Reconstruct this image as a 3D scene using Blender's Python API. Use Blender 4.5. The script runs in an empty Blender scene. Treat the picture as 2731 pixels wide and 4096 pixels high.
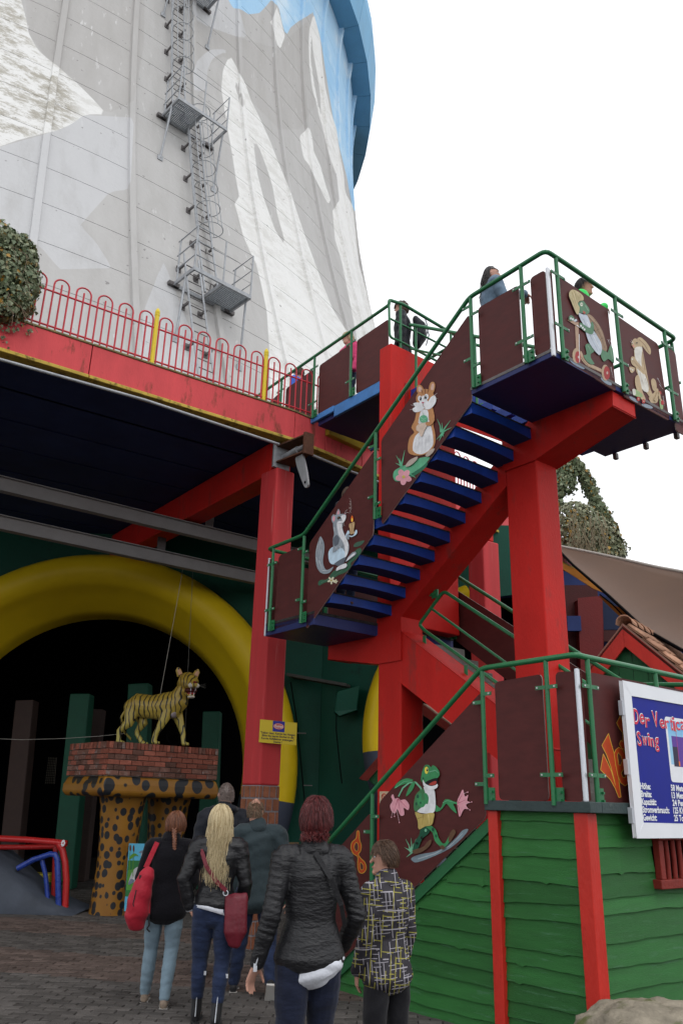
import bpy, math, random
import numpy as np
from mathutils import Vector, Matrix
from mathutils.geometry import tessellate_polygon

random.seed(7)
RNG = np.random.default_rng(5)
SC = bpy.context.scene
COL = SC.collection

# ---------------------------------------------------------------- camera
CAMZ = 1.70
PITCH, ROLL = math.radians(19.8), math.radians(1.5)
FPX, CX, CY = 3260.0, 1365.5, 2048.0
CAM = np.array([0, 0, CAMZ])
_f = np.array([0, math.cos(PITCH), math.sin(PITCH)])
_r = np.array([1.0, 0, 0])
_u = np.cross(_r, _f)
_R = _r * math.cos(ROLL) + _u * math.sin(ROLL)
_U = -_r * math.sin(ROLL) + _u * math.cos(ROLL)
cd = bpy.data.cameras.new('camera')
cam = bpy.data.objects.new('camera', cd)
COL.objects.link(cam)
cam.matrix_world = Matrix(((_R[0], _U[0], -_f[0], 0), (_R[1], _U[1], -_f[1], 0), (_R[2], _U[2], -_f[2], CAMZ), (0, 0, 0, 1)))
cd.sensor_fit = 'HORIZONTAL'
cd.sensor_width = 36.0
cd.lens = 36.0 * FPX / 2731.0
cd.clip_start = 0.05
cd.clip_end = 2000
SC.camera = cam

# ---------------------------------------------------------------- sky, sun, exposure
SUN_EL, SUN_AZ = 52.0, 150.0          # azimuth from +Y clockwise: behind the right shoulder
w = bpy.data.worlds.new('World')
SC.world = w
w.use_nodes = True
nt = w.node_tree
nt.nodes.clear()
out = nt.nodes.new('ShaderNodeOutputWorld')
bg = nt.nodes.new('ShaderNodeBackground')
sky = nt.nodes.new('ShaderNodeTexSky')
sky.sky_type = 'NISHITA'
sky.sun_disc = False
sky.sun_elevation = math.radians(SUN_EL)
sky.sun_rotation = math.radians(SUN_AZ)
mixc = nt.nodes.new('ShaderNodeMix')
mixc.data_type = 'RGBA'
mixc.inputs[0].default_value = 0.93    # a closed cloud deck over the blue
mixc.inputs[7].default_value = (9.2, 9.3, 9.5, 1)
nt.links.new(sky.outputs[0], mixc.inputs[6])
nt.links.new(mixc.outputs[2], bg.inputs[0])
bg.inputs[1].default_value = 0.15
nt.links.new(bg.outputs[0], out.inputs[0])
sl = bpy.data.lights.new('sun', 'SUN')
sl.energy = 0.6
sl.angle = math.radians(24)
sl.color = (1.0, 0.97, 0.93)
so = bpy.data.objects.new('sun', sl)
COL.objects.link(so)
_sd = Vector((math.sin(math.radians(SUN_AZ)) * math.cos(math.radians(SUN_EL)), math.cos(math.radians(SUN_AZ)) * math.cos(math.radians(SUN_EL)), math.sin(math.radians(SUN_EL))))
so.rotation_euler = _sd.to_track_quat('Z', 'Y').to_euler()
SC.view_settings.view_transform = 'Standard'
SC.view_settings.look = 'None'
SC.view_settings.exposure = 0.0
SC.view_settings.gamma = 1.0
SC.view_settings.use_curve_mapping = False
SC.cycles.max_bounces = 6
SC.cycles.diffuse_bounces = 3
SC.cycles.glossy_bounces = 3
SC.cycles.transparent_max_bounces = 6

# ---------------------------------------------------------------- measuring helpers (photo pixel -> place)
def ray(x, y):
    return _f + _R * (x - CX) / FPX - _U * (y - CY) / FPX
def onz(x, y, z):
    d = ray(x, y); return CAM + d * (z - CAM[2]) / d[2]
def onp(x, y, P, n):
    d = ray(x, y); P = np.array(P, float); n = np.array(n, float)
    return CAM + d * ((P - CAM) @ n) / (d @ n)
def fy(x, y, Y):
    d = ray(x, y); return CAM + d * Y / d[1]
def vert(x, y, P):
    P = np.array(P, float); d = ray(x, y); n = np.array([d[0], d[1]])
    return np.array([P[0], P[1], CAM[2] + d[2] * ((P[:2] - CAM[:2]) @ n) / (n @ n)])
def proj(P):
    v = np.atleast_2d(np.array(P, float)) - CAM
    wv = v @ _f
    return np.stack([CX + FPX * (v @ _R) / wv, CY - FPX * (v @ _U) / wv], -1)
# the staircase has its own axes: s runs back-left along the flights, t runs back-right
_aA = math.radians(38.5)
SA = np.array([-math.sin(_aA), math.cos(_aA), 0])
SB = np.array([math.cos(_aA), math.sin(_aA), 0])
SO = np.array([1.95, 6.68, 0])
ZZ = np.array([0, 0, 1.0])
def L(s, t, z):
    return SO + SA * s + SB * t + ZZ * z
def TT(x, y, t=0.0):
    P = onp(x, y, SO + SB * t, SB); d = P - SO
    return (d @ SA, P[2])
def SS(x, y, s=0.0):
    P = onp(x, y, SO + SA * s, SA); d = P - SO
    return (d @ SB, P[2])

# ---------------------------------------------------------------- materials
MATS = {}
def mat(name, col, rough=0.6, var=0.12, vs=2.5, bump=0.08, bs=35.0, spec=0.35, metal=0.0, dirt=None, ov=0.0, stretch=None, coat=0.0, sheen=0.0):
    """dirt=(colour, threshold 0..1, scale); stretch=(x,y,z) scale of the noises; ov=variation between objects"""
    if name in MATS: return MATS[name]
    m = bpy.data.materials.new(name); m.use_nodes = True
    n = m.node_tree.nodes; l = m.node_tree.links
    b = n['Principled BSDF']
    tc = n.new('ShaderNodeTexCoord'); mp = n.new('ShaderNodeMapping')
    l.new(tc.outputs['Object'], mp.inputs[0])
    if stretch: mp.inputs['Scale'].default_value = stretch
    no = n.new('ShaderNodeTexNoise'); no.inputs['Scale'].default_value = vs; no.inputs['Detail'].default_value = 6; no.inputs['Roughness'].default_value = 0.65
    l.new(mp.outputs[0], no.inputs['Vector'])
    hsv = n.new('ShaderNodeHueSaturation'); hsv.inputs['Color'].default_value = (*col, 1)
    mr = n.new('ShaderNodeMapRange'); mr.inputs[1].default_value = 0.3; mr.inputs[2].default_value = 0.7
    mr.inputs[3].default_value = 1 - var; mr.inputs[4].default_value = 1 + var
    l.new(no.outputs[0], mr.inputs[0])
    last = mr.outputs[0]
    if ov:
        oi = n.new('ShaderNodeObjectInfo'); m2 = n.new('ShaderNodeMapRange')
        m2.inputs[3].default_value = 1 - ov; m2.inputs[4].default_value = 1 + ov
        l.new(oi.outputs['Random'], m2.inputs[0])
        mu = n.new('ShaderNodeMath'); mu.operation = 'MULTIPLY'
        l.new(last, mu.inputs[0]); l.new(m2.outputs[0], mu.inputs[1]); last = mu.outputs[0]
    l.new(last, hsv.inputs['Value'])
    c = hsv.outputs[0]
    if dirt:
        dc, th, ds = dirt
        n2 = n.new('ShaderNodeTexNoise'); n2.inputs['Scale'].default_value = ds; n2.inputs['Detail'].default_value = 8; n2.inputs['Roughness'].default_value = 0.7
        l.new(mp.outputs[0], n2.inputs['Vector'])
        r2 = n.new('ShaderNodeMapRange'); r2.inputs[1].default_value = th; r2.inputs[2].default_value = th + 0.14
        l.new(n2.outputs[0], r2.inputs[0])
        mx = n.new('ShaderNodeMix'); mx.data_type = 'RGBA'; mx.inputs[7].default_value = (*dc, 1)
        l.new(r2.outputs[0], mx.inputs[0]); l.new(c, mx.inputs[6]); c = mx.outputs[2]
    l.new(c, b.inputs['Base Color'])
    rr = n.new('ShaderNodeMapRange'); rr.inputs[3].default_value = max(0.05, rough - 0.1); rr.inputs[4].default_value = min(1, rough + 0.1)
    l.new(no.outputs[0], rr.inputs[0]); l.new(rr.outputs[0], b.inputs['Roughness'])
    b.inputs['Specular IOR Level'].default_value = spec * 0.7
    b.inputs['Metallic'].default_value = metal
    b.inputs['Coat Weight'].default_value = coat
    b.inputs['Sheen Weight'].default_value = sheen
    if bump:
        nb = n.new('ShaderNodeTexNoise'); nb.inputs['Scale'].default_value = bs; nb.inputs['Detail'].default_value = 5
        l.new(mp.outputs[0], nb.inputs['Vector'])
        bp = n.new('ShaderNodeBump'); bp.inputs['Strength'].default_value = min(1, bump * 3); bp.inputs['Distance'].default_value = 0.02
        l.new(nb.outputs[0], bp.inputs['Height']); l.new(bp.outputs[0], b.inputs['Normal'])
    MATS[name] = m
    return m

RED = mat('red_paint', (0.50, 0.018, 0.014), 0.5, 0.17, 1.3, 0.06, 45, 0.18, dirt=((0.29, 0.030, 0.025), 0.55, 2.6), stretch=(1.5, 1.5, 0.5))
REDOLD = mat('weathered_pink_red_paint', (0.48, 0.038, 0.042), 0.55, 0.12, 1.0, 0.05, 40, 0.3, dirt=((0.62, 0.24, 0.22), 0.60, 2.6), stretch=(7, 7, 0.25))
FASCIA = mat('fascia_red_paint', (0.60, 0.075, 0.082), 0.6, 0.14, 0.9, 0.05, 30, 0.25, dirt=((0.17, 0.05, 0.03), 0.56, 2.4), stretch=(2.6, 2.6, 0.8))
FASCIA_TRIM = mat('mossy_yellow_trim', (0.50, 0.36, 0.07), 0.7, 0.2, 2, 0.05, 40, 0.2, dirt=((0.10, 0.07, 0.03), 0.52, 9))
MOSS = mat('moss_edge', (0.22, 0.19, 0.09), 0.9, 0.35, 5, 0.3, 60, 0.1)
NAVY = mat('navy_paint', (0.022, 0.030, 0.12), 0.45, 0.15, 2, 0.03, 30, 0.3)
NAVYSOF = mat('navy_soffit_paint', (0.028, 0.042, 0.125), 0.7, 0.25, 1, 0.03, 30, 0.15)
BLUEST = mat('blue_steel_paint', (0.008, 0.042, 0.26), 0.4, 0.25, 4, 0.04, 60, 0.4, dirt=((0.05, 0.04, 0.03), 0.66, 11))
BLUEBEAM = mat('bright_blue_beam_paint', (0.05, 0.20, 0.50), 0.45, 0.2, 4, 0.04, 60, 0.4, dirt=((0.25, 0.22, 0.14), 0.62, 9))
TREADEDGE = mat('worn_tread_edge', (0.035, 0.035, 0.035), 0.8, 0.5, 12, 0.2, 60, 0.2, dirt=((0.16, 0.12, 0.05), 0.6, 30))
GRN = mat('green_rail_paint', (0.018, 0.15, 0.055), 0.30, 0.12, 6, 0.02, 60, 0.55)
GRNDK = mat('dark_green_wall_paint', (0.003, 0.060, 0.038), 0.55, 0.25, 0.6, 0.05, 25, 0.3, dirt=((0.006, 0.012, 0.010), 0.60, 1.4))
PANEL = mat('brown_laminate_panel', (0.085, 0.022, 0.021), 0.5, 0.16, 5, 0.015, 120, 0.22, stretch=(1, 1, 3))
PANELE = mat('panel_edge', (0.30, 0.24, 0.22), 0.6, 0.1)
ALU = mat('aluminium_strip', (0.62, 0.65, 0.70), 0.35, 0.06, 8, 0.01, 60, 0.5, metal=0.35)
GALV = mat('galvanised_steel', (0.34, 0.355, 0.375), 0.5, 0.22, 9, 0.03, 60, 0.5, metal=0.3)
GALVDK = mat('dark_steel', (0.14, 0.13, 0.13), 0.6, 0.2, 9, 0.05, 60, 0.4, metal=0.2)
RUST = mat('rusty_steel', (0.10, 0.045, 0.028), 0.75, 0.35, 9, 0.1, 60, 0.3, metal=0.1)
STEELGREY = mat('grey_beam_paint', (0.26, 0.25, 0.25), 0.6, 0.1, 3, 0.02, 60, 0.3)
FENCERED = mat('fence_red_paint', (0.52, 0.035, 0.05), 0.4, 0.1, 8, 0.02, 60, 0.4)
YEL = mat('yellow_paint', (0.72, 0.55, 0.03), 0.4, 0.08, 5, 0.02, 60, 0.4)
YELRING = mat('yellow_ring_paint', (0.74, 0.52, 0.012), 0.42, 0.06, 1.2, 0.015, 30, 0.35)
SLATE = mat('slate_blue_paint', (0.055, 0.065, 0.095), 0.6, 0.12, 2, 0.03, 30, 0.3)
CONC = mat('stair_concrete', (0.20, 0.195, 0.18), 0.85, 0.2, 9, 0.12, 50, 0.2)
PLANK = mat('green_plank_paint', (0.026, 0.130, 0.030), 0.5, 0.14, 3.0, 0.10, 45, 0.35, dirt=((0.06, 0.17, 0.08), 0.57, 4), ov=0.22, stretch=(.8, .8, 8))
TRIMG = mat('green_trim_paint', (0.025, 0.13, 0.05), 0.5, 0.14, 3, 0.06, 45, 0.3)
TRIMDK = mat('dark_green_grey_trim', (0.035, 0.055, 0.055), 0.45, 0.2, 5, 0.06, 45, 0.4, dirt=((0.16, 0.17, 0.16), 0.64, 14))
POSTRED = mat('post_red_paint', (0.52, 0.028, 0.018), 0.4, 0.14, 4, 0.06, 45, 0.4, dirt=((0.20, 0.02, 0.015), 0.62, 7), stretch=(1, 1, .4))
WINRED = mat('window_red_paint', (0.20, 0.025, 0.018), 0.55, 0.2, 6, 0.08, 45, 0.3)
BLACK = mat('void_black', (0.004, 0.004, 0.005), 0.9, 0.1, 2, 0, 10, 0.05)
WHITE = mat('white_frame_paint', (0.78, 0.80, 0.84), 0.35, 0.03, 3, 0.01, 40, 0.4)
ROPE = mat('pale_cord', (0.42, 0.40, 0.36), 0.8, 0.1)
FLATS = {}
def flat(col, rough=0.5, var=0.05):
    k = (round(col[0], 3), round(col[1], 3), round(col[2], 3), rough)
    if k not in FLATS:
        FLATS[k] = mat('paint_%d' % (len(FLATS) + 1), col, rough, var, 14, 0.0, 40, 0.3)
    return FLATS[k]

# ---------------------------------------------------------------- mesh builder
WLOC = {}
def wl(o):
    return WLOC.get(o.name, np.zeros(3)) if o is not None else np.zeros(3)

def frames(P):
    P = np.array(P, float); n = len(P)
    T = np.zeros_like(P); T[:-1] = P[1:] - P[:-1]; T[-1] = T[-2]
    T[1:-1] = (P[1:-1] - P[:-2]) / (np.linalg.norm(P[1:-1] - P[:-2], axis=1)[:, None] + 1e-9) + (P[2:] - P[1:-1]) / (np.linalg.norm(P[2:] - P[1:-1], axis=1)[:, None] + 1e-9)
    T /= np.linalg.norm(T, axis=1)[:, None] + 1e-9
    ref = np.array([0, 0, 1.0]) if abs(T[0][2]) < 0.9 else np.array([1.0, 0, 0])
    N = []
    x = np.cross(ref, T[0]); x /= np.linalg.norm(x)
    for i in range(n):
        x = x - T[i] * (x @ T[i]); x /= np.linalg.norm(x) + 1e-9
        N.append((x.copy(), np.cross(T[i], x)))
    return P, T, N

class MB:
    def __init__(self):
        self.v = []; self.f = []; self.m = []; self.sm = []
    def add(self, vs, fs, m=0, smooth=False):
        o = len(self.v)
        self.v.extend([tuple(map(float, p)) for p in vs])
        for f in fs:
            self.f.append(tuple(i + o for i in f)); self.m.append(m); self.sm.append(smooth)
        return self
    def hexa(self, p, m=0):
        """p: 4 bottom + 4 top corners, counter-clockwise seen from above"""
        return self.add(p, [(3, 2, 1, 0), (4, 5, 6, 7), (0, 1, 5, 4), (1, 2, 6, 5), (2, 3, 7, 6), (3, 0, 4, 7)], m)
    def box(self, c, size, ax=(1, 0, 0), ay=(0, 1, 0), az=(0, 0, 1), m=0):
        c = np.array(c, float); ax = np.array(ax, float) * size[0] / 2; ay = np.array(ay, float) * size[1] / 2; az = np.array(az, float) * size[2] / 2
        return self.hexa([c - ax - ay - az, c + ax - ay - az, c + ax + ay - az, c - ax + ay - az, c - ax - ay + az, c + ax - ay + az, c + ax + ay + az, c - ax + ay + az], m)
    def lbox(self, s0, s1, t0, t1, z0, z1, m=0):
        return self.hexa([L(s1, t0, z0), L(s0, t0, z0), L(s0, t1, z0), L(s1, t1, z0), L(s1, t0, z1), L(s0, t0, z1), L(s0, t1, z1), L(s1, t1, z1)], m)
    def prism(self, poly, off, m=0):
        """polygon (3-D points) extruded by off"""
        poly = [np.array(p, float) for p in poly]; off = np.array(off, float); n = len(poly)
        tris = tessellate_polygon([[Vector(p) for p in poly]])
        vs = poly + [p + off for p in poly]
        fs = [tuple(t) for t in tris] + [tuple(i + n for i in reversed(t)) for t in tris]
        fs += [(i, (i + 1) % n, (i + 1) % n + n, i + n) for i in range(n)]
        return self.add(vs, fs, m)
    def poly(self, poly, m=0):
        tris = tessellate_polygon([[Vector(p) for p in poly]])
        return self.add(poly, [tuple(t) for t in tris], m)
    def tube(self, P, r, n=8, m=0, closed=False, caps=True):
        P, T, N = frames(P)
        if not hasattr(r, '__len__'): r = [r] * len(P)
        vs = []
        for i in range(len(P)):
            for k in range(n):
                a = 2 * math.pi * k / n
                vs.append(P[i] + (N[i][0] * math.cos(a) + N[i][1] * math.sin(a)) * r[i])
        fs = []
        for i in range(len(P) - 1):
            for k in range(n):
                fs.append((i * n + k, i * n + (k + 1) % n, (i + 1) * n + (k + 1) % n, (i + 1) * n + k))
        self.add(vs, fs, m, True)
        if caps and not closed:
            self.add(vs[:n], [tuple(reversed(range(n)))], m); self.add(vs[-n:], [tuple(range(n))], m)
        return self
    def ring(self, c, e1, e2, R, r, n1=24, n2=8, m=0, a0=0, a1=2 * math.pi):
        c = np.array(c, float)
        P = [c + (np.array(e1) * math.cos(a) + np.array(e2) * math.sin(a)) * R for a in np.linspace(a0, a1, n1 + 1)]
        return self.tube(P, r, n2, m)
    def ellipsoid(self, c, rx, ry, rz, n=12, m=0):
        c = np.array(c, float); vs = []; fs = []
        for i in range(n + 1):
            th = math.pi * i / n
            for k in range(n * 2):
                ph = math.pi * k / n
                vs.append(c + np.array([rx * math.sin(th) * math.cos(ph), ry * math.sin(th) * math.sin(ph), rz * math.cos(th)]))
        q = n * 2
        for i in range(n):
            for k in range(q):
                fs.append((i * q + k, (i + 1) * q + k, (i + 1) * q + (k + 1) % q, i * q + (k + 1) % q))
        return self.add(vs, fs, m, True)
    def build(self, name, mats, parent=None, bevel=0.0, attrs=None, solid=None):
        if not isinstance(mats, (list, tuple)): mats = [mats]
        me = bpy.data.meshes.new(name)
        v = np.array(self.v) - wl(parent)
        me.from_pydata([tuple(p) for p in v], [], self.f)
        for mm in mats: me.materials.append(mm)
        me.polygons.foreach_set('material_index', self.m)
        me.polygons.foreach_set('use_smooth', self.sm)
        if attrs:
            for k, arr in attrs.items():
                a = me.attributes.new(k, 'FLOAT', 'POINT'); a.data.foreach_set('value', np.asarray(arr, np.float32))
        me.update()
        o = bpy.data.objects.new(name, me); COL.objects.link(o)
        if parent is not None:
            o.parent = parent
            WLOC[o.name] = wl(parent)
        else:
            WLOC[o.name] = np.zeros(3)
        if bevel:
            b = o.modifiers.new('bevel', 'BEVEL'); b.width = bevel; b.segments = 2; b.limit_method = 'ANGLE'; b.angle_limit = math.radians(40)
        return o

def thing(name, label, cat, loc=(0, 0, 0), group=None):
    o = bpy.data.objects.new(name, None); COL.objects.link(o)
    o.empty_display_size = 0.1
    o.location = tuple(map(float, loc)); o['label'] = label; o['category'] = cat
    if group: o['group'] = group
    WLOC[o.name] = np.array(loc, float)
    return o
def tag(o, label, cat, group=None, kind=None):
    if label: o['label'] = label
    if cat: o['category'] = cat
    if group: o['group'] = group
    if kind: o['kind'] = kind
    return o
def struct(o):
    o['kind'] = 'structure'; return o

def smooth_poly(pts, k=4):
    """closed Catmull-Rom through the given outline"""
    p = np.array(pts, float); n = len(p); out = []
    for i in range(n):
        p0, p1, p2, p3 = p[(i - 1) % n], p[i], p[(i + 1) % n], p[(i + 2) % n]
        for j in range(k):
            t = j / k
            out.append(0.5 * ((2 * p1) + (-p0 + p2) * t + (2 * p0 - 5 * p1 + 4 * p2 - p3) * t * t + (-p0 + 3 * p1 - 3 * p2 + p3) * t ** 3))
    return out

def text_mesh(txt, size, font_shear=0.0, ext=0.0, bold=0.0):
    cu = bpy.data.curves.new('t', 'FONT'); cu.body = txt; cu.size = size; cu.shear = font_shear; cu.extrude = ext; cu.offset = bold; cu.resolution_u = 3
    o = bpy.data.objects.new('t', cu); COL.objects.link(o)
    dg = bpy.context.evaluated_depsgraph_get(); dg.update()
    me = bpy.data.meshes.new_from_object(o.evaluated_get(dg))
    v = np.array([x.co[:] for x in me.vertices]).reshape(-1, 3); f = [tuple(p.vertices) for p in me.polygons]
    bpy.data.objects.remove(o); bpy.data.curves.remove(cu); bpy.data.meshes.remove(me)
    return v, f
def add_text(mb, txt, size, o, ex, ey, m=0, width=None, bold=0.0, lift=0.0):
    """text laid on the plane o + x*ex + y*ey; width squeezes it to that length"""
    v, f = text_mesh(txt, size, bold=bold)
    if len(v) == 0: return
    ex = np.array(ex, float); ey = np.array(ey, float); n = np.cross(ex, ey)
    k = 1.0
    if width: k = width / (v[:, 0].max() - v[:, 0].min())
    x0 = v[:, 0].min()
    P = np.array(o) + np.outer((v[:, 0] - x0) * k, ex) + np.outer(v[:, 1], ey) + n * lift
    mb.add(P, f, m)
# ================================================================ COOLING TOWER
TW = (-19.29, 35.04, 37.51, 20.33, 19.31, 35.08, 33.06)
TC = np.array([TW[0], TW[1]])
def trad(z): return TW[4] * np.sqrt(1 + ((z - TW[5]) / TW[6]) ** 2)
def tpos(az, z, off=0.0):
    r = trad(z) + off; a = np.radians(az)
    return np.stack([TC[0] + r * np.cos(a), TC[1] + r * np.sin(a), np.broadcast_to(z, np.shape(r * np.cos(a)))], -1)
_ts = np.linspace(5, 90, 1800)
def thit(x, y):
    d = ray(x, y); d = d / np.hypot(d[0], d[1]); P = CAM[:, None] + d[:, None] * _ts
    g = np.hypot(P[0] - TC[0], P[1] - TC[1]) - trad(P[2]); i = np.where(g < 0)[0]
    i = i[0] if len(i) else g.argmin()
    h = P[:, i]
    return math.degrees(math.atan2(h[1] - TC[1], h[0] - TC[0])), h[2]
K1 = 1 / 1.0453
def R1(pts): return np.array(pts, float) * K1
def Z6(pts): return np.array(pts, float) / 2.24
def Z7(pts): return np.array(pts, float) / 1.742 + np.array([600, 0])
def sdf(P, poly):
    poly = np.array(poly, float); d = np.full(len(P), 1e9); ins = np.zeros(len(P), bool)
    for i in range(len(poly)):
        a = poly[i]; b = poly[(i + 1) % len(poly)]; e = b - a; q = P - a
        t = np.clip((q @ e) / (e @ e + 1e-9), 0, 1)
        d = np.minimum(d, np.hypot(*(q - t[:, None] * e).T))
        c = ((a[1] <= P[:, 1]) & (b[1] > P[:, 1])) | ((b[1] <= P[:, 1]) & (a[1] > P[:, 1]))
        with np.errstate(divide='ignore', invalid='ignore'):
            xx = a[0] + (P[:, 1] - a[1]) * e[0] / (e[1] if e[1] else 1e-9)
        ins ^= c & (P[:, 0] < xx)
    return np.where(ins, d, -d)
MUR = {
 'old': [Z6([(170, -400), (190, 0), (215, 90), (240, 190), (255, 290), (330, 430), (400, 500), (520, 590), (590, 655), (650, 800), (680, 1000), (620, 1120), (0, 1310), (-900, 1500), (-900, -400)])],
 'sky': [R1([(930, -400), (955, 0), (975, 32), (1005, 35), (1040, 58), (1085, 52), (1115, 20), (1135, -5), (1145, 8), (1165, 25), (1178, 90), (1195, 150), (1215, 112), (1250, 85), (1285, 65), (1307, 48), (1320, 90), (1335, 140), (1345, 190), (1360, 290), (1390, 480), (1420, 620), (1450, 740), (1475, 880), (1900, 900), (1900, -400)])],
 'snow': [
  Z6([(170, -400), (190, 0), (215, 90), (240, 190), (255, 290), (330, 430), (400, 500), (520, 590), (590, 655), (700, 750), (830, 880), (960, 1025), (870, 1020), (755, 1022), (690, 1075), (620, 1120), (500, 1170), (430, 1185), (300, 1215), (150, 1255), (0, 1310), (-900, 1500), (-900, -400)]),
  R1([(960, 228), (985, 270), (1010, 320), (1025, 345), (1050, 420), (1090, 500), (1130, 590), (1165, 680), (1215, 800), (1240, 880), (1270, 970), (1310, 1080), (1350, 1190), (1390, 1290), (1440, 1370), (1480, 1420), (1540, 1700), (1130, 1700), (1125, 1450), (1115, 1300), (1090, 1180), (1070, 1100), (1040, 1040), (1015, 980), (995, 900), (980, 850), (1000, 820), (985, 740), (970, 640), (955, 560), (945, 500), (925, 370), (932, 290)]),
  Z7([(870, 20), (890, 50), (915, 150), (940, 250), (920, 300), (912, 335), (895, 330), (870, 260), (860, 190), (835, 150), (855, 130), (880, 50)]),
  Z7([(1140, 85), (1165, 180), (1190, 290), (1200, 420), (1220, 600), (1260, 780), (1300, 900), (1320, 1050), (1350, 1220), (1370, 1500), (1330, 1500), (1300, 1220), (1260, 1120), (1225, 990), (1195, 860), (1175, 800), (1160, 720), (1130, 620), (1110, 450), (1105, 300), (1110, 200)]),
  Z7([(1105, 870), (1130, 950), (1140, 1050), (1190, 1160), (1215, 1260), (1260, 1400), (1240, 1420), (1180, 1300), (1130, 1200), (1110, 1150), (1070, 1100), (1040, 945), (1085, 905)]),
  R1([(1390, 880), (1440, 800), (1475, 860), (1500, 1100), (1560, 1320), (1620, 1500), (1500, 1460), (1470, 1300), (1430, 1100), (1400, 1000)])],
 'hole': [
  R1([(1055, 570), (1085, 620), (1115, 700), (1140, 780), (1160, 900), (1200, 1040), (1150, 960), (1100, 820), (1075, 720), (1065, 640)]),
  Z7([(1125, 240), (1140, 380), (1165, 520), (1185, 650), (1192, 805), (1170, 720), (1140, 560), (1120, 400)]),
  Z7([(580, 540), (620, 600), (650, 680), (655, 770), (620, 700), (600, 620)])],
 'pale': [
  Z7([(290, 10), (480, -200), (560, 20), (620, 60), (640, 130), (675, 260), (600, 250), (400, 180), (320, 130)]),
  R1([(-400, 700), (0, 612), (200, 556), (300, 510), (350, 478), (560, 490), (545, 790), (460, 800), (360, 912), (335, 942), (400, 1010), (470, 1120), (250, 1125), (160, 1020), (110, 1000), (-400, 1000)]),
  R1([(680, 1090), (640, 1200), (600, 1300), (560, 1700), (930, 1700), (760, 1290), (700, 1130)]),
  Z7([(430, 340), (380, 370), (320, 430), (300, 520), (310, 640), (390, 620), (400, 480), (440, 400), (520, 360), (555, 375), (520, 340)])],
 'dim': [Z6([(960, -400), (1300, -400), (1290, 400), (1200, 900), (960, 1020), (700, 750), (400, 500), (255, 290), (190, -400)]),
  Z7([(300, 130), (600, 250), (880, 330), (1030, 200), (1110, 130), (1110, 450), (1160, 720), (1040, 900), (900, 900), (700, 700), (520, 380), (340, 500)])],
}
def mural(P):
    px = proj(P); o = {}
    for k, polys in MUR.items():
        o[k] = np.clip(np.max([sdf(px, p) for p in polys], axis=0), -60, 60)
    o['snow'] = np.minimum(o['snow'], -o.pop('hole'))
    # streak of sky that fades to white haze to the right of the ridge
    return o
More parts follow.
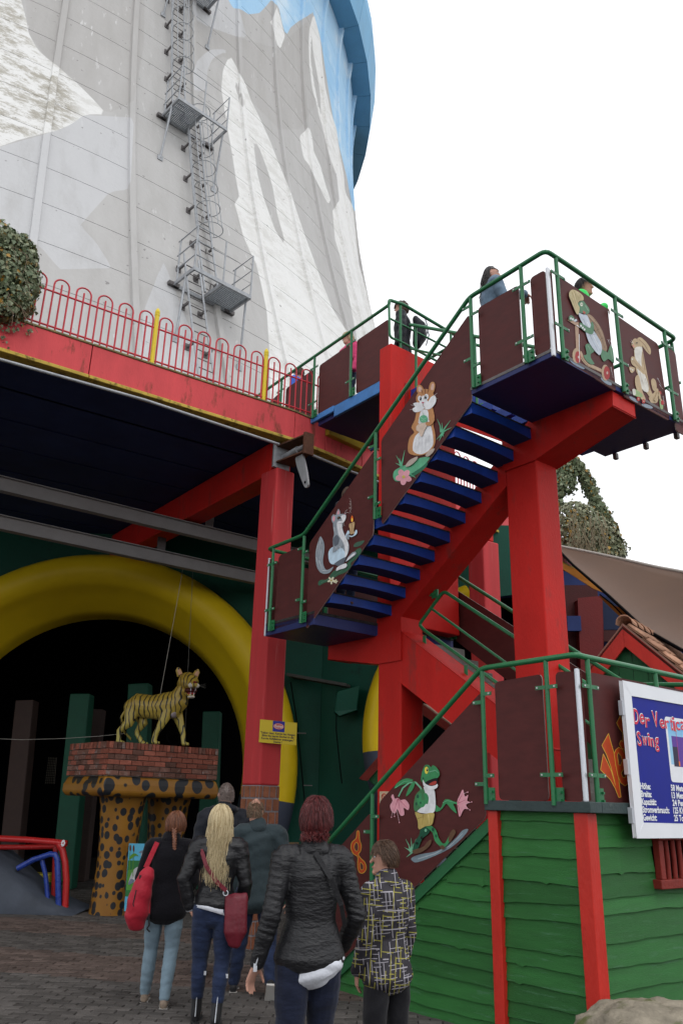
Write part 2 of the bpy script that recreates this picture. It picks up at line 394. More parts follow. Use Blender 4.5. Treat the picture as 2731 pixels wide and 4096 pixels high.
def mural_mat(name):
    m = bpy.data.materials.new(name); m.use_nodes = True; n = m.node_tree.nodes; l = m.node_tree.links; b = n['Principled BSDF']
    geo = n.new('ShaderNodeNewGeometry')
    def noise(scale, det=6, st=None, rough=0.65):
        q = n.new('ShaderNodeTexNoise'); q.inputs['Scale'].default_value = scale; q.inputs['Detail'].default_value = det; q.inputs['Roughness'].default_value = rough
        if st:
            mp = n.new('ShaderNodeMapping'); mp.inputs['Scale'].default_value = st; l.new(geo.outputs['Position'], mp.inputs[0]); l.new(mp.outputs[0], q.inputs['Vector'])
        else: l.new(geo.outputs['Position'], q.inputs['Vector'])
        return q.outputs[0]
    def rng(src, a, bb, c=0, d=1):
        q = n.new('ShaderNodeMapRange'); q.inputs[1].default_value = a; q.inputs[2].default_value = bb; q.inputs[3].default_value = c; q.inputs[4].default_value = d; l.new(src, q.inputs[0]); return q.outputs[0]
    def mul(a, bb):
        q = n.new('ShaderNodeMath'); q.operation = 'MULTIPLY'; l.new(a, q.inputs[0])
        if isinstance(bb, float): q.inputs[1].default_value = bb
        else: l.new(bb, q.inputs[1])
        return q.outputs[0]
    def mix(f, a, bb):
        q = n.new('ShaderNodeMix'); q.data_type = 'RGBA'; l.new(f, q.inputs[0]) if not isinstance(f, float) else setattr(q.inputs[0], 'default_value', f)
        for i, c in ((6, a), (7, bb)):
            if isinstance(c, tuple): q.inputs[i].default_value = (*c, 1)
            else: l.new(c, q.inputs[i])
        return q.outputs[2]
    def attr(k, a, bb):
        q = n.new('ShaderNodeAttribute'); q.attribute_name = k; return rng(q.outputs['Fac'], a, bb)
    big = noise(0.25, 5); mid = noise(1.6, 8, None, 0.75); strk = noise(1.5, 5, (1.2, 1.2, 0.12)); fine = noise(9, 6)
    # whitewash rubbed off in horizontal board-wide strokes
    chalk = noise(1.5, 10, (0.8, 0.8, 1.9), 0.85)
    base = mix(big, (0.42, 0.41, 0.40), (0.50, 0.495, 0.485))
    base = mix(mul(attr('dim', -2.0, 3.0), 0.45), base, (0.40, 0.385, 0.37))
    base = mix(mul(attr('pale', -1.2, 1.2), 0.6), base, (0.57, 0.58, 0.60))
    base = mix(mul(rng(strk, 0.5, 0.75), 0.30), base, (0.30, 0.29, 0.27))
    base = mix(mul(rng(strk, 0.48, 0.25), 0.18), base, (0.62, 0.62, 0.62))
    blue = mix(rng(big, 0.35, 0.7), (0.32, 0.54, 0.76), (0.46, 0.66, 0.82))
    cl = mul(rng(noise(0.5, 6), 0.52, 0.72), 0.7)
    blue = mix(cl, blue, (0.68, 0.76, 0.82))
    c = mix(attr('sky', -1.2, 1.2), base, blue)
    worn = rng(chalk, 0.47, 0.56)
    worn2 = mul(worn, rng(big, 0.38, 0.55))
    snow = mix(mul(worn2, 0.40), (0.75, 0.75, 0.735), (0.47, 0.46, 0.42))
    snow = mix(mul(mul(worn, attr('old', -25.0, 25.0)), 0.85), snow, (0.36, 0.335, 0.28))
    c = mix(attr('snow', -1.2, 1.2), c, snow)
    drip = mul(rng(noise(7.0, 3, (1, 1, .16), .5), .66, .70), rng(noise(.22, 2), .45, .60))
    c = mix(mul(drip, .5), c, (0.72, 0.72, 0.72))
    moss = mul(rng(mid, 0.60, 0.72), rng(noise(0.35, 3), 0.55, 0.7))
    c = mix(mul(moss, 0.55), c, (0.22, 0.20, 0.12))
    pit = rng(noise(5.5, 2, None, 0.4), 0.735, 0.76)
    c = mix(mul(pit, 0.6), c, (0.16, 0.15, 0.15))
    l.new(c, b.inputs['Base Color']); b.inputs['Roughness'].default_value = 0.85; b.inputs['Specular IOR Level'].default_value = 0.2
    bp = n.new('ShaderNodeBump'); bp.inputs['Strength'].default_value = 0.35; bp.inputs['Distance'].default_value = 0.03
    l.new(fine, bp.inputs['Height']); l.new(bp.outputs[0], b.inputs['Normal'])
    return m
MUR_M = mural_mat('painted_tower_concrete')
RIMB = mat('rim_blue_paint', (0.165, 0.40, 0.62), 0.55, 0.10, 0.8, 0.03, 20, 0.3, dirt=((0.22, 0.45, 0.62), 0.6, 1.2))
tower = thing('cooling_tower', 'huge painted concrete cooling tower with snowy mountain mural and blue rim', 'cooling tower', (TC[0], TC[1], 0))
# plain inner shell behind the joints, all the way round
mb = MB(); NS = 120; zs = np.linspace(6.9, TW[2], 24)
for i, z in enumerate(zs):
    for k in range(NS): mb.v.append(tuple(tpos(360 * k / NS, z, -0.06)))
for i in range(len(zs) - 1):
    for k in range(NS):
        a = i * NS + k; b_ = i * NS + (k + 1) % NS
        mb.f.append((a, b_, b_ + NS, a + NS)); mb.m.append(0); mb.sm.append(True)
mb.build('inner_shell', mat('joint_concrete', (0.27, 0.265, 0.26), 0.9), tower)
BAYS = [-70.3 + 6.0 * i for i in range(13)]
LIFT = 1.36; Z0 = 5.6 - 0.0
NLIFT = 24
for bi in range(12):
    for li in range(2, NLIFT):
        a0, a1 = BAYS[bi], BAYS[bi + 1]
        z0 = 4.22 + LIFT * li + 0.0; z1 = z0 + LIFT
        if li == NLIFT - 1: z1 = TW[2] + 0.02
        if proj([tpos(a1, z1)])[0][0] < -250 or proj([tpos(a0, z1)])[0][1] < -1300: continue
        zc = (z0 + z1) / 2
        ga = math.degrees(0.006 / trad(zc)); gz = 0.008
        nu, nv = 12, 7
        A, Zg = np.meshgrid(np.linspace(a0 + ga, a1 - ga, nu), np.linspace(z0 + gz, z1 - gz, nv))
        P = tpos(A.ravel(), Zg.ravel())
        at = mural(P)
        mb = MB()
        mb.add(P, [(j * nu + i, j * nu + i + 1, (j + 1) * nu + i + 1, (j + 1) * nu + i) for j in range(nv - 1) for i in range(nu - 1)], 0, True)
        # skirts into the joint
        e = [0 * nu + i for i in range(nu)] + [j * nu + nu - 1 for j in range(1, nv)] + [(nv - 1) * nu + i for i in range(nu - 2, -1, -1)] + [j * nu for j in range(nv - 2, 0, -1)]
        Q = P[e].copy(); rr = Q[:, :2] - TC; Q[:, :2] = TC + rr * (1 - 0.05 / np.linalg.norm(rr, axis=1))[:, None]
        o0 = len(mb.v); mb.add(list(P[e]) + list(Q), [(i, i + len(e), (i + 1) % len(e) + len(e), (i + 1) % len(e)) for i in range(len(e))])
        at2 = {k: np.concatenate([v, v[e], v[e]]) for k, v in at.items()}
        mb.build('shell_panel', MUR_M, tower, attrs=at2)
# meridian ribs; near the top they flare out to carry the rim
def rib(az):
    zz = np.concatenate([np.arange(6.95, 33, 0.45), np.linspace(33, TW[2], 10)])
    mb = MB(); P = []
    for z in zz:
        fl = max(0, (z - 35.5) / 2.0) ** 2 * 0.12
        dep = 0.10 + fl; hw = 0.11
        for da, off in ((-hw, -0.03), (-hw * 0.75, dep), (hw * 0.75, dep), (hw, -0.03)):
            P.append(tpos(az + math.degrees(da / trad(z)), z, off))
    P = np.array(P); at = mural(P)
    fs = [(i * 4 + k, i * 4 + k + 1, (i + 1) * 4 + k + 1, (i + 1) * 4 + k) for i in range(len(zz) - 1) for k in range(3)]
    mb.add(P, fs); mb.build('rib', MUR_M, tower, attrs=at)
for a in BAYS: rib(a)
# rim ring of flat segments
for k in range(60):
    a0 = -70.3 + 6 * k; a1 = a0 + 6 - 0.08
    zb, zt = TW[2], TW[2] + 1.9
    mb = MB()
    def q(a, z, r): return np.array([TC[0] + r * math.cos(math.radians(a)), TC[1] + r * math.sin(math.radians(a)), z])
    ro, ri = TW[3], TW[4] - 0.05
    mb.hexa([q(a0, zb, ri), q(a0, zb, ro), q(a1, zb, ro), q(a1, zb, ri), q(a0, zt, ri), q(a0, zt, ro + .25), q(a1, zt, ro + .25), q(a1, zt, ri)])
    mb.hexa([q(a0, zt, ro - .1), q(a0, zt, ro + .25), q(a1, zt, ro + .25), q(a1, zt, ro - .1), q(a0, zt + 1.0, ro - .1), q(a0, zt + 1.0, ro + .2), q(a1, zt + 1.0, ro + .2), q(a1, zt + 1.0, ro - .1)])
    mb.build('rim_segment', RIMB, tower)

# ---------------- caged ladder with platforms on the tower
def er(az): return np.array([math.cos(math.radians(az)), math.sin(math.radians(az)), 0])
def et(az): return np.array([-math.sin(math.radians(az)), math.cos(math.radians(az)), 0])
ladder = thing('service_ladder', 'grey galvanised caged ladder with landing platforms bolted up the tower wall', 'ladder', tpos(-47.5, 7.35, 0.3))
GRAT = mat('grating', (0.30, 0.33, 0.36), 0.5, 0.25, 14, 0.3, 90, 0.5, metal=0.3)
def platform(zp, azA, azD, wdt, hole_left):
    A = tpos(azA, zp, 0.06); D = tpos(azD, zp, 0.06)
    t = (D - A); ln = np.linalg.norm(t); t = t / ln; o = np.cross(t, ZZ)
    if o @ er((azA + azD) / 2) < 0: o = -o
    B = A + o * wdt; Cc = D + o * wdt
    fr = MB()
    def bar(p, q, w=0.05, h=0.10): 
        p = np.array(p, float); q = np.array(q, float); d = q - p; l_ = np.linalg.norm(d); d /= l_; sd = np.cross(d, ZZ)
        if np.linalg.norm(sd) < .1: sd = o
        sd /= np.linalg.norm(sd); up = np.cross(sd, d)
        fr.box((p + q) / 2, (l_, w, h), d, sd, up)
    for p, q in ((A, B), (B, Cc), (Cc, D), (A, D)): bar(p, q)
    M1, M2 = (A + D) / 2, (B + Cc) / 2
    bar(M1, M2)
    fr.build('platform_frame', GALV, ladder)
    g = MB()
    a, b_, c_, d_ = (A, B, M2, M1) if not hole_left else (M1, M2, Cc, D)
    n = 16
    for i in range(n + 1):
        u = i / n
        p = a + (d_ - a) * u; q = b_ + (c_ - b_) * u; g.box((p + q) / 2 + ZZ * .02, (np.linalg.norm(q - p), .008, .04), (q - p) / np.linalg.norm(q - p), t, ZZ)
        p = a + (b_ - a) * u; q = d_ + (c_ - d_) * u; g.box((p + q) / 2 + ZZ * .025, (np.linalg.norm(q - p), .02, .022), (q - p) / np.linalg.norm(q - p), o, ZZ)
    g.build('grating', GRAT, ladder)
    rl = MB()
    for h in (0.42, 0.84, 1.28):
        rl.tube([A + o * .05 + ZZ * h, B + ZZ * h, Cc + ZZ * h, D + o * .05 + ZZ * h], 0.021, 6)
    rl.build('guard_rail', GALV, ladder)
    for P in (A + o * .15, B, M2, Cc, D + o * .15):
        p = MB(); p.tube([P - ZZ * .05, P + ZZ * 1.28], 0.024, 6); p.build('rail_post', GALV, ladder)
    for (p0, az_) in ((B * .25 + A * .75 + o * .35, azA), (Cc * .8 + D * .2, azD)):
        br = MB(); e = tpos(az_ - .2 if az_ == azA else az_ + .1, zp - 1.9, 0.03)
        br.tube([p0, e], 0.032, 6); br.box(e, (.16, .16, .04), et(az_), ZZ, er(az_)); br.build('bracket', GALV, ladder)
    for az_, P in ((azA, A), (azD, D)):
        br = MB(); br.box(P, (.3, .12, .1), et(az_), er(az_), ZZ); br.build('wall_shoe', GALVDK, ladder)
def ladder_run(az, z0, z1, cage, off=0.30):
    n = 10; zz = np.linspace(z0, z1, n)
    path = [tpos(az, z, off) for z in zz]; t = et(az); o = er(az)
    for s in (-.225, .225):
        m_ = MB(); m_.tube([p + t * s for p in path], 0.032, 6); m_.build('stile', GALV, ladder)
    k = int((z1 - z0) / 0.29); 
    for i in range(k):
        p = tpos(az, z0 + .15 + .29 * i, off); m_ = MB(); m_.tube([p - t * .225, p + t * .225], 0.014, 5); m_.build('rung', GALVDK, ladder)
    for z in np.arange(z0 + .6, z1, 1.35):
        for s in (-.26, .26):
            m_ = MB(); m_.box(tpos(az, z, off / 2 + .02) + t * s, (.05, off, .06), t, o, ZZ); m_.box(tpos(az, z, .03) + t * s, (.14, .03, .18), t, o, ZZ)
            m_.build('stand_off', GALVDK, ladder)
    if cage:
        zc0, zc1 = z0 + cage, z1
        hz = np.arange(zc0, zc1, 0.85)
        for z in hz:
            c = tpos(az, z, off); m_ = MB()
            m_.tube([c + t * .36 * math.sin(a) * (1.0) + o * (.36 - .36 * math.cos(a)) if abs(a) < 2.0 else c + t * .36 * math.sin(a) + o * (.36 - .36 * math.cos(a)) for a in np.linspace(-2.7 + math.pi, 2.7 + math.pi, 17)][:0] or
                    [c + t * (.32 * math.sin(a)) + o * (.32 - .34 * math.cos(a)) for a in np.linspace(0.78, 2 * math.pi - 0.78, 17)], 0.013, 5)
            m_.build('cage_hoop', GALV, ladder)
        for a in np.linspace(0.9, 2 * math.pi - 0.9, 5):
            m_ = MB(); m_.tube([tpos(az, z, off) + t * (.32 * math.sin(a)) + o * (.32 - .34 * math.cos(a)) for z in np.linspace(hz[0], hz[-1], 8)], 0.013, 5)
            m_.build('cage_bar', GALV, ladder)
def solve_az(px, z):
    best = min(np.arange(-56, -38, .05), key=lambda a_: np.hypot(*(proj([tpos(a_, z, .06)])[0] - np.array(px) * K1)))
    return best
azA1, azD1 = solve_az((725, 1190), 14.05), solve_az((955, 1308), 14.05)
azA2, azD2 = solve_az((680, 480), 20.95), solve_az((878, 605), 20.95)
def pw(pxB, azA, z):
    P = onz(pxB[0] * K1, pxB[1] * K1, z); return float(np.hypot(*(P[:2] - TC)) - trad(z))
platform(14.05, azA1, azD1, 0.95, True)
platform(20.95, azA2, azD2, 0.95, False)
platform(28.0, azA1 + .2, azD1 + .6, 0.95, True)
azl = azA1 * .72 + azD1 * .28; azr = azA2 * .35 + azD2 * .65
ladder_run(azl, 7.4, 15.2, 0)
ladder_run(azr - 0.3, 14.1, 22.1, 2.3)
ladder_run(azA2 * .72 + azD2 * .28, 21.0, 29.2, 2.3)
# rolled grey mat / pipe lying on the terrace by the ladder foot
# ================================================================ GROUND
DK = 7.35; DB = 6.90
GRMAT = mat('ground_sand_joint', (0.055, 0.048, 0.042), 0.95, 0.3, 3, 0.3, 30, 0.15)
mb = MB(); mb.add([(-260, -60, -0.03), (260, -60, -0.03), (260, 420, -0.03), (-260, 420, -0.03)], [(0, 1, 2, 3)])
ground = struct(mb.build('ground', GRMAT))
def paver_mat(name, col, col2):
    m = mat(name, col, 0.82, 0.22, 6, 0.16, 60, 0.3, dirt=(col2, 0.60, 2.0), ov=0.30); return m
PV1 = paver_mat('grey_paver', (0.088, 0.080, 0.075), (0.045, 0.041, 0.037))
PV2 = paver_mat('red_brown_paver', (0.105, 0.078, 0.068), (0.05, 0.038, 0.032))
pd = np.array([math.cos(math.radians(-4)), math.sin(math.radians(-4)), 0]); pe = np.array([-pd[1], pd[0], 0])
PW_, PH_ = 0.205, 0.105
stuff = {0: MB(), 1: MB()}
cells = []
for j in range(0, 175):
    for i in range(-48, 42):
        c = pd * (i * PW_ + (j % 2) * PW_ / 2) + pe * (j * PH_ + 3.0)
        if c[1] > 21: continue
        cells.append((c, i, j))
def red_zone(c):
    y = c[1] + 0.25 * c[0]
    return (8.7 < y < 10.0) or (11.2 < y < 12.4)
vis = []
for (c, i, j) in cells:
    q = proj([c])[0]
    if -30 < q[0] < 1750 and 3600 < q[1] < 4120: vis.append((np.hypot(c[0], c[1]), i, j))
vis.sort(); own = set((i, j) for _, i, j in vis[:290])
def paver(mbx, c, i, j):
    r = random.Random(i * 977 + j); dz = r.uniform(-.004, .004); rz = r.uniform(-.02, .02)
    ax = pd * math.cos(rz) + pe * math.sin(rz); ay = -pd * math.sin(rz) + pe * math.cos(rz)
    w_, h_ = PW_ - .010, PH_ - .010; tx, ty = r.uniform(-.002, .002), r.uniform(-.002, .002)
    top = [c + ax * sx * (w_ / 2 - .004) + ay * sy * (h_ / 2 - .004) + ZZ * (dz + sx * tx + sy * ty) for sx, sy in ((-1, -1), (1, -1), (1, 1), (-1, 1))]
    mid = [c + ax * sx * w_ / 2 + ay * sy * h_ / 2 + ZZ * (dz - .006) for sx, sy in ((-1, -1), (1, -1), (1, 1), (-1, 1))]
    lo = [p - ZZ * .03 for p in mid]
    mbx.add(top + mid + lo, [(0, 1, 2, 3)] + [(k, k + 4, (k + 1) % 4 + 4, (k + 1) % 4) for k in range(4)] + [(k + 4, k + 8, (k + 1) % 4 + 8, (k + 1) % 4 + 4) for k in range(4)])
for (c, i, j) in cells:
    z = 1 if red_zone(c) else 0
    if (i, j) in own:
        mb = MB(); paver(mb, c, i, j); mb.build('paver', PV2 if z else PV1, ground)
    else: paver(stuff[z], c, i, j)
def island_mat(name, base):
    m = base.copy(); m.name = name
    n = m.node_tree.nodes; l = m.node_tree.links
    oi = [x for x in n if x.bl_idname == 'ShaderNodeObjectInfo'][0]
    g = n.new('ShaderNodeNewGeometry')
    for lk in list(oi.outputs['Random'].links): l.new(g.outputs['Random Per Island'], lk.to_socket)
    return m
for z, nm in ((0, 'paving'), (1, 'red_paving')):
    o = stuff[z].build(nm, island_mat(nm + '_mat', PV2 if z else PV1), ground); o['kind'] = 'stuff'

# ================================================================ TERRACE DECK
Pa = onz(316, 1363, DK); Pb = onz(1182, 1649, DK); dd = (Pb - Pa) / np.linalg.norm(Pb - Pa); dn = np.array([dd[1], -dd[0], 0])   # outward
if dn[1] > 0: dn = -dn
Pleft = Pb - dd * 9.5
Pc = onz(1303, 1701, DK)
Pd = Pc + (onz(1446, 1870, DB) - Pc) * np.array([1, 1, 0]); Pd[2] = DK; dcd = (Pd - Pc) / np.linalg.norm((Pd - Pc)[:2])
Pe = np.array([3.2, 15.4, DK]); Pf = onz(2260, 2180, DK); Pg = Pf + (Pf - Pe) / np.linalg.norm(Pf - Pe) * 2.5
deck = thing('terrace', 'raised terrace slab with red fascia, yellow lower edge and navy underside round the tower', 'terrace', (Pb[0], Pb[1], 0))
def fascia_piece(p, q, nm='fascia'):
    d = (q - p); ln = np.linalg.norm(d[:2]); d = np.array([d[0], d[1], 0]) / ln; n_ = np.array([d[1], -d[0], 0])
    if n_[1] > 0: n_ = -n_
    mb = MB(); c = (p + q) / 2; c[2] = 0
    mb.box(c - n_ * .08 + ZZ * (DK + DB) / 2, (ln - .012, .16, DK - DB), d, n_, ZZ)
    mb.build(nm, FASCIA, deck, bevel=.006)
    mb = MB(); mb.box(c - n_ * .06 + ZZ * (DB - .028), (ln - .012, .20, .05), d, n_, ZZ); mb.build('yellow_edge', FASCIA_TRIM, deck, bevel=.008)
    mb = MB(); mb.box(c - n_ * .085 + ZZ * (DK + .017), (ln - .006, .20, .03), d, n_, ZZ); mb.build('coping', MOSS, deck, bevel=.008)
k = 3
for i in range(k): fascia_piece(Pb - dd * 9.5 * (1 - i / k), Pb - dd * 9.5 * (1 - (i + 1) / k))
fascia_piece(Pb, Pc); fascia_piece(Pc, Pd); mb = MB(); yn = np.array([dcd[1], -dcd[0], 0]); mb.box((Pc + Pd) / 2 * np.array([1, 1, 0]) + yn * .02 + ZZ * 7.27, (np.linalg.norm((Pd - Pc)[:2]), .14, .20), dcd * np.array([1, 1, 0]), yn, ZZ); mb.build('yellow_band', mat('dull_yellow_paint', (.42, .30, .03), .6, .2, 3, .05, 40, .3, dirt=((.16, .12, .04), .6, 5)), deck, bevel=.01)
fascia_piece(Pd, Pe); fascia_piece(Pe, Pf); fascia_piece(Pf, Pg)
# soffit boards (long planks parallel to the front edge)
def inter_circle(p, d, R):
    q = p[:2] - TC; b_ = q @ d[:2]; c_ = q @ q - R * R; disc = b_ * b_ - c_
    return -b_ - math.sqrt(disc) if disc > 0 else None
edge = [Pleft, Pb, Pc, Pd, Pe, Pf, Pg]
wall_r = 21.0
inner = []
for p in edge:
    v = TC - p[:2]; v = v / np.linalg.norm(v); inner.append(np.array([TC[0] - v[0] * wall_r, TC[1] - v[1] * wall_r, DK]))
NB = 9
for i in range(len(edge) - 1):
    for k in range(NB):
        u0, u1 = k / NB, (k + 1) / NB - .006
        a_, b_, c_, d_ = edge[i] + (inner[i] - edge[i]) * u0, edge[i + 1] + (inner[i + 1] - edge[i + 1]) * u0, edge[i + 1] + (inner[i + 1] - edge[i + 1]) * u1, edge[i] + (inner[i] - edge[i]) * u1
        off = -dn * .1 * (k == 0)
        P = [np.array([x[0] + off[0], x[1] + off[1], DB + .01]) for x in (a_, b_, c_, d_)]
        T_ = [p + ZZ * .12 for p in P]
        mb = MB(); mb.hexa(P + T_); mb.build('soffit_board', NAVYSOF, deck)
    P = [np.array([x[0], x[1], DB + .2]) for x in (edge[i] + (inner[i] - edge[i]) * .02, edge[i + 1] + (inner[i + 1] - edge[i + 1]) * .02, inner[i + 1], inner[i])]
    mb = MB(); mb.hexa([p - (0 if j_ > 1 else 1) * 0 for j_, p in enumerate(P)] + [p + ZZ * .22 for p in P]); mb.build('slab', CONC, deck)

def deck_column(base, top, d, w1, w2, brick=None):
    """square concrete column carrying the terrace"""
    n_ = np.array([d[1], -d[0], 0]); n_ = n_ if n_[1] < 0 else -n_
    col = thing('deck_column', '', 'column', base)
    z0 = 0 if brick is None else brick
    mb = MB(); mb.box(base + ZZ * ((top + z0) / 2), (w1, w2, top - z0), d, n_, ZZ); mb.build('shaft', REDOLD, col, bevel=.025)
    if brick:
        mb = MB(); mb.box(base + ZZ * (brick / 2), (w1 - .012, w2 - .012, brick), d, n_, ZZ); mb.build('mortar_core', mat('grey_mortar', (0.24, 0.23, 0.25), .9, .15, 20), col)
        TILE = mat('brown_facing_brick', (0.26, 0.10, 0.055), .8, .25, 12, .15, 70, .2, dirt=((0.34, 0.20, 0.13), .58, 18), ov=.15)
        rows = 12; h = brick / rows
        for r in range(rows):
            for (fn, fd, W, Wn) in ((n_, d, w1, w2), (d, n_, w2, w1), (-d, n_, w2, w1)):
                xs = [-W / 2, -W / 6, W / 6, W / 2] if r % 2 == 0 else [-W / 2, -W / 3, 0.0, W / 3, W / 2]
                for x0, x1 in zip(xs[:-1], xs[1:]):
                    mb = MB(); mb.box(base + fn * (Wn / 2 - .003) + fd * ((x0 + x1) / 2) + ZZ * (h * (r + .5)), (x1 - x0 - .022, h - .022, .014), fd, ZZ, fn); mb.build('facing_brick', TILE, col)
    return col
c1 = onz(1085, 1869, 6.42); cbase = np.array([-1.03, 11.28, 0])
cd_ = np.array([math.sin(math.radians(48)), math.cos(math.radians(48)), 0])
col1 = deck_column(np.array([-0.98, 11.45, 0]), 6.42, cd_, 0.34, 0.40, 1.92)
col1['label'] = 'faded red terrace column with brown brick foot beside the yellow ring'
col2 = deck_column(np.array([2.62, 14.3, 0]), 6.3, dd, 0.40, 0.40)
col2['label'] = 'red terrace column seen between the stair pier and the big red pillar'
# red cross beam under the slab running back from the column
bdir = np.array([-math.sin(math.radians(37)), math.cos(math.radians(37)), 0]); bn = np.array([bdir[1], -bdir[0], 0])
mb = MB(); b0 = np.array([-1.0, 11.5, 0]); mb.box(b0 + bdir * 3.6 + ZZ * 6.62, (7.4, .36, .52), bdir, bn, ZZ); mb.build('cross_beam', RED, deck, bevel=.015)
b0 = np.array([2.62, 14.3, 0]); mb = MB(); mb.box(b0 + bdir * 3 + ZZ * 6.6, (6.2, .36, .5), bdir, bn, ZZ); mb.build('cross_beam', RED, deck, bevel=.015)
# two grey steel beams hung under the cross beam
for (pl, pr) in (((0, 1935), (1060, 2190)), ((0, 2090), (1052, 2318))):
    zb_ = 6.2 if pl[1] < 2000 else 5.8; a_ = onz(*pl, zb_); b_ = onz(*pr, zb_); d_ = (b_ - a_) / np.linalg.norm(b_ - a_); a_ = a_ - d_ * 2; b_ = b_ + d_ * 1.6; n_ = np.array([d_[1], -d_[0], 0])
    bm = thing('steel_beam', 'grey steel beam hung under the navy soffit, ' + ('the nearer of the pair' if pl[1] < 2000 else 'the farther of the pair'), 'beam', (a_ + b_) / 2, 'steel beams under the terrace')
    c = (a_ + b_) / 2; ln = np.linalg.norm(b_ - a_)
    mb = MB(); mb.box(c, (ln, .012, .22), d_, n_, ZZ); mb.build('web', STEELGREY, bm)
    for z in (.11, -.11):
        mb = MB(); mb.box(c + ZZ * z, (ln, .14, .014), d_, n_, ZZ); mb.build('flange', STEELGREY, bm)
    for u in ((1.9, .0) if pl[1] < 2000 else (2.9, 0)):
        if not u: continue
        p = b_ - d_ * (u + .9) 
        mb = MB(); mb.box(p + ZZ * .24, (.16, .02, .26), d_, n_, ZZ); mb.box(p + ZZ * .125 - n_ * .06, (.2, .12, .02), d_, n_, ZZ); mb.build('hanger', GALVDK, bm)
# tie rod and steel bracket at the column head
h0 = np.array([-0.86, 11.28, 0]) 
rod = thing('tie_rod', 'long thin grey steel tie rod under the terrace edge', 'tie rod', Pb * [1, 1, 0] + ZZ * 6.7)
pr = [onz(x, y, 6.62) for x, y in ((-200, 1368), (0, 1437), (580, 1600), (1115, 1777))]
mb = MB(); mb.tube(pr, 0.021, 8); mb.build('rod', GALV, rod)
mb = MB(); mb.tube([onz(1235, 1815, 6.62), onz(1440, 1900, 6.62), onz(1600, 1960, 6.62)], 0.021, 8); mb.build('rod', GALV, rod)
br = thing('cable_bracket', 'rusty steel anchor bracket bolted on top of the faded red column', 'bracket', h0 + ZZ * 6.45)
def bq(x, y, Y): return fy(x, y, Y)
f0 = fy(1115, 1800, 11.15); 
mb = MB(); c0 = np.array([-1.02, 11.42, 6.62]); mb.box(c0 - dn * -.0 + dn * .16 + ZZ * .0, (.30, .05, .40), cd_, dn, ZZ); mb.build('back_plate', GALV, br, bevel=.004)
arm0 = c0 + dn * .2 + cd_ * .05; ad = (fy(1240, 1790, 10.75) - arm0); ad[2] = 0; ad = ad / np.linalg.norm(ad); an = np.array([ad[1], -ad[0], 0])
for z in (.13, -.13):
    mb = MB(); mb.prism([arm0 - an * .16 + ZZ * z, arm0 + an * .16 + ZZ * z, arm0 + ad * .62 + an * .06 + ZZ * z, arm0 + ad * .62 - an * .06 + ZZ * z], ZZ * .022); mb.build('arm_plate', RUST, br)
mb = MB(); mb.box(arm0 + ad * .62, (.05, .16, .34), ad, an, ZZ); mb.build('end_plate', RUST, br, bevel=.004)
mb = MB(); mb.tube([arm0 - ad * .1, arm0 + ad * .35], .055, 12); mb.tube([arm0 + ad * .35, arm0 + ad * .5], .035, 8); mb.build('socket', GALV, br)
lg = arm0 + ad * .42 - ZZ * .14
ldn = np.array([.28, -.02, -1.0]); ldn /= np.linalg.norm(ldn); lx = np.cross(ldn, an); lx /= np.linalg.norm(lx)
mb = MB(); mb.prism(smooth_poly([lg - lx * .09, lg + lx * .09, lg + lx * .06 + ldn * .42, lg + ldn * .50, lg - lx * .06 + ldn * .42], 3), an * .03); mb.build('hanging_lug', mat('pale_zinc', (.42, .44, .46), .5, .12, 9, .02, 60, .5, metal=.3), br)
mb = MB(); e0 = lg + ldn * .42 + an * .032; mb.tube([e0, e0 + an * -.04 + an * .045], .022, 10); mb.build('pin_hole', BLACK, br)
br['label'] = 'rusty steel anchor bracket bolted on top of the faded red column'

# ---------------- hoop-top fence
fence = thing('hoop_fence', 'red hoop topped railing with yellow ball posts along the terrace edge', 'fence', (Pb[0], Pb[1], DK))
FB = -dn * .07      # set back from the face
zf = DK + .03
def onfence(x, y): return onp(x, y, Pb + FB, dn)
post_px = [(1190 / 1.96, 850 + 1170 / 1.96), (700 + 615 / 1.742, 1150 + 790 / 1.742)]
posts = [onfence(*p) for p in post_px]
us = [(p - Pb) @ dd for p in posts]
def post(u):
    P = Pb + FB + dd * u; mb = MB(); z0 = zf
    mb.tube([[P[0], P[1], z0], [P[0], P[1], z0 + .80]], .033, 12)
    mb.build('post', YEL, fence)
    mb = MB(); prof = [(.036, .80), (.040, .81), (.028, .825), (.038, .84), (.034, .88), (.018, .915), (.004, .93)]
    vs = []; n = 12
    for r, z in prof:
        for k in range(n): vs.append((P[0] + r * math.cos(2 * math.pi * k / n), P[1] + r * math.sin(2 * math.pi * k / n), z0 + z))
    mb.add(vs, [(i * n + k, i * n + (k + 1) % n, (i + 1) * n + (k + 1) % n, (i + 1) * n + k) for i in range(len(prof) - 1) for k in range(n)], 0, True); mb.build('post_cap', YEL, fence)
pu = sorted(us); step = pu[1] - pu[0]
allp = [pu[0] - step, pu[0], pu[1]]
for u in allp: post(u)
ROD = .0125
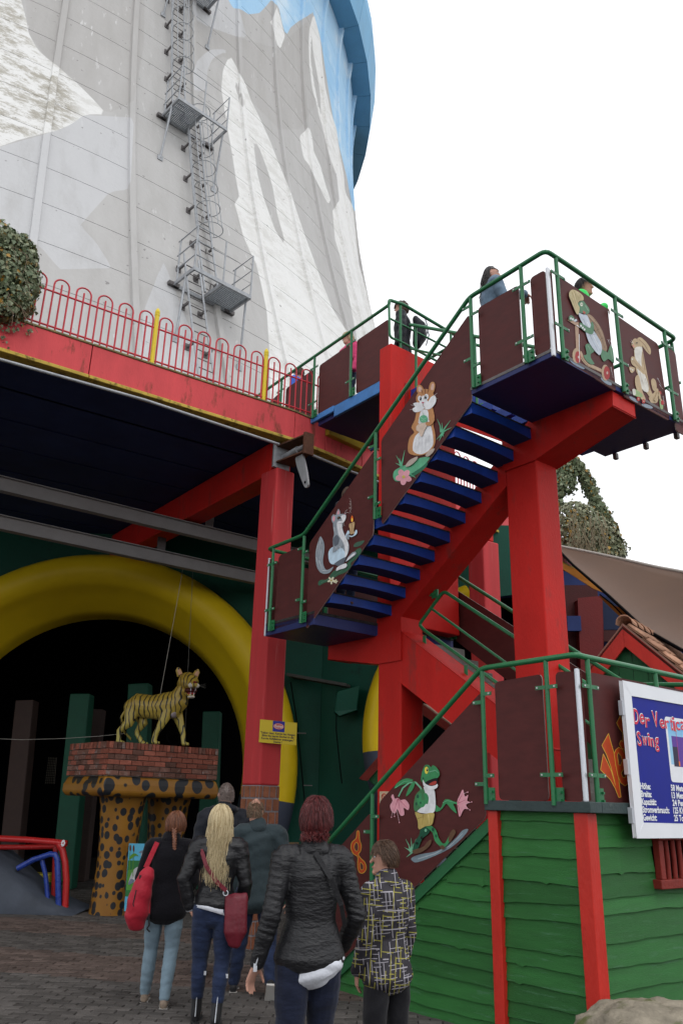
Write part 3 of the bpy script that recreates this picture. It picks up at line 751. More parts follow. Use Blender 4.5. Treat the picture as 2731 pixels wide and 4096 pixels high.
def bay(P0, d, u0, u1, n, parent=fence, hoops=True, cut=None):
    """n hoops between u0 and u1"""
    m_ = (u1 - u0); sp = m_ / (3 * n)
    for z in (.085, .60):
        mb = MB(); mb.tube([P0 + d * (u0 + .02) + ZZ * z, P0 + d * (u1 - .02) + ZZ * z], .013, 6); mb.build('rail', FENCERED, parent)
    for i in range(n):
        a = u0 + sp * (3 * i + .5); b_ = a + 2 * sp
        pts = [P0 + d * a - ZZ * .0]
        pts = [P0 + d * a + ZZ * .02, P0 + d * a + ZZ * .72]
        for q_ in np.linspace(math.pi, 0, 9)[1:-1]: pts.append(P0 + d * ((a + b_) / 2 + sp * math.cos(q_)) + ZZ * (.72 + sp * math.sin(q_) * 1.0))
        pts += [P0 + d * b_ + ZZ * .72, P0 + d * b_ + ZZ * .02]
        mb = MB(); mb.tube(pts, ROD, 6); mb.build('hoop', FENCERED, parent)
        mb = MB(); mb.tube([P0 + d * (a + sp) + ZZ * .02, P0 + d * (a + sp) + ZZ * .74], ROD, 6); mb.build('upright', FENCERED, parent)
base_f = Pb + FB; base_f = np.array([base_f[0], base_f[1], zf])
bay(base_f, dd, allp[0], allp[1], 6); bay(base_f, dd, allp[1], allp[2], 6)
bay(base_f, dd, allp[0] - step, allp[0], 6)
uend = (onfence(700 + 1060 / 1.742, 1150 + 940 / 1.742) - Pb) @ dd
bay(base_f, dd, allp[2], allp[2] + step * 4 / 6 + .02, 4)
# the same railing farther round the terrace, seen behind the stairs
f2 = thing('hoop_fence', 'red hoop topped railing with yellow posts far round the terrace, half behind the stairs', 'fence', (Pe[0], Pe[1], DK))
for (A_, B_) in ((Pd, Pe), (Pe, Pf)):
    d_ = (B_ - A_); ln = np.linalg.norm(d_[:2]); d_ = np.array([d_[0], d_[1], 0]) / ln; nb = max(1, round(ln / 1.9))
    for i in range(nb):
        bay(np.array([A_[0], A_[1], zf]) + np.array([-d_[1], d_[0], 0]) * .08, d_, ln * i / nb, ln * (i + 1) / nb, 7, f2)
        P = A_ + d_ * ln * i / nb; mb = MB(); mb.tube([[P[0], P[1] + .08, zf], [P[0], P[1] + .08, zf + .9]], .033, 10); mb.build('post', YEL, f2)
# drum lying on the terrace by the ladder
ph = onz(700 + 20 / 1.742, 1150 + 560 / 1.742, DK + .35)
q0 = tpos(-50.2, DK + .45, 1.15); q1 = tpos(-48.0, DK + .45, 1.25)
roll = thing('pipe_section', 'grey ducting cylinder lying at the foot of the tower ladder', 'pipe', (q0 + q1) / 2 - ZZ * .4)
mb = MB(); mb.tube([q0, q1], .26, 20); mb.build('barrel', GALV, roll)
mb = MB(); t_ = (q1 - q0) / np.linalg.norm(q1 - q0); mb.tube([q1, q1 + t_ * .03], .275, 20); mb.build('collar', GALVDK, roll)
mb = MB(); mb.box((q0 + q1) / 2 - ZZ * .34, (.7, .4, .2), t_, np.cross(ZZ, t_), ZZ); mb.build('cradle', GALVDK, roll)
# ================================================================ STAIRCASE
stair = thing('staircase', 'red concrete staircase with blue treads, green rails and painted brown panels', 'staircase', L(2.3, 1.2, 0))
def sz_prism(poly, t0, t1, name, m, parent=stair, bevel=.012):
    mb = MB(); mb.prism([L(s, t0, z) for s, z in poly], SB * (t1 - t0)); return mb.build(name, m, parent, bevel=bevel)
def lb(name, m, *a, parent=stair, bevel=.01):
    mb = MB(); mb.lbox(*a); return mb.build(name, m, parent, bevel=bevel)
# big pillar, short pillar, wide upper pier
lb('pillar', RED, 1.03, 1.45, 1.0, 1.36, 0, 5.46, bevel=.012)
lb('pillar', RED, 3.17, 3.58, 1.0, 1.36, 0, 3.70, bevel=.012)
lb('upper_pier', RED, 3.42, 3.66, 1.04, 2.30, 3.87, 7.86, bevel=.012)
lb('recess_shade_strip', mat('recess_shade_red', (0.25, 0.015, 0.012), .6), 3.416, 3.44, 1.30, 1.42, 6.4, 7.32, bevel=0)  # dark strip laid on the pier face, coloured as the shade of an opening
# spine beam of the upper flight with sawtooth top
TS = [(1.06 + .2535 * i, 5.53 - .1785 * i) for i in range(10)]
top = []
for (s, zb) in TS: top += [(s + .03, zb + .15 + .10), (s + .25, zb + .15 - .04)]
sz_prism([(1.02, 5.72)] + top + [(3.62, 3.86), (3.62, 3.70), (3.17, 3.60), (3.17, 3.885), (1.45, 5.10), (1.45, 5.30), (1.02, 5.42)], 1.001, 1.359, 'spine_beam', RED, bevel=0)
# lower wall carrying the concrete flight
sz_prism([(3.30, 3.80), (3.10, 3.66), (1.44, 2.54), (1.02, 2.26), (1.02, 1.74), (1.45, 2.01), (3.17, 3.08), (3.30, 3.16)], 1.003, 1.357, 'spine_wall', RED, bevel=.01)
# cantilever arms
def arm(poly, nm='cantilever_arm'): return sz_prism(poly, .98, 1.37, nm, RED, bevel=.01)
arm([(0.03, 5.72), (0.03, 5.54), (1.03, 5.28), (1.46, 5.28), (1.46, 5.72)])
arm([(4.56, 3.70), (4.56, 3.52), (3.57, 3.36), (3.16, 3.36), (3.16, 3.70)])
# landings
def landing(s0, s1, zb, zt, t1=2.36, t0=0.0, body=NAVY, edge=None, nm='landing'):
    lb(nm, body, s0, s1, t0, t1, zb, zt, bevel=.004)
    lb('landing_edge', edge or GALVDK, s0 + .0 - .004, s1 + .004, t0 - .004, t1 + .004, zt, zt + .035, bevel=.004)
landing(0, 1.04, 5.72, 5.77); landing(3.60, 4.63, 3.70, 3.83, edge=TREADEDGE)
for t in np.arange(2.37, 2.371, .1):
    for s in (.12, .5, .9): lb('soffit_clip', GALVDK, s, s + .05, t, t + .06, 5.66, 5.74)
lb('landing', CONC, .13, 1.04, .13, 2.36, 1.60, 1.74, bevel=.004)
# bridge to the terrace
lb('bridge_slab', NAVY, 3.66, 5.15, 1.10, 2.45, 7.20, 7.33, bevel=.004)
for t in (1.04, 2.40): lb('bridge_beam', BLUEBEAM, 3.66, 4.69, t, t + .05, 7.17, 7.35); lb('bridge_beam', BLUEBEAM, 4.70, 5.45, t, t + .05, 7.27, 7.37)
# treads of the upper flight
for i, (s, zb) in enumerate(TS):
    mb = MB()
    n = 7
    # underside slopes up to the free end
    for k in range(n):
        t0, t1 = 0.03 + (1.0 - .03) * k / n, 0.03 + (1.0 - .03) * (k + 1) / n
        def zz(t): u = t; return zb + .022 * (1 - abs(2 * u - 1) ** 2.0) * 1.0
        mb.hexa([L(s + .25, t0, zz(t0)), L(s, t0, zz(t0)), L(s, t1, zz(t1)), L(s + .25, t1, zz(t1)), L(s + .25, t0, zb + .120), L(s, t0, zb + .120), L(s, t1, zb + .120), L(s + .25, t1, zb + .120)])
    mb.m = [0 if (q % 6) != 0 else 1 for q in range(len(mb.f))]  # undersides take a darker navy, their shade put into the colour
    mb.build('tread', [BLUEST, NAVYSOF], stair)
    lb('tread_cover', TREADEDGE, s - .006, s + .255, .028, .998, zb + .120, zb + .138, bevel=.003)
# concrete flight between the walls
for i in range(11):
    z = 1.70 + (3.86 - 1.70) / 12 * (i + 1); s0 = 1.04 + .2325 * i
    lb('step', CONC, s0, s0 + .26, 1.362, 2.33, z - .24, z, bevel=.006)
# bottom flight behind the boarded front, and the flight up to the bridge
for i in range(9):
    z = 1.70 * (9 - i) / 10; lb('step', CONC, 1.04 + .26 * i, 1.04 + .26 * (i + 1) + .03, .08, .99, z - .2, z, bevel=.006)
for i in range(8):
    z = 5.77 + .18 * (i + 1); s0 = 1.04 + .29 * i
    lb('tread', BLUEST, s0, s0 + .3, 1.37, 2.33, z - .13, z, bevel=.004)
sz_prism([(1.04, 5.60), (1.04, 5.40), (3.5, 7.0), (3.4, 7.22)], 1.38, 1.56, 'spine_beam', RED, bevel=.01)

# ---------------- rails, posts, clamps, panels
RR, PR = .0245, .0205
def rail(pts, r=RR, name='handrail', parent=stair):
    # rounded corners
    P = [np.array(p, float) for p in pts]; out = [P[0]]
    for i in range(1, len(P) - 1):
        a, b_, c = P[i - 1], P[i], P[i + 1]; r_ = min(.07, np.linalg.norm(a - b_) * .4, np.linalg.norm(c - b_) * .4)
        p0 = b_ + (a - b_) / np.linalg.norm(a - b_) * r_; p1 = b_ + (c - b_) / np.linalg.norm(c - b_) * r_
        for u in np.linspace(0, 1, 5): out.append(p0 * (1 - u) ** 2 + b_ * 2 * u * (1 - u) + p1 * u * u)
    out.append(P[-1]); mb = MB(); mb.tube(out, r, 10); return mb.build(name, GRN, parent)
BOLT = mat('bolt', (.5, .52, .52), .4, .1, 5, 0, 10, .5, metal=.5)
def stpost(P0, P1, axis, clamps=(), foot=True, parent=stair, inward=SB):
    """axis: unit vector along the panels; clamps: list of (height fraction, sides)"""
    mb = MB(); mb.tube([P0, P1], PR, 10)
    if foot:
        mb.box(P0 + axis * .055 + ZZ * .07 + inward * .01, (.075, .012, .13), axis, inward, ZZ)
        for z in (.04, .10): mb.box(P0 + axis * .07 + ZZ * z - inward * .0, (.018, .03, .018), axis, inward, ZZ)
    po = mb.build('post', GRN, parent)
    h = P1 - P0
    for fr, sides in clamps:
        for sd in sides:
            mb = MB(); c = P0 + h * fr + axis * sd * .06 - inward * .012
            mb.box(c, (.10, .008, .032), axis, inward, ZZ)
            mb.box(c + axis * sd * .028 - inward * .008, (.014, .012, .014), axis, inward, ZZ, m=1)
            mb.build('clamp', [GRN, BOLT], po)
    return po
TP = -.035      # rails sit just outside the panels
# front plane, t = 0
rail([L(4.62, 2.4, 4.85), L(4.62, TP, 4.85), L(3.83, TP, 4.86), L(.985, TP, 6.86), L(.04 - .06, TP, 6.88), L(-.03, .25, 6.87), L(-.03, 2.32, 6.84), L(.35, 2.36, 6.84), L(1.04, 2.36, 6.84)])
for s, z0, z1 in ((.97, 5.76, 6.85), (.29, 5.75, 6.86), (2.49, 4.72, 5.80), (3.82, 3.74, 4.84), (4.49, 3.74, 4.84)):
    if s in (.97,): cl = [(.90, (-1,)), (.32, (-1,)), (.79, (1,)), (.22, (1,))]
    elif s == .29: cl = [(.79, (1, -1)), (.23, (1, -1))]
    elif s == 2.49: cl = [(.84, (-1,)), (.66, (1,)), (.26, (-1,)), (.06 + .1, (1,))]
    elif s == 3.82: cl = [(.86, (-1,)), (.80, (1,)), (.27, (-1,)), (.23, (1,))]
    else: cl = [(.80, (1, -1)), (.25, (1, -1))]
    stpost(L(s, TP, z0), L(s, TP, z1), -SA, cl, True)
for t in (.11, 1.11, 2.07):
    stpost(L(-.03, t, 5.72), L(-.03, t, 6.85), SB, [(.82, (1, -1)), (.30, (1, -1))], True, inward=SA)
for s in (.05, 1.0): stpost(L(s, 2.37, 5.74), L(s, 2.37, 6.84), -SA)
rail([L(-.0, 2.36, 6.3), L(1.04, 2.36, 6.3)], .018, 'mid_rail')
for t in (.95, 2.3): stpost(L(4.62, t, 3.74), L(4.62, t, 4.85), SB, inward=-SA)
def panel(poly, t=0.0, face='t', name='panel', parent=stair, m=PANEL, th=.012):
    if face == 't': P = [L(s, t, z) for s, z in poly]; off = SB * th
    else: P = [L(t, s, z) for s, z in poly]; off = SA * th
    # round the corners a little
    Q = []; n = len(P)
    for i in range(n):
        a, b_, c = P[i - 1], P[i], P[(i + 1) % n]; r_ = min(.045, np.linalg.norm(a - b_) * .3, np.linalg.norm(c - b_) * .3)
        p0 = b_ + (a - b_) / np.linalg.norm(a - b_) * r_; p1 = b_ + (c - b_) / np.linalg.norm(c - b_) * r_
        for u in (0, .33, .67, 1): Q.append(p0 * (1 - u) ** 2 + b_ * 2 * u * (1 - u) + p1 * u * u)
    mb = MB(); mb.prism(Q, off)
    mb.m = [0 if len(f) == 3 else 1 for f in mb.f]
    return mb.build(name, [m, PANELE], parent)
pan_sq = panel([(3.75, 4.74), (3.75, 3.66), (2.55, 4.57), (2.55, 5.60)])
pan_ch = panel([(2.43, 5.69), (2.41, 4.64), (1.03, 5.64), (1.03, 6.69)])
panel([(4.41, 4.72), (4.44, 3.76), (3.90, 3.78), (3.90, 4.74)])
panel([(4.63, 4.72), (4.63, 3.74), (4.55, 3.74), (4.55, 4.72)])
lb('corner_strip', ALU, 4.615, 4.645, -.012, .02, 3.70, 4.74)
panel([(.06, 4.72), (.06, 3.74), (.9, 3.74), (.9, 4.72)], 4.63, 's'); panel([(1.0, 4.72), (1.0, 3.74), (2.25, 3.74), (2.25, 4.72)], 4.63, 's')
panel([(.90, 6.70), (.90, 5.78), (.36, 5.78), (.36, 6.70)])
panel([(.21, 6.70), (.21, 5.80), (.03, 5.80), (.03, 6.70)])
lb('corner_strip', WHITE, -.012, .02, -.012, .03, 5.72, 6.71)
panel([(.03, 6.70), (.03, 5.8), (.07, 5.8), (.07, 6.70)], 0, 's')
def sq(o, s_, q): return SS(o[0] + q[0] / s_, o[1] + q[1] / s_, 0)
UL = ((1800, 980), 1.684)
pan_tu = panel([sq(*UL, (727, 205)), sq(*UL, (775, 775)), sq(*UL, (1118, 985)), sq(*UL, (1062, 430))], 0, 's')
pan_ra = panel([sq(*UL, (1120, 472)), sq(*UL, (1172, 1020)), sq(*UL, (1478, 1185)), sq(*UL, (1400, 665))], 0, 's')
panel([(2.13, 6.68), (2.13, 5.62), (2.33, 5.62), (2.33, 6.68)], 0, 's')
# landing one and the bottom flight
rail([L(3.6, TP, 1.02), L(.99, TP, 2.90), L(-.02, TP, 2.905), L(-.03, .10, 2.90), L(-.03, 3.4, 2.90)])
stpost(L(.985, TP, 1.74), L(.985, TP, 2.90), -SA, [(.80, (1,)), (.74, (-1,)), (.20, (1,)), (.14, (-1,))])
stpost(L(.275, TP, 1.74), L(.275, TP, 2.90), -SA, [(.80, (1, -1)), (.20, (1, -1))])
stpost(L(2.475, TP, .62), L(2.475, TP, 1.82), -SA, [(.82, (1,)), (.70, (-1,))], foot=False)
stpost(L(3.5, TP, 0), L(3.5, TP, 1.08), -SA, foot=False)
for t in (.115, 1.13, 2.1, 3.1): stpost(L(-.03, t, 1.74), L(-.03, t, 2.89), SB, [(.80, (1, -1)), (.20, (1, -1))], True, inward=SA)
panel([(.87, 2.77), (.87, 1.775), (.35, 1.775), (.35, 2.79)])
panel([(.21, 2.79), (.21, 1.775), (.01, 1.775), (.01, 2.78)])
lb('corner_strip', ALU, -.012, .02, -.012, .03, 1.77, 2.80)
panel([(.03, 2.78), (.03, 1.78), (.07, 1.78), (.07, 2.78)], 0, 's')
pan_ve = panel([(.175, 2.79), (.20, 1.775), (1.05, 1.775), (1.05, 2.79)], 0, 's')
panel([(1.2, 2.79), (1.2, 1.775), (2.0, 1.775), (2.0, 2.79)], 0, 's'); panel([(2.15, 2.79), (2.15, 1.775), (3.0, 1.775), (3.0, 2.79)], 0, 's')
pan_fr = panel([(2.41, 1.74), (2.41, .66), (1.03, 1.63), (1.03, 2.70)])
pan_g = panel([(3.45, .98), (3.45, .02), (3.2, .08), (2.54, .56), (2.54, 1.64)])
# guard between the concrete flight and the beam over it
GT = 1.18
def gl(x, y): s, z = TT(1400 + x / 1.178, 2300 + y / 1.178, GT); return L(s, GT, z)
a0, a1, a2 = gl(325, 235), gl(440, 75), gl(770, 290)
sl_ = (a2 - a1) / np.linalg.norm(a2 - a1)
rail([gl(690, 520) + (gl(690, 520) - gl(350, 290)) * .55, gl(350, 262), a0, a1, a1 + sl_ * 2.5], .021)
rail([gl(385, 160), gl(385, 160) + (gl(775, 445) - gl(385, 160)) * 2.1], .015, 'mid_rail')
for (x, y) in ((350, 290), (545, 430)):
    p = gl(x, y); q_ = p - ZZ * .17; mb = MB(); mb.box((p + q_) / 2, (.05, .01, .19), -SA, SB, ZZ); mb.box(q_ + ZZ * .0 , (.15, .10, .012), -SA * .83 + ZZ * -.55, SB, ZZ * .83 - SA * .55); mb.build('rail_foot', GRN, stair)
p = gl(400, 90); mb = MB(); mb.box(p, (.10, .02, .10), -SA, SB, ZZ); mb.box(p + SA * .03, (.12, .04, .03), -SA, SB, ZZ); mb.build('rail_foot', GRN, stair)
# far side of the concrete flight
FT = 2.35
panel([(3.56, 4.56), (3.56, 3.84), (1.05, 2.05), (1.05, 2.86)], FT); panel([(4.5, 4.6), (4.5, 3.86), (3.66, 3.86), (3.66, 4.6)], FT)
rail([L(4.62, 2.4, 4.85), L(3.60, 2.4, 4.78), L(1.05, 2.4, 3.02), L(.0, 2.4, 2.92), L(-.03, 2.5, 2.92)])
for s, z0, z1 in ((3.60, 3.84, 4.78), (2.3, 2.9, 3.9), (1.05, 1.74, 3.0)): stpost(L(s, 2.32, z0), L(s, 2.38, z1), -SA, [(.85, (1, -1)), (.1, (1, -1))])
# bridge guard: side panels, posts and the three-bar end
BT = 1.02
def bl(x, y, t=BT): s, z = TT(700 + x / 1.742, 1150 + y / 1.742, t); return L(s, t, z)
rail([bl(560, 765) , bl(1490, 120), bl(1492, 85), L(3.44, 1.3, 8.62) , L(3.44, 2.4, 8.55)])
rail([L(3.455, 1.05, 8.28), L(3.44, 2.4, 8.25)], .016, 'mid_rail'); rail([bl(1490, 120), bl(1495, 345), L(3.44, 1.2, 7.97), L(3.44, 2.4, 7.92)], .018, 'mid_rail')
for s, z0, z1 in ((4.28, 7.34, 8.44), (5.2, 7.33, 8.40), (6.11, 7.34, 8.36)): stpost(L(s, BT, z0), L(s, BT, z1), -SA, [(.82, (1, -1)), (.24, (1, -1))])
for t in (1.25, 2.3): stpost(L(3.45, t, 7.3), L(3.45, t, 8.58), SB, inward=-SA)
panel([(4.20, 8.27), (4.20, 7.37), (3.50, 7.37), (3.50, 8.30)], 1.06)
panel([(5.12, 8.24), (5.12, 7.37), (4.37, 7.37), (4.37, 8.28)], 1.06)
panel([(6.03, 8.20), (6.03, 7.37), (5.28, 7.37), (5.28, 8.24)], 1.06); panel([(6.9, 8.05), (6.9, 7.37), (6.19, 7.37), (6.19, 8.20)], 1.06)
panel([(6.9, 8.2), (6.9, 7.37), (3.5, 7.37), (3.5, 8.2)], 2.45); rail([L(6.9, 2.5, 8.4), L(3.45, 2.5, 8.5), L(1.04, 2.45, 6.85)])
rail([L(3.4, 1.40, 8.3), L(1.1, 1.40, 6.85)]); rail([L(3.4, 1.40, 7.9), L(1.1, 1.40, 6.45)], .016, 'mid_rail')
for s, z0 in ((1.2, 5.8), (2.2, 6.4), (3.3, 7.1)): stpost(L(s, 1.41, z0), L(s, 1.41, z0 + 1.15), -SA)

# ---------------- paintings on the panels
def painting(panel_o, org, sc, items, name, face='t', plane=0.0):
    cols = []; mb = MB(); k = 0
    for it in items:
        col, pts = it[0], it[1]; op = it[2] if len(it) > 2 else {}
        if col not in cols: cols.append(col)
        mi = cols.index(col); lift = .0022 + .00035 * k; k += 1
        def P3(q):
            x, y = org[0] + q[0] / sc, org[1] + q[1] / sc
            if face == 't': s, z = TT(x, y, plane); return L(s, plane - lift, z)
            t, z = SS(x, y, plane); return L(plane - lift, t, z)
        if op.get('line'):
            pp = np.array(pts, float); w0 = op['line']; w1 = op.get('line2', w0)
            for i in range(len(pp) - 1):
                d = pp[i + 1] - pp[i]; nn = np.array([-d[1], d[0]]) / (np.hypot(*d) + 1e-9)
                wa = w0 + (w1 - w0) * i / max(1, len(pp) - 1); wb = w0 + (w1 - w0) * (i + 1) / max(1, len(pp) - 1)
                mb.add([P3(pp[i] + nn * wa / 2), P3(pp[i] - nn * wa / 2), P3(pp[i + 1] - nn * wb / 2), P3(pp[i + 1] + nn * wb / 2)], [(0, 1, 2, 3)], mi)
        else:
            if op.get('ell'):
                cx, cy, rx, ry = pts; rot = op.get('rot', 0)
                pts = [(cx + rx * math.cos(a) * math.cos(rot) - ry * math.sin(a) * math.sin(rot), cy + rx * math.cos(a) * math.sin(rot) + ry * math.sin(a) * math.cos(rot)) for a in np.linspace(0, 2 * math.pi, 17)[:-1]]
            elif not op.get('hard'): pts = smooth_poly(pts, 3)
            mb.poly([P3(q) for q in pts], mi)
    return mb.build(name, [flat(c, .55, .16) for c in cols], panel_o)
def E_(c, x, y, rx, ry, rot=0): return (c, (x, y, rx, ry), {'ell': 1, 'rot': rot})
def LN(c, pts, w0, w1=None): return (c, pts, {'line': w0, 'line2': w1 if w1 is not None else w0})
def petals(c, x, y, r, n=5, a0=0, cc=(.6, .4, .05), w=.38):
    o = []
    for i in range(n):
        a = a0 + 2 * math.pi * i / n; o.append(E_(c, x + r * .55 * math.cos(a), y + r * .55 * math.sin(a), r * .52, r * w, a))
    o.append(E_(cc, x, y, r * .2, r * .2)); return o
def spikes(c, x, y, tips, w=9):
    return [LN(c, [(x + (i - len(tips) / 2) * 2, y), ((x + tx) / 2 + (tx - x) * -.06, (y + ty) / 2), (tx, ty)], w, 1) for i, (tx, ty) in enumerate(tips)]
def hatch(c, pts_pairs, w=1.6): return [LN(c, list(p), w, .5) for p in pts_pairs]
Wt, TAN, TAND, BLK, GRY, GRYD = (.75, .76, .78), (.50, .24, .10), (.25, .10, .04), (.01, .01, .012), (.30, .34, .38), (.12, .14, .17)
LBL, LG_, DG_, PNK, PKD = (.55, .70, .82), (.12, .42, .24), (.03, .16, .09), (.72, .34, .40), (.45, .08, .14)
ch = [E_(DG_, 455, 1010, 78, 22, -.5), (LG_, [(385, 1010), (382, 1035), (395, 1048), (430, 1035), (470, 1010), (500, 990), (525, 965), (530, 950), (490, 955), (440, 980), (405, 995)])]
ch += petals(PNK, 425, 1032, 32, 5, .4, (.55, .45, .1)) + spikes(LG_, 418, 990, [(395, 945), (430, 922), (392, 975), (408, 955)], 7) + spikes(LG_, 585, 850, [(563, 795), (582, 835 - 25), (618, 800), (622, 830), (560, 880), (590, 868), (572, 885)], 7)
ch += [LN(LG_, [(470, 1010), (450, 1020), (475, 1035)], 7, 2), (TAN, [(478, 770), (472, 800), (458, 830), (470, 850), (452, 870), (444, 905), (448, 935), (480, 945), (520, 938), (545, 918), (556, 890), (555, 850), (548, 820), (553, 790), (548, 760), (540, 740), (510, 745), (490, 760)]),
  (Wt, [(500, 760), (490, 790), (486, 820), (492, 845), (475, 865), (466, 890), (465, 925), (490, 940), (520, 932), (545, 905), (547, 870), (540, 830), (530, 800), (525, 760)]),
  (TAN, [(485, 690), (478, 705), (480, 725), (500, 745), (525, 745), (545, 725), (550, 700), (540, 680), (515, 672), (495, 678)]),
  (TAN, [(484, 688), (480, 665), (490, 655), (503, 662), (508, 680)]), ((.62, .42, .34), [(489, 684), (486, 668), (492, 662), (500, 668), (503, 680)]), (TAN, [(530, 676), (535, 650), (548, 643), (556, 655), (552, 680), (542, 692)]), ((.62, .42, .34), [(538, 674), (541, 655), (548, 650), (552, 660), (548, 676)]),
  (Wt, [(466, 732), (474, 745), (462, 755), (474, 768), (500, 762), (512, 745), (490, 728)]), (Wt, [(510, 748), (528, 757), (547, 745), (560, 722), (556, 700), (540, 705), (530, 720)]), (Wt, [(504, 700), (490, 738), (510, 752), (530, 740), (520, 712)]),
  LN(TAND, [(515, 672), (516, 690), (510, 715)], 5, 2), LN(TAND, [(500, 676), (506, 692)], 4, 2), LN(TAND, [(530, 674), (524, 692)], 4, 2),
  E_(Wt, 494, 712, 8, 12), E_(Wt, 521, 705, 9, 12), E_(BLK, 497, 713, 4, 8), E_(BLK, 518, 707, 4.5, 8), E_(Wt, 496, 710, 1.5, 2), E_(Wt, 519, 704, 1.5, 2), E_(PKD, 507, 729, 5, 3), LN(TAND, [(507, 732), (508, 744), (516, 748)], 1.5, 1),
  E_(LG_, 510, 796, 17, 16), LN((.3, .6, .4), [(498, 790), (510, 797), (524, 790)], 2, 1), LN((.3, .6, .4), [(500, 803), (512, 800), (522, 806)], 2, 1), LN((.3, .6, .4), [(510, 780), (507, 770)], 3, 1),
  (TAN, [(470, 822), (495, 832), (500, 822), (484, 812)]), ((.66, .52, .42), [(486, 820), (520, 810), (527, 818), (515, 842), (505, 865), (497, 866), (492, 850), (480, 840)]), (TAN, [(548, 790), (556, 800), (540, 822), (522, 822), (520, 812), (538, 805)]),
  ((.45, .38, .33), [(436, 990), (452, 966), (485, 950), (482, 965), (455, 988)]), ((.45, .38, .33), [(518, 945), (535, 925), (556, 917), (548, 935), (530, 950)])]
ch += hatch((.5, .52, .54), [((480, 880), (474, 925)), ((492, 870), (488, 932)), ((505, 880), (502, 936)), ((520, 870), (517, 930)), ((533, 860), (532, 918))])
ch += hatch(Wt, [((545, 712), (570, 714)), ((548, 705), (568, 690)), ((480, 745), (458, 738)), ((480, 752), (455, 760))], 1.2)
painting(pan_ch, (1200, 900), 1.0242, ch, 'chipmunk_painting')
sqr = [((.04, .12, .07), [(610, 980), (615, 955), (640, 940), (690, 935), (740, 870), (790, 840), (850, 800), (880, 780), (930, 700), (960, 665), (990, 655), (1000, 680), (980, 720), (940, 760), (905, 790), (905, 820), (860, 870), (790, 900), (720, 945), (650, 975), (625, 992)]), ((.06, .13, .09), [(928, 640), (945, 610), (985, 595), (1025, 588), (1005, 620), (960, 645)]), LN((.10, .2, .13), [(640, 965), (740, 915), (860, 830), (950, 720), (985, 670)], 4, 2)]
sqr += petals((.70, .66, .48), 730, 945, 34, 5, .3, (.5, .35, .05), .26) + petals((.70, .66, .48), 770, 954, 19, 5, 0, (.5, .35, .05), .3)
sqr += [(GRY, [(632, 552), (608, 615), (592, 690), (592, 770), (605, 830), (635, 875), (680, 888), (725, 870), (752, 822), (720, 842), (688, 852), (665, 820), (657, 760), (668, 690), (670, 630), (655, 580)]),
  (GRY, [(748, 425), (750, 480), (758, 530), (745, 580), (750, 640), (720, 665), (705, 710), (712, 770), (740, 802), (770, 805), (790, 815), (840, 795), (860, 745), (885, 690), (890, 630), (870, 570), (845, 520), (832, 470), (835, 430), (800, 400), (760, 410)]),
  (Wt, [(782, 430), (790, 500), (800, 545), (830, 590), (850, 640), (855, 700), (835, 735), (862, 735), (882, 690), (886, 630), (868, 572), (842, 520), (828, 470), (822, 430)]), (LBL, [(750, 645), (718, 668), (706, 712), (714, 775), (742, 802), (790, 780), (850, 738), (852, 690), (820, 650), (790, 650)]),
  (GRYD, [(760, 800), (795, 770), (850, 740), (862, 745), (842, 790), (800, 815)]),
  (GRY, [(738, 400), (750, 370), (785, 355), (830, 350), (860, 355), (864, 385), (846, 425), (815, 437), (780, 430), (750, 436)]), (Wt, [(820, 372), (855, 358), (863, 385), (846, 422), (815, 434), (784, 428), (800, 415), (830, 410)]),
  (GRY, [(735, 405), (738, 370), (755, 355), (774, 372), (772, 410), (750, 434)]), (PNK, [(745, 405), (747, 378), (757, 368), (767, 382), (765, 405), (753, 420)]), (GRY, [(778, 357), (785, 325), (798, 305), (812, 328), (810, 355)]), (PNK, [(787, 352), (792, 325), (799, 315), (806, 332), (804, 352)]),
  E_(BLK, 803, 388, 16, 15), E_(Wt, 808, 398, 4, 4), E_((.2, .1, .05), 797, 384, 6, 6), E_(PKD, 858, 350, 6, 5),
  (GRYD, [(748, 580), (752, 640), (770, 660), (800, 600), (802, 560), (780, 540)]), (GRY, [(755, 590), (762, 640), (800, 625), (832, 622), (838, 640), (800, 660), (770, 690), (748, 695), (752, 650)]),
  (GRY, [(862, 780), (880, 745), (920, 700), (952, 690), (956, 712), (920, 742), (885, 768)]), (Wt, [(872, 770), (890, 742), (935, 705), (948, 712), (915, 738), (885, 765)]), (Wt, [(780, 862), (787, 832), (820, 810), (865, 795), (876, 815), (860, 835), (810, 850)]),
  (LBL, [(863, 552), (878, 510), (890, 500), (900, 520), (892, 540), (930, 545), (955, 495), (968, 505), (960, 535), (920, 558), (890, 552), (880, 568)]), (GRY, [(870, 560), (882, 530), (896, 545), (893, 580), (880, 575)]),
  ((.50, .33, .17), [(905, 530), (903, 480), (895, 470), (898, 440), (915, 435), (920, 430), (942, 422), (945, 450), (938, 500), (946, 520), (930, 530)]), LN((.30, .18, .08), [(920, 440), (922, 525)], 3, 2), LN((.66, .50, .30), [(910, 445), (912, 500)], 4, 2), LN((.66, .50, .30), [(932, 440), (932, 520)], 4, 2),
  ((.85, .16, .02), [(917, 422), (912, 400), (923, 365), (934, 395), (930, 420)]), ((.95, .75, .10), [(919, 420), (917, 403), (923, 388), (929, 403), (927, 419)]),
  LN(Wt, [(855, 347), (868, 325), (882, 312)], 2, 1), LN(Wt, [(860, 350), (880, 338), (905, 345)], 2, 1), LN(Wt, [(848, 430), (852, 450), (858, 464)], 2, 1), LN(Wt, [(836, 432), (838, 455), (842, 470)], 2, 1),
  LN((.5, .42, .4), [(918, 340), (905, 330), (920, 300), (900, 290), (900, 310), (918, 285), (915, 262), (900, 258), (908, 275), (918, 245), (903, 235), (908, 250), (912, 225), (898, 208)], 2.4, 1.5)]
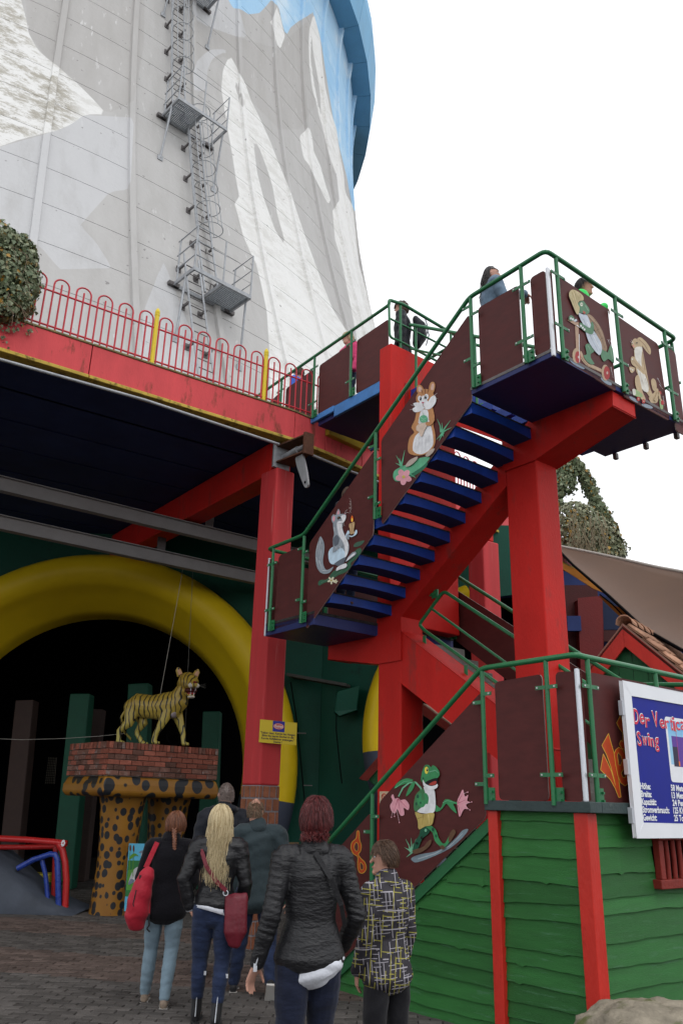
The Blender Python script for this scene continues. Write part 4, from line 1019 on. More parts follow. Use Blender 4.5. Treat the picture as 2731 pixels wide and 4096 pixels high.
sqr += hatch(Wt, [((625, 600), (605, 700)), ((640, 590), (625, 720)), ((655, 620), (640, 760)), ((605, 740), (625, 830)), ((630, 770), (660, 850)), ((660, 860), (715, 860)), ((765, 470), (770, 560)), ((785, 650), (800, 690)), ((815, 640), (825, 680))], 4)
sqr += hatch(BLK, [((632, 555), (618, 680)), ((655, 600), (650, 700)), ((600, 780), (640, 868)), ((690, 850), (745, 832)), ((752, 640), (705, 705)), ((790, 655), (806, 695)), ((890, 640), (884, 700))], 1.8)
painting(pan_sq, (1000, 1900), 2.24, sqr, 'squirrel_painting')
FG, FGD, FGL, YSH = (.05, .26, .10), (.015, .09, .05), (.18, .45, .28), (.50, .38, .12)
fr = [((.20, .26, .30), [(290, 1335), (330, 1318), (400, 1305), (450, 1280), (500, 1240), (530, 1205), (558, 1200), (530, 1240), (470, 1290), (400, 1325), (320, 1355), (295, 1350)]), LN((.38, .44, .48), [(320, 1340), (400, 1315), (470, 1278), (530, 1220)], 5, 3)]
fr += spikes(FGL, 292, 1308, [(262, 1245), (288, 1240), (272, 1290), (257, 1285), (312, 1245), (266, 1332), (300, 1265)], 8)
fr += [LN(FGL, [(344, 1042), (335, 1005), (310, 978), (280, 980), (250, 1005), (230, 1045)], 9, 6), (FG, [(210, 1008), (225, 980), (265, 960), (300, 968), (270, 982), (235, 995)]), LN(FGL, [(215, 1005), (255, 975), (295, 970)], 3, 1), (FG, [(265, 1045), (278, 1005), (300, 975), (308, 985), (292, 1020)]),
  (PNK, [(195, 1045), (205, 1035), (213, 1055), (228, 1052), (240, 1062), (262, 1060), (281, 1085), (275, 1110), (255, 1098), (258, 1130), (240, 1135), (225, 1105), (215, 1125), (200, 1118), (190, 1090), (202, 1065)]), LN(PKD, [(228, 1055), (240, 1130)], 3, 1), LN(PKD, [(228, 1055), (208, 1118)], 3, 1), LN(PKD, [(228, 1055), (272, 1100)], 3, 1), LN((.75, .5, .55), [(222, 1110), (235, 1168)], 2, 1), LN((.75, .5, .55), [(210, 1115), (212, 1138)], 2, 1), LN((.75, .5, .55), [(203, 1115), (198, 1142)], 2, 1), E_(PNK, 235, 1168, 3, 3), E_(PNK, 212, 1139, 3, 3), E_(PNK, 198, 1143, 3, 3),
  (FG, [(408, 1085), (430, 1100), (445, 1065), (465, 1058), (495, 1070), (510, 1072), (508, 1082), (490, 1080), (500, 1105), (505, 1125), (480, 1105), (460, 1080), (450, 1085), (430, 1110), (405, 1115)]), LN(FGL, [(440, 1075), (462, 1064), (500, 1075)], 3, 1),
  (PNK, [(508, 1070), (520, 1040), (535, 1012), (545, 1045), (560, 1038), (555, 1065), (568, 1072), (550, 1085), (560, 1105), (540, 1105), (520, 1142), (512, 1110)]), LN(PKD, [(510, 1075), (535, 1030)], 3, 1), LN(PKD, [(510, 1078), (550, 1060)], 3, 1), LN(PKD, [(512, 1085), (525, 1130)], 3, 1), LN((.75, .5, .55), [(545, 1080), (575, 1072)], 2, 1), E_(PNK, 577, 1071, 3, 3), LN((.75, .5, .55), [(545, 1090), (568, 1108)], 2, 1), E_(PNK, 569, 1109, 3, 3), LN((.75, .5, .55), [(535, 1035), (558, 1024)], 2, 1), E_(PNK, 559, 1025, 3, 3),
  (FGD, [(340, 1190), (372, 1190), (378, 1215), (345, 1245), (325, 1290), (300, 1305), (308, 1262), (330, 1228)]), (FG, [(360, 1185), (388, 1183), (410, 1205), (422, 1240), (440, 1265), (455, 1262), (475, 1225), (490, 1230), (472, 1262), (442, 1287), (405, 1255), (393, 1215)]),
  ((.13, .07, .04), [(300, 1300), (320, 1292), (350, 1282), (372, 1256), (388, 1250), (382, 1275), (352, 1302), (320, 1315), (302, 1312)]), ((.13, .07, .04), [(468, 1252), (475, 1220), (492, 1200), (503, 1215), (490, 1238), (478, 1260)]), ((.13, .07, .04), [(428, 1280), (442, 1275), (452, 1286), (440, 1296)]),
  ((.06, .2, .08), [(330, 1020), (312, 1045), (305, 1100), (320, 1117), (345, 1095), (360, 1090), (366, 1040), (350, 1010)]), (Wt, [(352, 1000), (372, 1012), (400, 1010), (408, 1060), (405, 1112), (380, 1126), (322, 1118), (345, 1095), (368, 1072), (360, 1030)]),
  (FG, [(330, 1030), (320, 1060), (330, 1090), (350, 1096), (362, 1080), (372, 1080), (376, 1050), (365, 1030), (352, 1035), (360, 1058), (342, 1062), (344, 1035)]), E_(FGD, 325, 1045, 6, 9), E_(FGD, 318, 1080, 5, 8), E_(FGD, 338, 1075, 4, 6),
  (YSH, [(312, 1118), (345, 1128), (400, 1122), (400, 1150), (390, 1180), (360, 1186), (330, 1200), (325, 1160)]), LN((.28, .18, .05), [(352, 1130), (345, 1180)], 3, 1), LN((.66, .54, .22), [(375, 1130), (380, 1175)], 5, 2), LN((.28, .18, .05), [(325, 1150), (350, 1140)], 3, 1),
  (FG, [(342, 972), (344, 940), (352, 912), (362, 897), (378, 898), (388, 907), (396, 898), (410, 905), (425, 925), (428, 945), (415, 960), (395, 968), (365, 985)]), (Wt, [(350, 966), (362, 985), (390, 994), (415, 984), (419, 1000), (398, 1014), (370, 1013), (352, 992)]), (BLK, [(360, 980), (385, 966), (416, 958), (419, 975), (415, 988), (392, 996), (372, 991)]), ((.40, .05, .04), [(378, 988), (400, 974), (414, 974), (410, 988), (392, 993)]),
  E_((.70, .60, .08), 367, 922, 9, 17), E_(BLK, 371, 920, 4, 7), E_(Wt, 372, 917, 1.5, 2), LN(BLK, [(360, 905), (368, 900), (378, 908)], 2, 1), LN(FGL, [(380, 930), (410, 922), (424, 935)], 5, 2), E_(FGD, 352, 960, 4, 5), E_(FGD, 398, 1200, 5, 9), E_(FGD, 412, 1230, 4, 7), E_(BLK, 345, 1240, 4, 7), E_(BLK, 322, 1265, 4, 6), E_(FGL, 365, 1205, 6, 8)]
painting(pan_fr, (1400, 2300), 1.178, fr, 'frog_painting')
STR = (.50, .42, .24); SHL = (.30, .20, .13); TG = (.10, .22, .13); TGL = (.22, .34, .24)
tu = [E_((.22, .28, .36), 845, 798, 50, 12, .6), E_((.22, .28, .36), 872, 812, 38, 12, .6), E_((.25, .3, .36), 1050, 918, 44, 14, .6), LN((.45, .32, .22), [(870, 720), (890, 765), (925, 805), (1062, 868)], 26, 22), LN((.28, .19, .12), [(872, 738), (900, 785), (935, 818), (1055, 876)], 5, 4),
  LN((.42, .28, .2), [(850, 520), (855, 720)], 25, 18), E_((.45, .33, .22), 850, 745, 30, 52, -.05), E_((.36, .04, .04), 857, 755, 19, 40, -.05), E_((.5, .4, .35), 862, 755, 6, 9), LN(Wt, [(865, 600), (868, 790)], 4, 3), LN((.55, .62, .68), [(828, 512), (850, 505)], 16, 14),
  E_((.45, .33, .22), 1042, 860, 26, 54, -.05), E_((.36, .04, .04), 1051, 862, 21, 46, -.05), E_((.5, .4, .35), 1054, 862, 6, 10), LN((.42, .28, .2), [(792, 500), (830, 525), (870, 550)], 20, 16), LN(Wt, [(848, 540), (878, 562)], 6, 5),
  (TG, [(905, 680), (925, 665), (950, 680), (967, 715), (942, 735), (945, 765), (967, 800), (940, 803), (908, 775), (895, 745), (915, 735)]), (TG, [(1012, 690), (1040, 705), (1055, 725), (1072, 678), (1090, 700), (1100, 790), (1088, 790), (1060, 768), (1030, 785), (1010, 745)]), LN(TGL, [(1075, 690), (1088, 770)], 6, 3), LN(TGL, [(925, 680), (940, 720)], 6, 3),
  (SHL, [(915, 468), (945, 475), (985, 520), (1020, 580), (1040, 650), (1052, 700), (1040, 716), (1010, 690), (985, 620), (960, 560), (930, 510)]), LN((.12, .08, .05), [(930, 490), (975, 545), (1010, 620), (1035, 695)], 3, 2), LN((.12, .08, .05), [(975, 510), (958, 530)], 3, 2), LN((.12, .08, .05), [(1005, 560), (980, 580)], 3, 2), LN((.12, .08, .05), [(1028, 625), (1000, 640)], 3, 2), LN((.45, .33, .24), [(925, 475), (990, 540), (1025, 620), (1045, 690)], 5, 2),
  ((.50, .55, .62), [(858, 460), (890, 470), (918, 478), (950, 560), (1000, 640), (1016, 690), (1010, 730), (995, 742), (960, 705), (925, 650), (905, 585), (890, 540), (870, 500)]), LN((.3, .34, .4), [(890, 500), (940, 620), (990, 720)], 4, 2), LN((.68, .7, .74), [(915, 520), (960, 620), (1002, 700)], 6, 3), LN((.3, .34, .4), [(930, 610), (985, 600)], 3, 2),
  (TG, [(865, 525), (900, 542), (935, 560), (945, 518), (960, 540), (958, 590), (940, 604), (900, 585), (870, 558)]), (TG, [(790, 492), (805, 475), (825, 488), (830, 506), (800, 512)]), E_(Wt, 805, 497, 5, 8), E_(Wt, 818, 503, 5, 8), E_(Wt, 872, 547, 6, 8), E_(Wt, 885, 560, 6, 8), E_(Wt, 896, 572, 6, 8),
  (TG, [(856, 392), (885, 378), (905, 400), (926, 430), (929, 455), (910, 470), (885, 462), (860, 456), (850, 420)]), ((.4, .1, .08), [(886, 445), (905, 458), (895, 468), (887, 460)]), E_((.7, .72, .6), 876, 403, 9, 13), E_(BLK, 877, 402, 3.5, 5), LN(TGL, [(900, 410), (922, 448)], 8, 5),
  (STR, [(793, 322), (810, 305), (835, 308), (870, 330), (887, 352), (887, 375), (862, 380), (850, 400), (862, 425), (856, 465), (842, 468), (822, 425), (804, 380), (792, 350)])]
tu += hatch((.30, .22, .10), [((810, 320), (850, 440)), ((830, 325), (850, 400)), ((805, 345), (835, 430)), ((850, 330), (852, 380)), ((865, 340), (858, 375)), ((820, 310), (842, 350))], 3) + hatch((.68, .60, .40), [((800, 335), (815, 385)), ((822, 330), (842, 400)), ((840, 320), (860, 360))], 3)
tu += hatch(Wt, [((1050, 640), (1072, 690)), ((1060, 640), (1085, 680)), ((1070, 825), (1085, 900))], 2)
painting(pan_tu, (1800, 980), 1.684, tu, 'turtle_painting', 's')
CR, CRD, CRW = (.48, .36, .22), (.26, .16, .09), (.66, .64, .58)
ra = [E_((.25, .3, .36), 1235, 1040, 36, 10, .55), E_((.25, .3, .36), 1325, 1085, 40, 12, .3), (CR, [(1258, 630), (1282, 622), (1320, 655), (1348, 700), (1346, 737), (1325, 722), (1300, 690), (1275, 650)]), LN(CRD, [(1270, 635), (1310, 675), (1338, 725)], 5, 3), (CR, [(1218, 660), (1235, 632), (1255, 632), (1280, 655), (1292, 690), (1270, 708), (1240, 700), (1226, 688)]),
  (CR, [(1345, 1020), (1365, 1000), (1395, 965), (1402, 1010), (1392, 1060), (1352, 1062), (1335, 1030)]), (CR, [(1350, 912), (1370, 900), (1386, 930), (1386, 982), (1362, 975)]), (CR, [(1240, 700), (1285, 692), (1298, 730), (1310, 800), (1322, 860), (1342, 960), (1365, 1020), (1350, 1060), (1340, 1025), (1310, 985), (1270, 960), (1250, 930), (1262, 880), (1250, 850), (1240, 780), (1236, 730)]), LN(CRD, [(1292, 720), (1310, 850), (1342, 980)], 4, 3),
  (CRW, [(1240, 695), (1290, 690), (1284, 760), (1290, 830), (1315, 890), (1332, 950), (1328, 992), (1290, 972), (1270, 900), (1256, 840), (1245, 770)]), (CR, [(1213, 762), (1232, 752), (1268, 800), (1312, 848), (1302, 872), (1260, 835), (1220, 802)]), (CR, [(1202, 822), (1238, 826), (1238, 848), (1215, 862)]), LN(CRD, [(1225, 775), (1270, 825), (1300, 860)], 2, 1), E_(CRW, 1212, 835, 5, 6), E_(CRW, 1225, 842, 5, 6), E_(CRW, 1222, 770, 5, 6),
  (CR, [(1243, 890), (1265, 878), (1278, 930), (1292, 990), (1312, 1040), (1290, 1047), (1262, 1000), (1242, 940)]), ((.3, .42, .2), [(1228, 978), (1248, 975), (1290, 1008), (1284, 1026), (1240, 1016)]), (CRW, [(1222, 975), (1240, 972), (1246, 1005), (1230, 1012)]), ((.3, .42, .2), [(1405, 1050), (1422, 1050), (1430, 1100), (1412, 1105)]), E_((.4, .04, .04), 1262, 1038, 11, 15), E_((.4, .04, .04), 1297, 1054, 11, 15), E_((.4, .04, .04), 1405, 998, 12, 14), E_((.4, .04, .04), 1424, 1062, 12, 17), E_((.6, .4, .3), 1297, 1054, 4, 5), E_((.6, .4, .3), 1262, 1038, 4, 5),
  LN(CR, [(1372, 1050), (1398, 990), (1408, 1040), (1418, 1050)], 16, 10), E_(BLK, 1251, 660, 5, 5), E_((.6, .25, .2), 1228, 682, 5, 9), E_(BLK, 1219, 664, 3, 3), LN(Wt, [(1226, 665), (1206, 652)], 1.5, 1), LN(Wt, [(1226, 662), (1212, 640)], 1.5, 1)]
ra += hatch(CRD, [((1262, 780), (1275, 840)), ((1280, 900), (1300, 955)), ((1270, 860), (1285, 920)), ((1305, 900), (1322, 960))], 2) + hatch(Wt, [((1388, 898), (1412, 945)), ((1400, 940), (1425, 975)), ((1425, 1020), (1435, 1085))], 2)
painting(pan_ra, (1800, 980), 1.684, ra, 'rabbit_painting', 's')
OR_, ORY = (.46, .06, .015), (.62, .36, .05)
def lettr(pts): return [(ORY, pts, {'hard': 1}), ]
V_ = [(145, 1000), (215, 875), (240, 970), (275, 1090), (300, 1220), (320, 1350), (345, 1540), (322, 1546), (285, 1450), (235, 1360), (130, 1255), (160, 1088), (200, 1170), (245, 1270), (288, 1420), (270, 1340), (235, 1210), (195, 1100)]
e_o = [(272, 1090), (290, 1045), (320, 1020), (360, 1040), (400, 1110), (412, 1180), (380, 1235), (345, 1290), (360, 1330), (385, 1340), (418, 1240), (434, 1330), (420, 1400), (385, 1425), (340, 1390), (310, 1310), (290, 1210)]
e_i = [(303, 1100), (315, 1075), (342, 1110), (357, 1160), (335, 1212), (318, 1200)]
r_o = [(325, 985), (345, 945), (362, 965), (362, 875), (376, 850), (400, 1000), (420, 1100), (405, 1100), (375, 1040), (350, 1030)]
r_t = [(297, 765), (335, 690), (360, 760), (385, 850), (365, 872), (330, 830)]
def outl(pts, w): return LN(ORY, list(pts) + [pts[0]], w)
ve = []
for p in (V_, e_o, r_o, r_t): ve += [(OR_, p, {'hard': 1}), outl(p, 6)]
ve += [((.105, .032, .030), e_i, {'hard': 1}), outl(e_i, 5)]
painting(pan_ve, (2350, 2600), 2.614, ve, 'lettering', 's')
g_o = [(885, 820), (915, 790), (920, 745), (935, 745), (938, 800), (950, 840), (945, 880), (930, 905), (950, 935), (975, 960), (985, 1000), (970, 1030), (945, 1035), (928, 1010), (925, 960), (925, 920), (895, 900), (878, 860)]
g1 = [(900, 850), (915, 820), (930, 840), (928, 875), (912, 880)]; g2 = [(945, 960), (965, 980), (965, 1005), (950, 1012), (942, 990)]
painting(pan_g, (900, 2900), 1.7422, [(OR_, g_o), outl(smooth_poly(g_o, 3), 4), ((.105, .032, .030), g1), outl(smooth_poly(g1, 3), 3), ((.105, .032, .030), g2), outl(smooth_poly(g2, 3), 3)], 'lettering')

# ================================================================ GREEN BOOTH
booth = thing('ticket_booth', 'green weatherboarded booth with red corner posts below the stair landing', 'booth', L(.5, .6, 0))
lb('inner_wall', mat('dark_green_void', (.008, .03, .014), .8), .10, 3.2, .12, .9, 0, 1.60, parent=booth, bevel=0) if False else None
mb = MB(); mb.prism([L(.12, .10, 0.02), L(3.3, .10, .02), L(3.3, .10, .1), L(1.05, .10, 1.58), L(.12, .10, 1.58)], SB * .03); mb.build('backing_board', flat((.006, .02, .010), .9), booth)
mb = MB(); mb.prism([L(.10, .12, 0.02), L(.10, 3.6, .02), L(.10, 3.6, 1.6), L(.10, .12, 1.6)], SA * .03); mb.build('backing_board', flat((.006, .02, .010), .9), booth)
def wplank(P0, P1, h0, h1, nrm, seed, top0=None):
    """weatherboard with a waney lower edge from P0 to P1 (bottom line), heights h0/h1, leaning out at the foot"""
    r = random.Random(seed); n = 22; mb = MB(); ln = np.linalg.norm(P1 - P0)
    ph = [r.uniform(0, 6.3) for _ in range(4)]; am = r.uniform(.002, .007); knob = r.random() < .35; kp = r.uniform(.1, .9)
    vs = []
    for i in range(n + 1):
        u = i / n; x = u * ln
        wv = am * (math.sin(x * 5 + ph[0]) + .6 * math.sin(x * 11 + ph[1]) + .35 * math.sin(x * 23 + ph[2])) + .25 * am * math.sin(x * 47 + ph[3])
        if knob: wv -= .018 * math.exp(-((u - kp) * ln / .022) ** 2)
        b_ = P0 + (P1 - P0) * u + ZZ * wv; h = h0 + (h1 - h0) * u
        tz = b_[2] - wv + h
        o1, o0 = nrm * (.034 + .4 * am * math.sin(x * 7 + ph[1])), nrm * .010
        vs += [b_ + o0, b_ + o1, np.array([b_[0], b_[1], tz]) + nrm * .012, np.array([b_[0], b_[1], tz]) + nrm * .002]
    fs = []
    for i in range(n):
        a = i * 4; c = a + 4
        fs += [(a, a + 1, c + 1, c), (a + 1, a + 2, c + 2, c + 1), (a + 2, a + 3, c + 3, c + 2)]
    mb.add(vs, fs); return mb.build('plank', PLANK, booth)
lz = [1.61, 1.49, 1.33, 1.16, .98, .87, .66, .54, .41, .27, .16, .02]
rz = [1.62, 1.48, 1.36, 1.16, 1.03, .90, .67, .56, .42, .30, .18, .02]
prev = (1.70, 1.70)
for i, (a, c) in enumerate(zip(lz, rz)):
    wplank(L(.90, .07, a), L(.14, .07, c), prev[0] - a + .03, prev[1] - c + .03, -SB, 100 + i); prev = (a, c)
dz = lambda s: 1.60 - (s - 1.01) * .706
for i, zc in enumerate([1.44, 1.34, 1.22, 1.09, .97, .84, .71, .58, .45, .33, .20, .08, -.02]):
    s1 = min(3.25, 1.01 + (1.60 - zc) / .706 - .02)
    zt = ([1.60] + [1.44, 1.34, 1.22, 1.09, .97, .84, .71, .58, .45, .33, .20, .08])[i]
    st_ = max(1.02, 1.01 + (1.60 - zt) / .706)
    hh0 = min(zt - zc + .02, .16)
    # left end is cut by the sloping trim: taper to a point
    wplank(L(s1, .07, zc), L(st_ + .0, .07, zc), .02, hh0, -SB, 200 + i) if s1 > st_ + .02 else None
    if st_ > 1.04: wplank(L(st_, .07, zc), L(1.0, .07, zc), hh0, hh0, -SB, 230 + i)
mb = MB(); mb.prism([L(1.0, .02, 1.64), L(3.4, .02, 1.64 - 2.4 * .706), L(3.4, .02, 1.56 - 2.4 * .706 - .03), L(1.0, .02, 1.53)], SB * .03); mb.build('sloping_trim', TRIMG, booth, bevel=.004)
prevz = 1.68
for i, zc in enumerate([1.61, 1.44, 1.25, 1.08, .97, .77, .60, .44, .28, .14, .0]):
    if 1.1 < zc < 1.5:
        wplank(L(.07, .12, zc), L(.07, .93, zc), prevz - zc + .03, prevz - zc + .03, -SA, 300 + i); wplank(L(.07, 1.58, zc), L(.07, 3.5, zc), prevz - zc + .03, prevz - zc + .03, -SA, 340 + i)
    else: wplank(L(.07, .12, zc), L(.07, 3.5, zc + .0), prevz - zc + .03, prevz - zc + .03, -SA, 320 + i)
    prevz = zc
lb('corner_post', POSTRED, .90, 1.005, .0, .10, 0, 1.69, parent=booth, bevel=.006)
lb('corner_post', POSTRED, -.0, .125, .0, .125, 0, 1.69, parent=booth, bevel=.006)
lb('ledge', TRIMDK, -.06, 1.01, -.035, .12, 1.69, 1.772, parent=booth, bevel=.006)
lb('ledge', TRIMDK, -.06, .08, .121, 3.6, 1.69, 1.772, parent=booth, bevel=.006)
win = MB(); win.lbox(-.03, .05, .90, 1.60, 1.12, 1.19); win.lbox(-.01, .05, .95, 1.02, 1.19, 1.49); win.lbox(-.01, .05, 1.48, 1.55, 1.19, 1.49); win.lbox(-.03, .05, .93, 1.57, 1.49, 1.56)
wn = win.build('window', WINRED, booth, bevel=.006)
mb = MB(); mb.lbox(.05, .055, 1.0, 1.5, 1.18, 1.5); mb.build('dark_pane', BLACK, wn)
for t in np.linspace(1.10, 1.40, 4):
    mb = MB(); mb.tube([L(.02, t, 1.18), L(.02, t + .006, 1.34), L(.02, t, 1.50)], .022, 10); mb.build('bar', WINRED, wn)

# ================================================================ INFORMATION BOARD
BS = -.10
def sb(x, y): t, z = SS(2350 + x / 2.614, 2600 + y / 2.614, BS); return t, z
bt0, btop = sb(345, 325)[0], 2.74; bbot = 1.515; bt1 = bt0 + 1.12
bt0 = .475
board = thing('info_board', 'white framed blue information board fixed to the landing rail', 'information board', L(BS, bt0, bbot))
fw = .11
def bbx(t0, t1, z0, z1, name, m, d0=BS - .025, d1=BS + .02, bevel=.006, par=board): mb = MB(); mb.lbox(d0, d1, t0, t1, z0, z1); return mb.build(name, m, par, bevel=bevel)
def fpr(poly, nm='frame_bar'):
    mb = MB(); mb.prism([L(BS - .014, t, z) for t, z in poly], SA * .034); return mb.build(nm, WHITE, board, bevel=.004)
fpr([(bt0, btop), (bt1, btop), (bt1 - fw, btop - fw), (bt0 + fw, btop - fw)]); fpr([(bt0, bbot), (bt0 + fw, bbot + fw), (bt1 - fw, bbot + fw), (bt1, bbot)])
fpr([(bt0, btop - .002), (bt0 + fw - .002, btop - fw), (bt0 + fw - .002, bbot + fw), (bt0, bbot + .002)]); fpr([(bt1, btop - .002), (bt1, bbot + .002), (bt1 - fw + .002, bbot + fw), (bt1 - fw + .002, btop - fw)])
DBL = mat('board_blue_print', (.012, .020, .26), .5, .10, 3, 0, 10, .2)
sheet = bbx(bt0 + fw, bt1 - fw, bbot + fw, btop - fw, 'printed_sheet', DBL, BS - .004, BS + .012, 0)
mb = MB(); WTXT = flat((.78, .8, .84), .4); RTXT = flat((.62, .02, .06), .4)
ex, ey = SB, ZZ
def bp_(t, z, lift): return L(BS - .0045 - lift, t, z)
# photo on the sheet: rounded white frame with blue sky and the ride's mast
pm = MB()
x0, x1, z0, z1 = sb(790, 640)[0], bt1 - fw - .03, 1.955, 2.50
r_ = .03; P = []
for cx_, cz_, a0_ in ((x1 - r_, z1 - r_, 0), (x0 + r_, z1 - r_, 90), (x0 + r_, z0 + r_, 180), (x1 - r_, z0 + r_, 270)):
    for a in np.linspace(a0_, a0_ + 90, 4): P.append(bp_(cx_ + r_ * math.cos(math.radians(a)), cz_ + r_ * math.sin(math.radians(a)), .001))
pm.poly(P, 0)
pic = [(x0 + .03, 2.10, x1 - .03, 2.47)]
def rect(m_, a, b_, c, d, lf, mi): m_.add([bp_(a, b_, lf), bp_(c, b_, lf), bp_(c, d, lf), bp_(a, d, lf)], [(0, 1, 2, 3)], mi)
W_ = x1 - x0 - .06
for k, cc in enumerate(range(6)): rect(pm, x0 + .03, 2.30 + .17 * k / 6, x1 - .03, 2.30 + .17 * (k + 1) / 6, .0014, 1 + k)
rect(pm, x0 + .03, 2.10, x1 - .03, 2.30, .0014, 1)
rect(pm, x0 + .075, 2.085, x1 - .03, 2.34, .0018, 7); rect(pm, x0 + .075, 2.085, x0 + .16, 2.25, .002, 8)
rect(pm, x0 + .155, 2.12, x0 + .162, 2.40, .0024, 9); pm.poly([bp_(x0 + .158 + .03 * (1 if i % 2 == 0 else .4) * math.cos(i * math.pi / 5 + .3), 2.40 + .03 * (1 if i % 2 == 0 else .4) * math.sin(i * math.pi / 5 + .3), .0026) for i in range(10)], 10); rect(pm, x0 + .15, 2.09, x0 + .17, 2.13, .0028, 11)
pm.build('photo_print', [flat((.78, .8, .84), .4)] + [flat((.30 - .04 * k, .56 - .03 * k, .78), .4) for k in range(6)] + [flat((.10, .03, .30), .4), flat((.02, .015, .05), .4), flat((.45, .04, .2), .4), flat((.62, .42, .3), .4), flat((.8, .2, .02), .4)], sheet)
tm = MB()
def txt(s, t, z, size, width, mi, lift, bold=.0, ey_=None, par=None):
    add_text(tm, s, size, bp_(t, z, lift), ex, ey if ey_ is None else ey_, mi, width, bold)
def lively(s, t, z, size, width, seed):
    """hand lettered title: each letter its own height and tilt, red on a white edge"""
    r = random.Random(seed); n = len(s); wi = [.55 if c in 'ilt' else (1.25 if c in 'VWw' else .5 if c == ' ' else 1) for c in s]; tot = sum(wi); x = t
    for c, q_ in zip(s, wi):
        cw = width * q_ / tot
        if c != ' ':
            dz_ = r.uniform(-.012, .014); k_ = r.uniform(1.25, 1.6); tl = r.uniform(-.15, .12)
            up = ZZ * k_ * math.cos(tl) + SB * math.sin(tl)
            for (dx, dzz, mi, lf, bo) in ((.0035, .003, 0, .0032, .03), (0, 0, 1, .0040, .012)):
                add_text(tm, c, size, bp_(x - dx, z + dz_ + dzz, lf), ex, up, mi, cw * .86, bo * size)
        x += cw
lively('Der Vertical', bt0 + fw + .015, 2.395, .118, .86, 5); lively('Swing', bt0 + fw + .04, 2.225, .118, .33, 9)
rows = [('Höhe:', '58 Meter'), ('Breite:', '13 Meter'), ('Kapazität:', '24 Personen'), ('Stromverbrauch:', '125 KW'), ('Gewicht:', '25 Tonnen')]
wds = [.15, .155, .215, .40, .20]; w2 = [.24, .24, .34, .2, .27]
for i, (a, c) in enumerate(rows):
    z = 1.885 - i * .060; txt(a, bt0 + fw + .014, z, .068, wds[i], 0, .003, .0022); txt(c, bt0 + fw + .475, z, .068, w2[i], 0, .003, .0022)
tm.build('lettering', [WTXT, RTXT], sheet)
for z in (2.52, 2.05, 1.68): bbx(bt0 - .014, bt0 + .01, z - .06, z + .06, 'bracket', ALU, BS + .0, BS + .04, .002)
# ================================================================ GREEN WALL WITH YELLOW RINGS
WY = 16.2
RC = np.array([-4.82, 16.0, 2.25]); RO_, RI_ = 4.12, 3.0
wall = thing('green_wall', 'dark green wall under the terrace with two big round openings', 'wall', (0, WY, 0))
# ring 2: its left outer edge is what shows beside the red pillar
e2 = fy(1447, 2900, 15.6)
d2 = np.array([math.cos(math.radians(28)), -math.sin(math.radians(28)) * -1, 0]); R2c = np.array([e2[0] + 3.55, 15.6 + .3, 2.9])
def wall_seg(x0, x1, y0, y1, hole=None, n=40, top=7.0):
    """wall from (x0,y0) to (x1,y1); hole=(cx along x, cz, r)"""
    p0, p1 = np.array([x0, y0, 0.]), np.array([x1, y1, 0.]); d = p1 - p0; ln = np.linalg.norm(d); d /= ln
    mb = MB(); nrm = np.array([d[1], -d[0], 0])
    def Pt(u, z): return p0 + d * u + ZZ * z
    if hole is None:
        mb.prism([Pt(0, 0), Pt(ln, 0), Pt(ln, top), Pt(0, top)], -nrm * .15)
    else:
        cu, cz, r = hole
        zlim = [0.0, top]; A = np.linspace(0, 2 * math.pi, n * 2 + 1)
        # fan strips between circle and rectangle
        for i in range(len(A) - 1):
            q = []
            for a in (A[i], A[i + 1]):
                c_, s_ = math.cos(a), math.sin(a); u, z = cu + r * c_, cz + r * s_
                k = 1e9
                if c_ > 1e-6: k = min(k, (ln - cu) / c_)
                if c_ < -1e-6: k = min(k, -cu / c_)
                if s_ > 1e-6: k = min(k, (top - cz) / s_)
                if s_ < -1e-6: k = min(k, -(cz - 0) / s_)
                q.append(((u, z), (cu + k * c_, cz + k * s_), k))
            if q[0][2] < r and q[1][2] < r: continue
            mb.add([Pt(*q[0][0]), Pt(*q[0][1]), Pt(*q[1][1]), Pt(*q[1][0])], [(0, 1, 2, 3)])
    return mb
mb = wall_seg(-11, -.30, WY, WY, (RC[0] + 11, RC[2], RO_ - .25)); mb.build('wall_panel', GRNDK, wall)
mb = wall_seg(-.294, 1.0, WY, WY - .9); mb.build('wall_panel', GRNDK, wall)
mb = wall_seg(1.006, 3.3, WY - .9, 15.25, (e2[0] + 3.1 - 1.0, 2.9, 2.7)); mb.build('wall_panel', GRNDK, wall)
# lintel ledge, small box and iron brackets on the wall
def wq(x, y, Y=WY - .12): return fy(1000 + x / 2.613, 2500 + y / 2.613, Y)
a, b_ = wq(412, 530), wq(1030, 640, WY - .5)
mb = MB(); d = (b_ - a) / np.linalg.norm(b_ - a); mb.box((a + b_) / 2, (np.linalg.norm(b_ - a), .35, .06), d, np.cross(ZZ, d), ZZ); mb.build('ledge', flat((.06, .06, .055), .8), wall, bevel=.01)
a = wq(890, 680, WY - .7); mb = MB()
mb.prism([wq(910, 690, WY - .9), wq(880, 905, WY - .9), wq(935, 940, WY - .9), wq(1115, 890, WY - .8), wq(1130, 650, WY - .8)], (0, .35, 0)); mb.build('wall_box', GRNDK, wall, bevel=.02)
for (x, y) in ((540, 1135), (605, 1680)):
    p = wq(x, y, WY - .2); mb = MB(); mb.box(p, (.16, .10, .015)); mb.build('iron_bracket', GALVDK, wall)
mb = MB(); mb.tube([wq(425, 600, WY - .18), wq(480, 950, WY - .18), wq(530, 1420, WY - .18), wq(575, 1900, WY - .18), wq(590, 2300, WY - .18)], .012, 5); mb.build('cable', BLACK, wall)
mb = MB(); mb.tube([wq(905, 700, WY - .75), wq(900, 1100, WY - .7), wq(930, 1400, WY - .7), wq(960, 1660, WY - .7)], .012, 5); mb.build('cable', BLACK, wall)
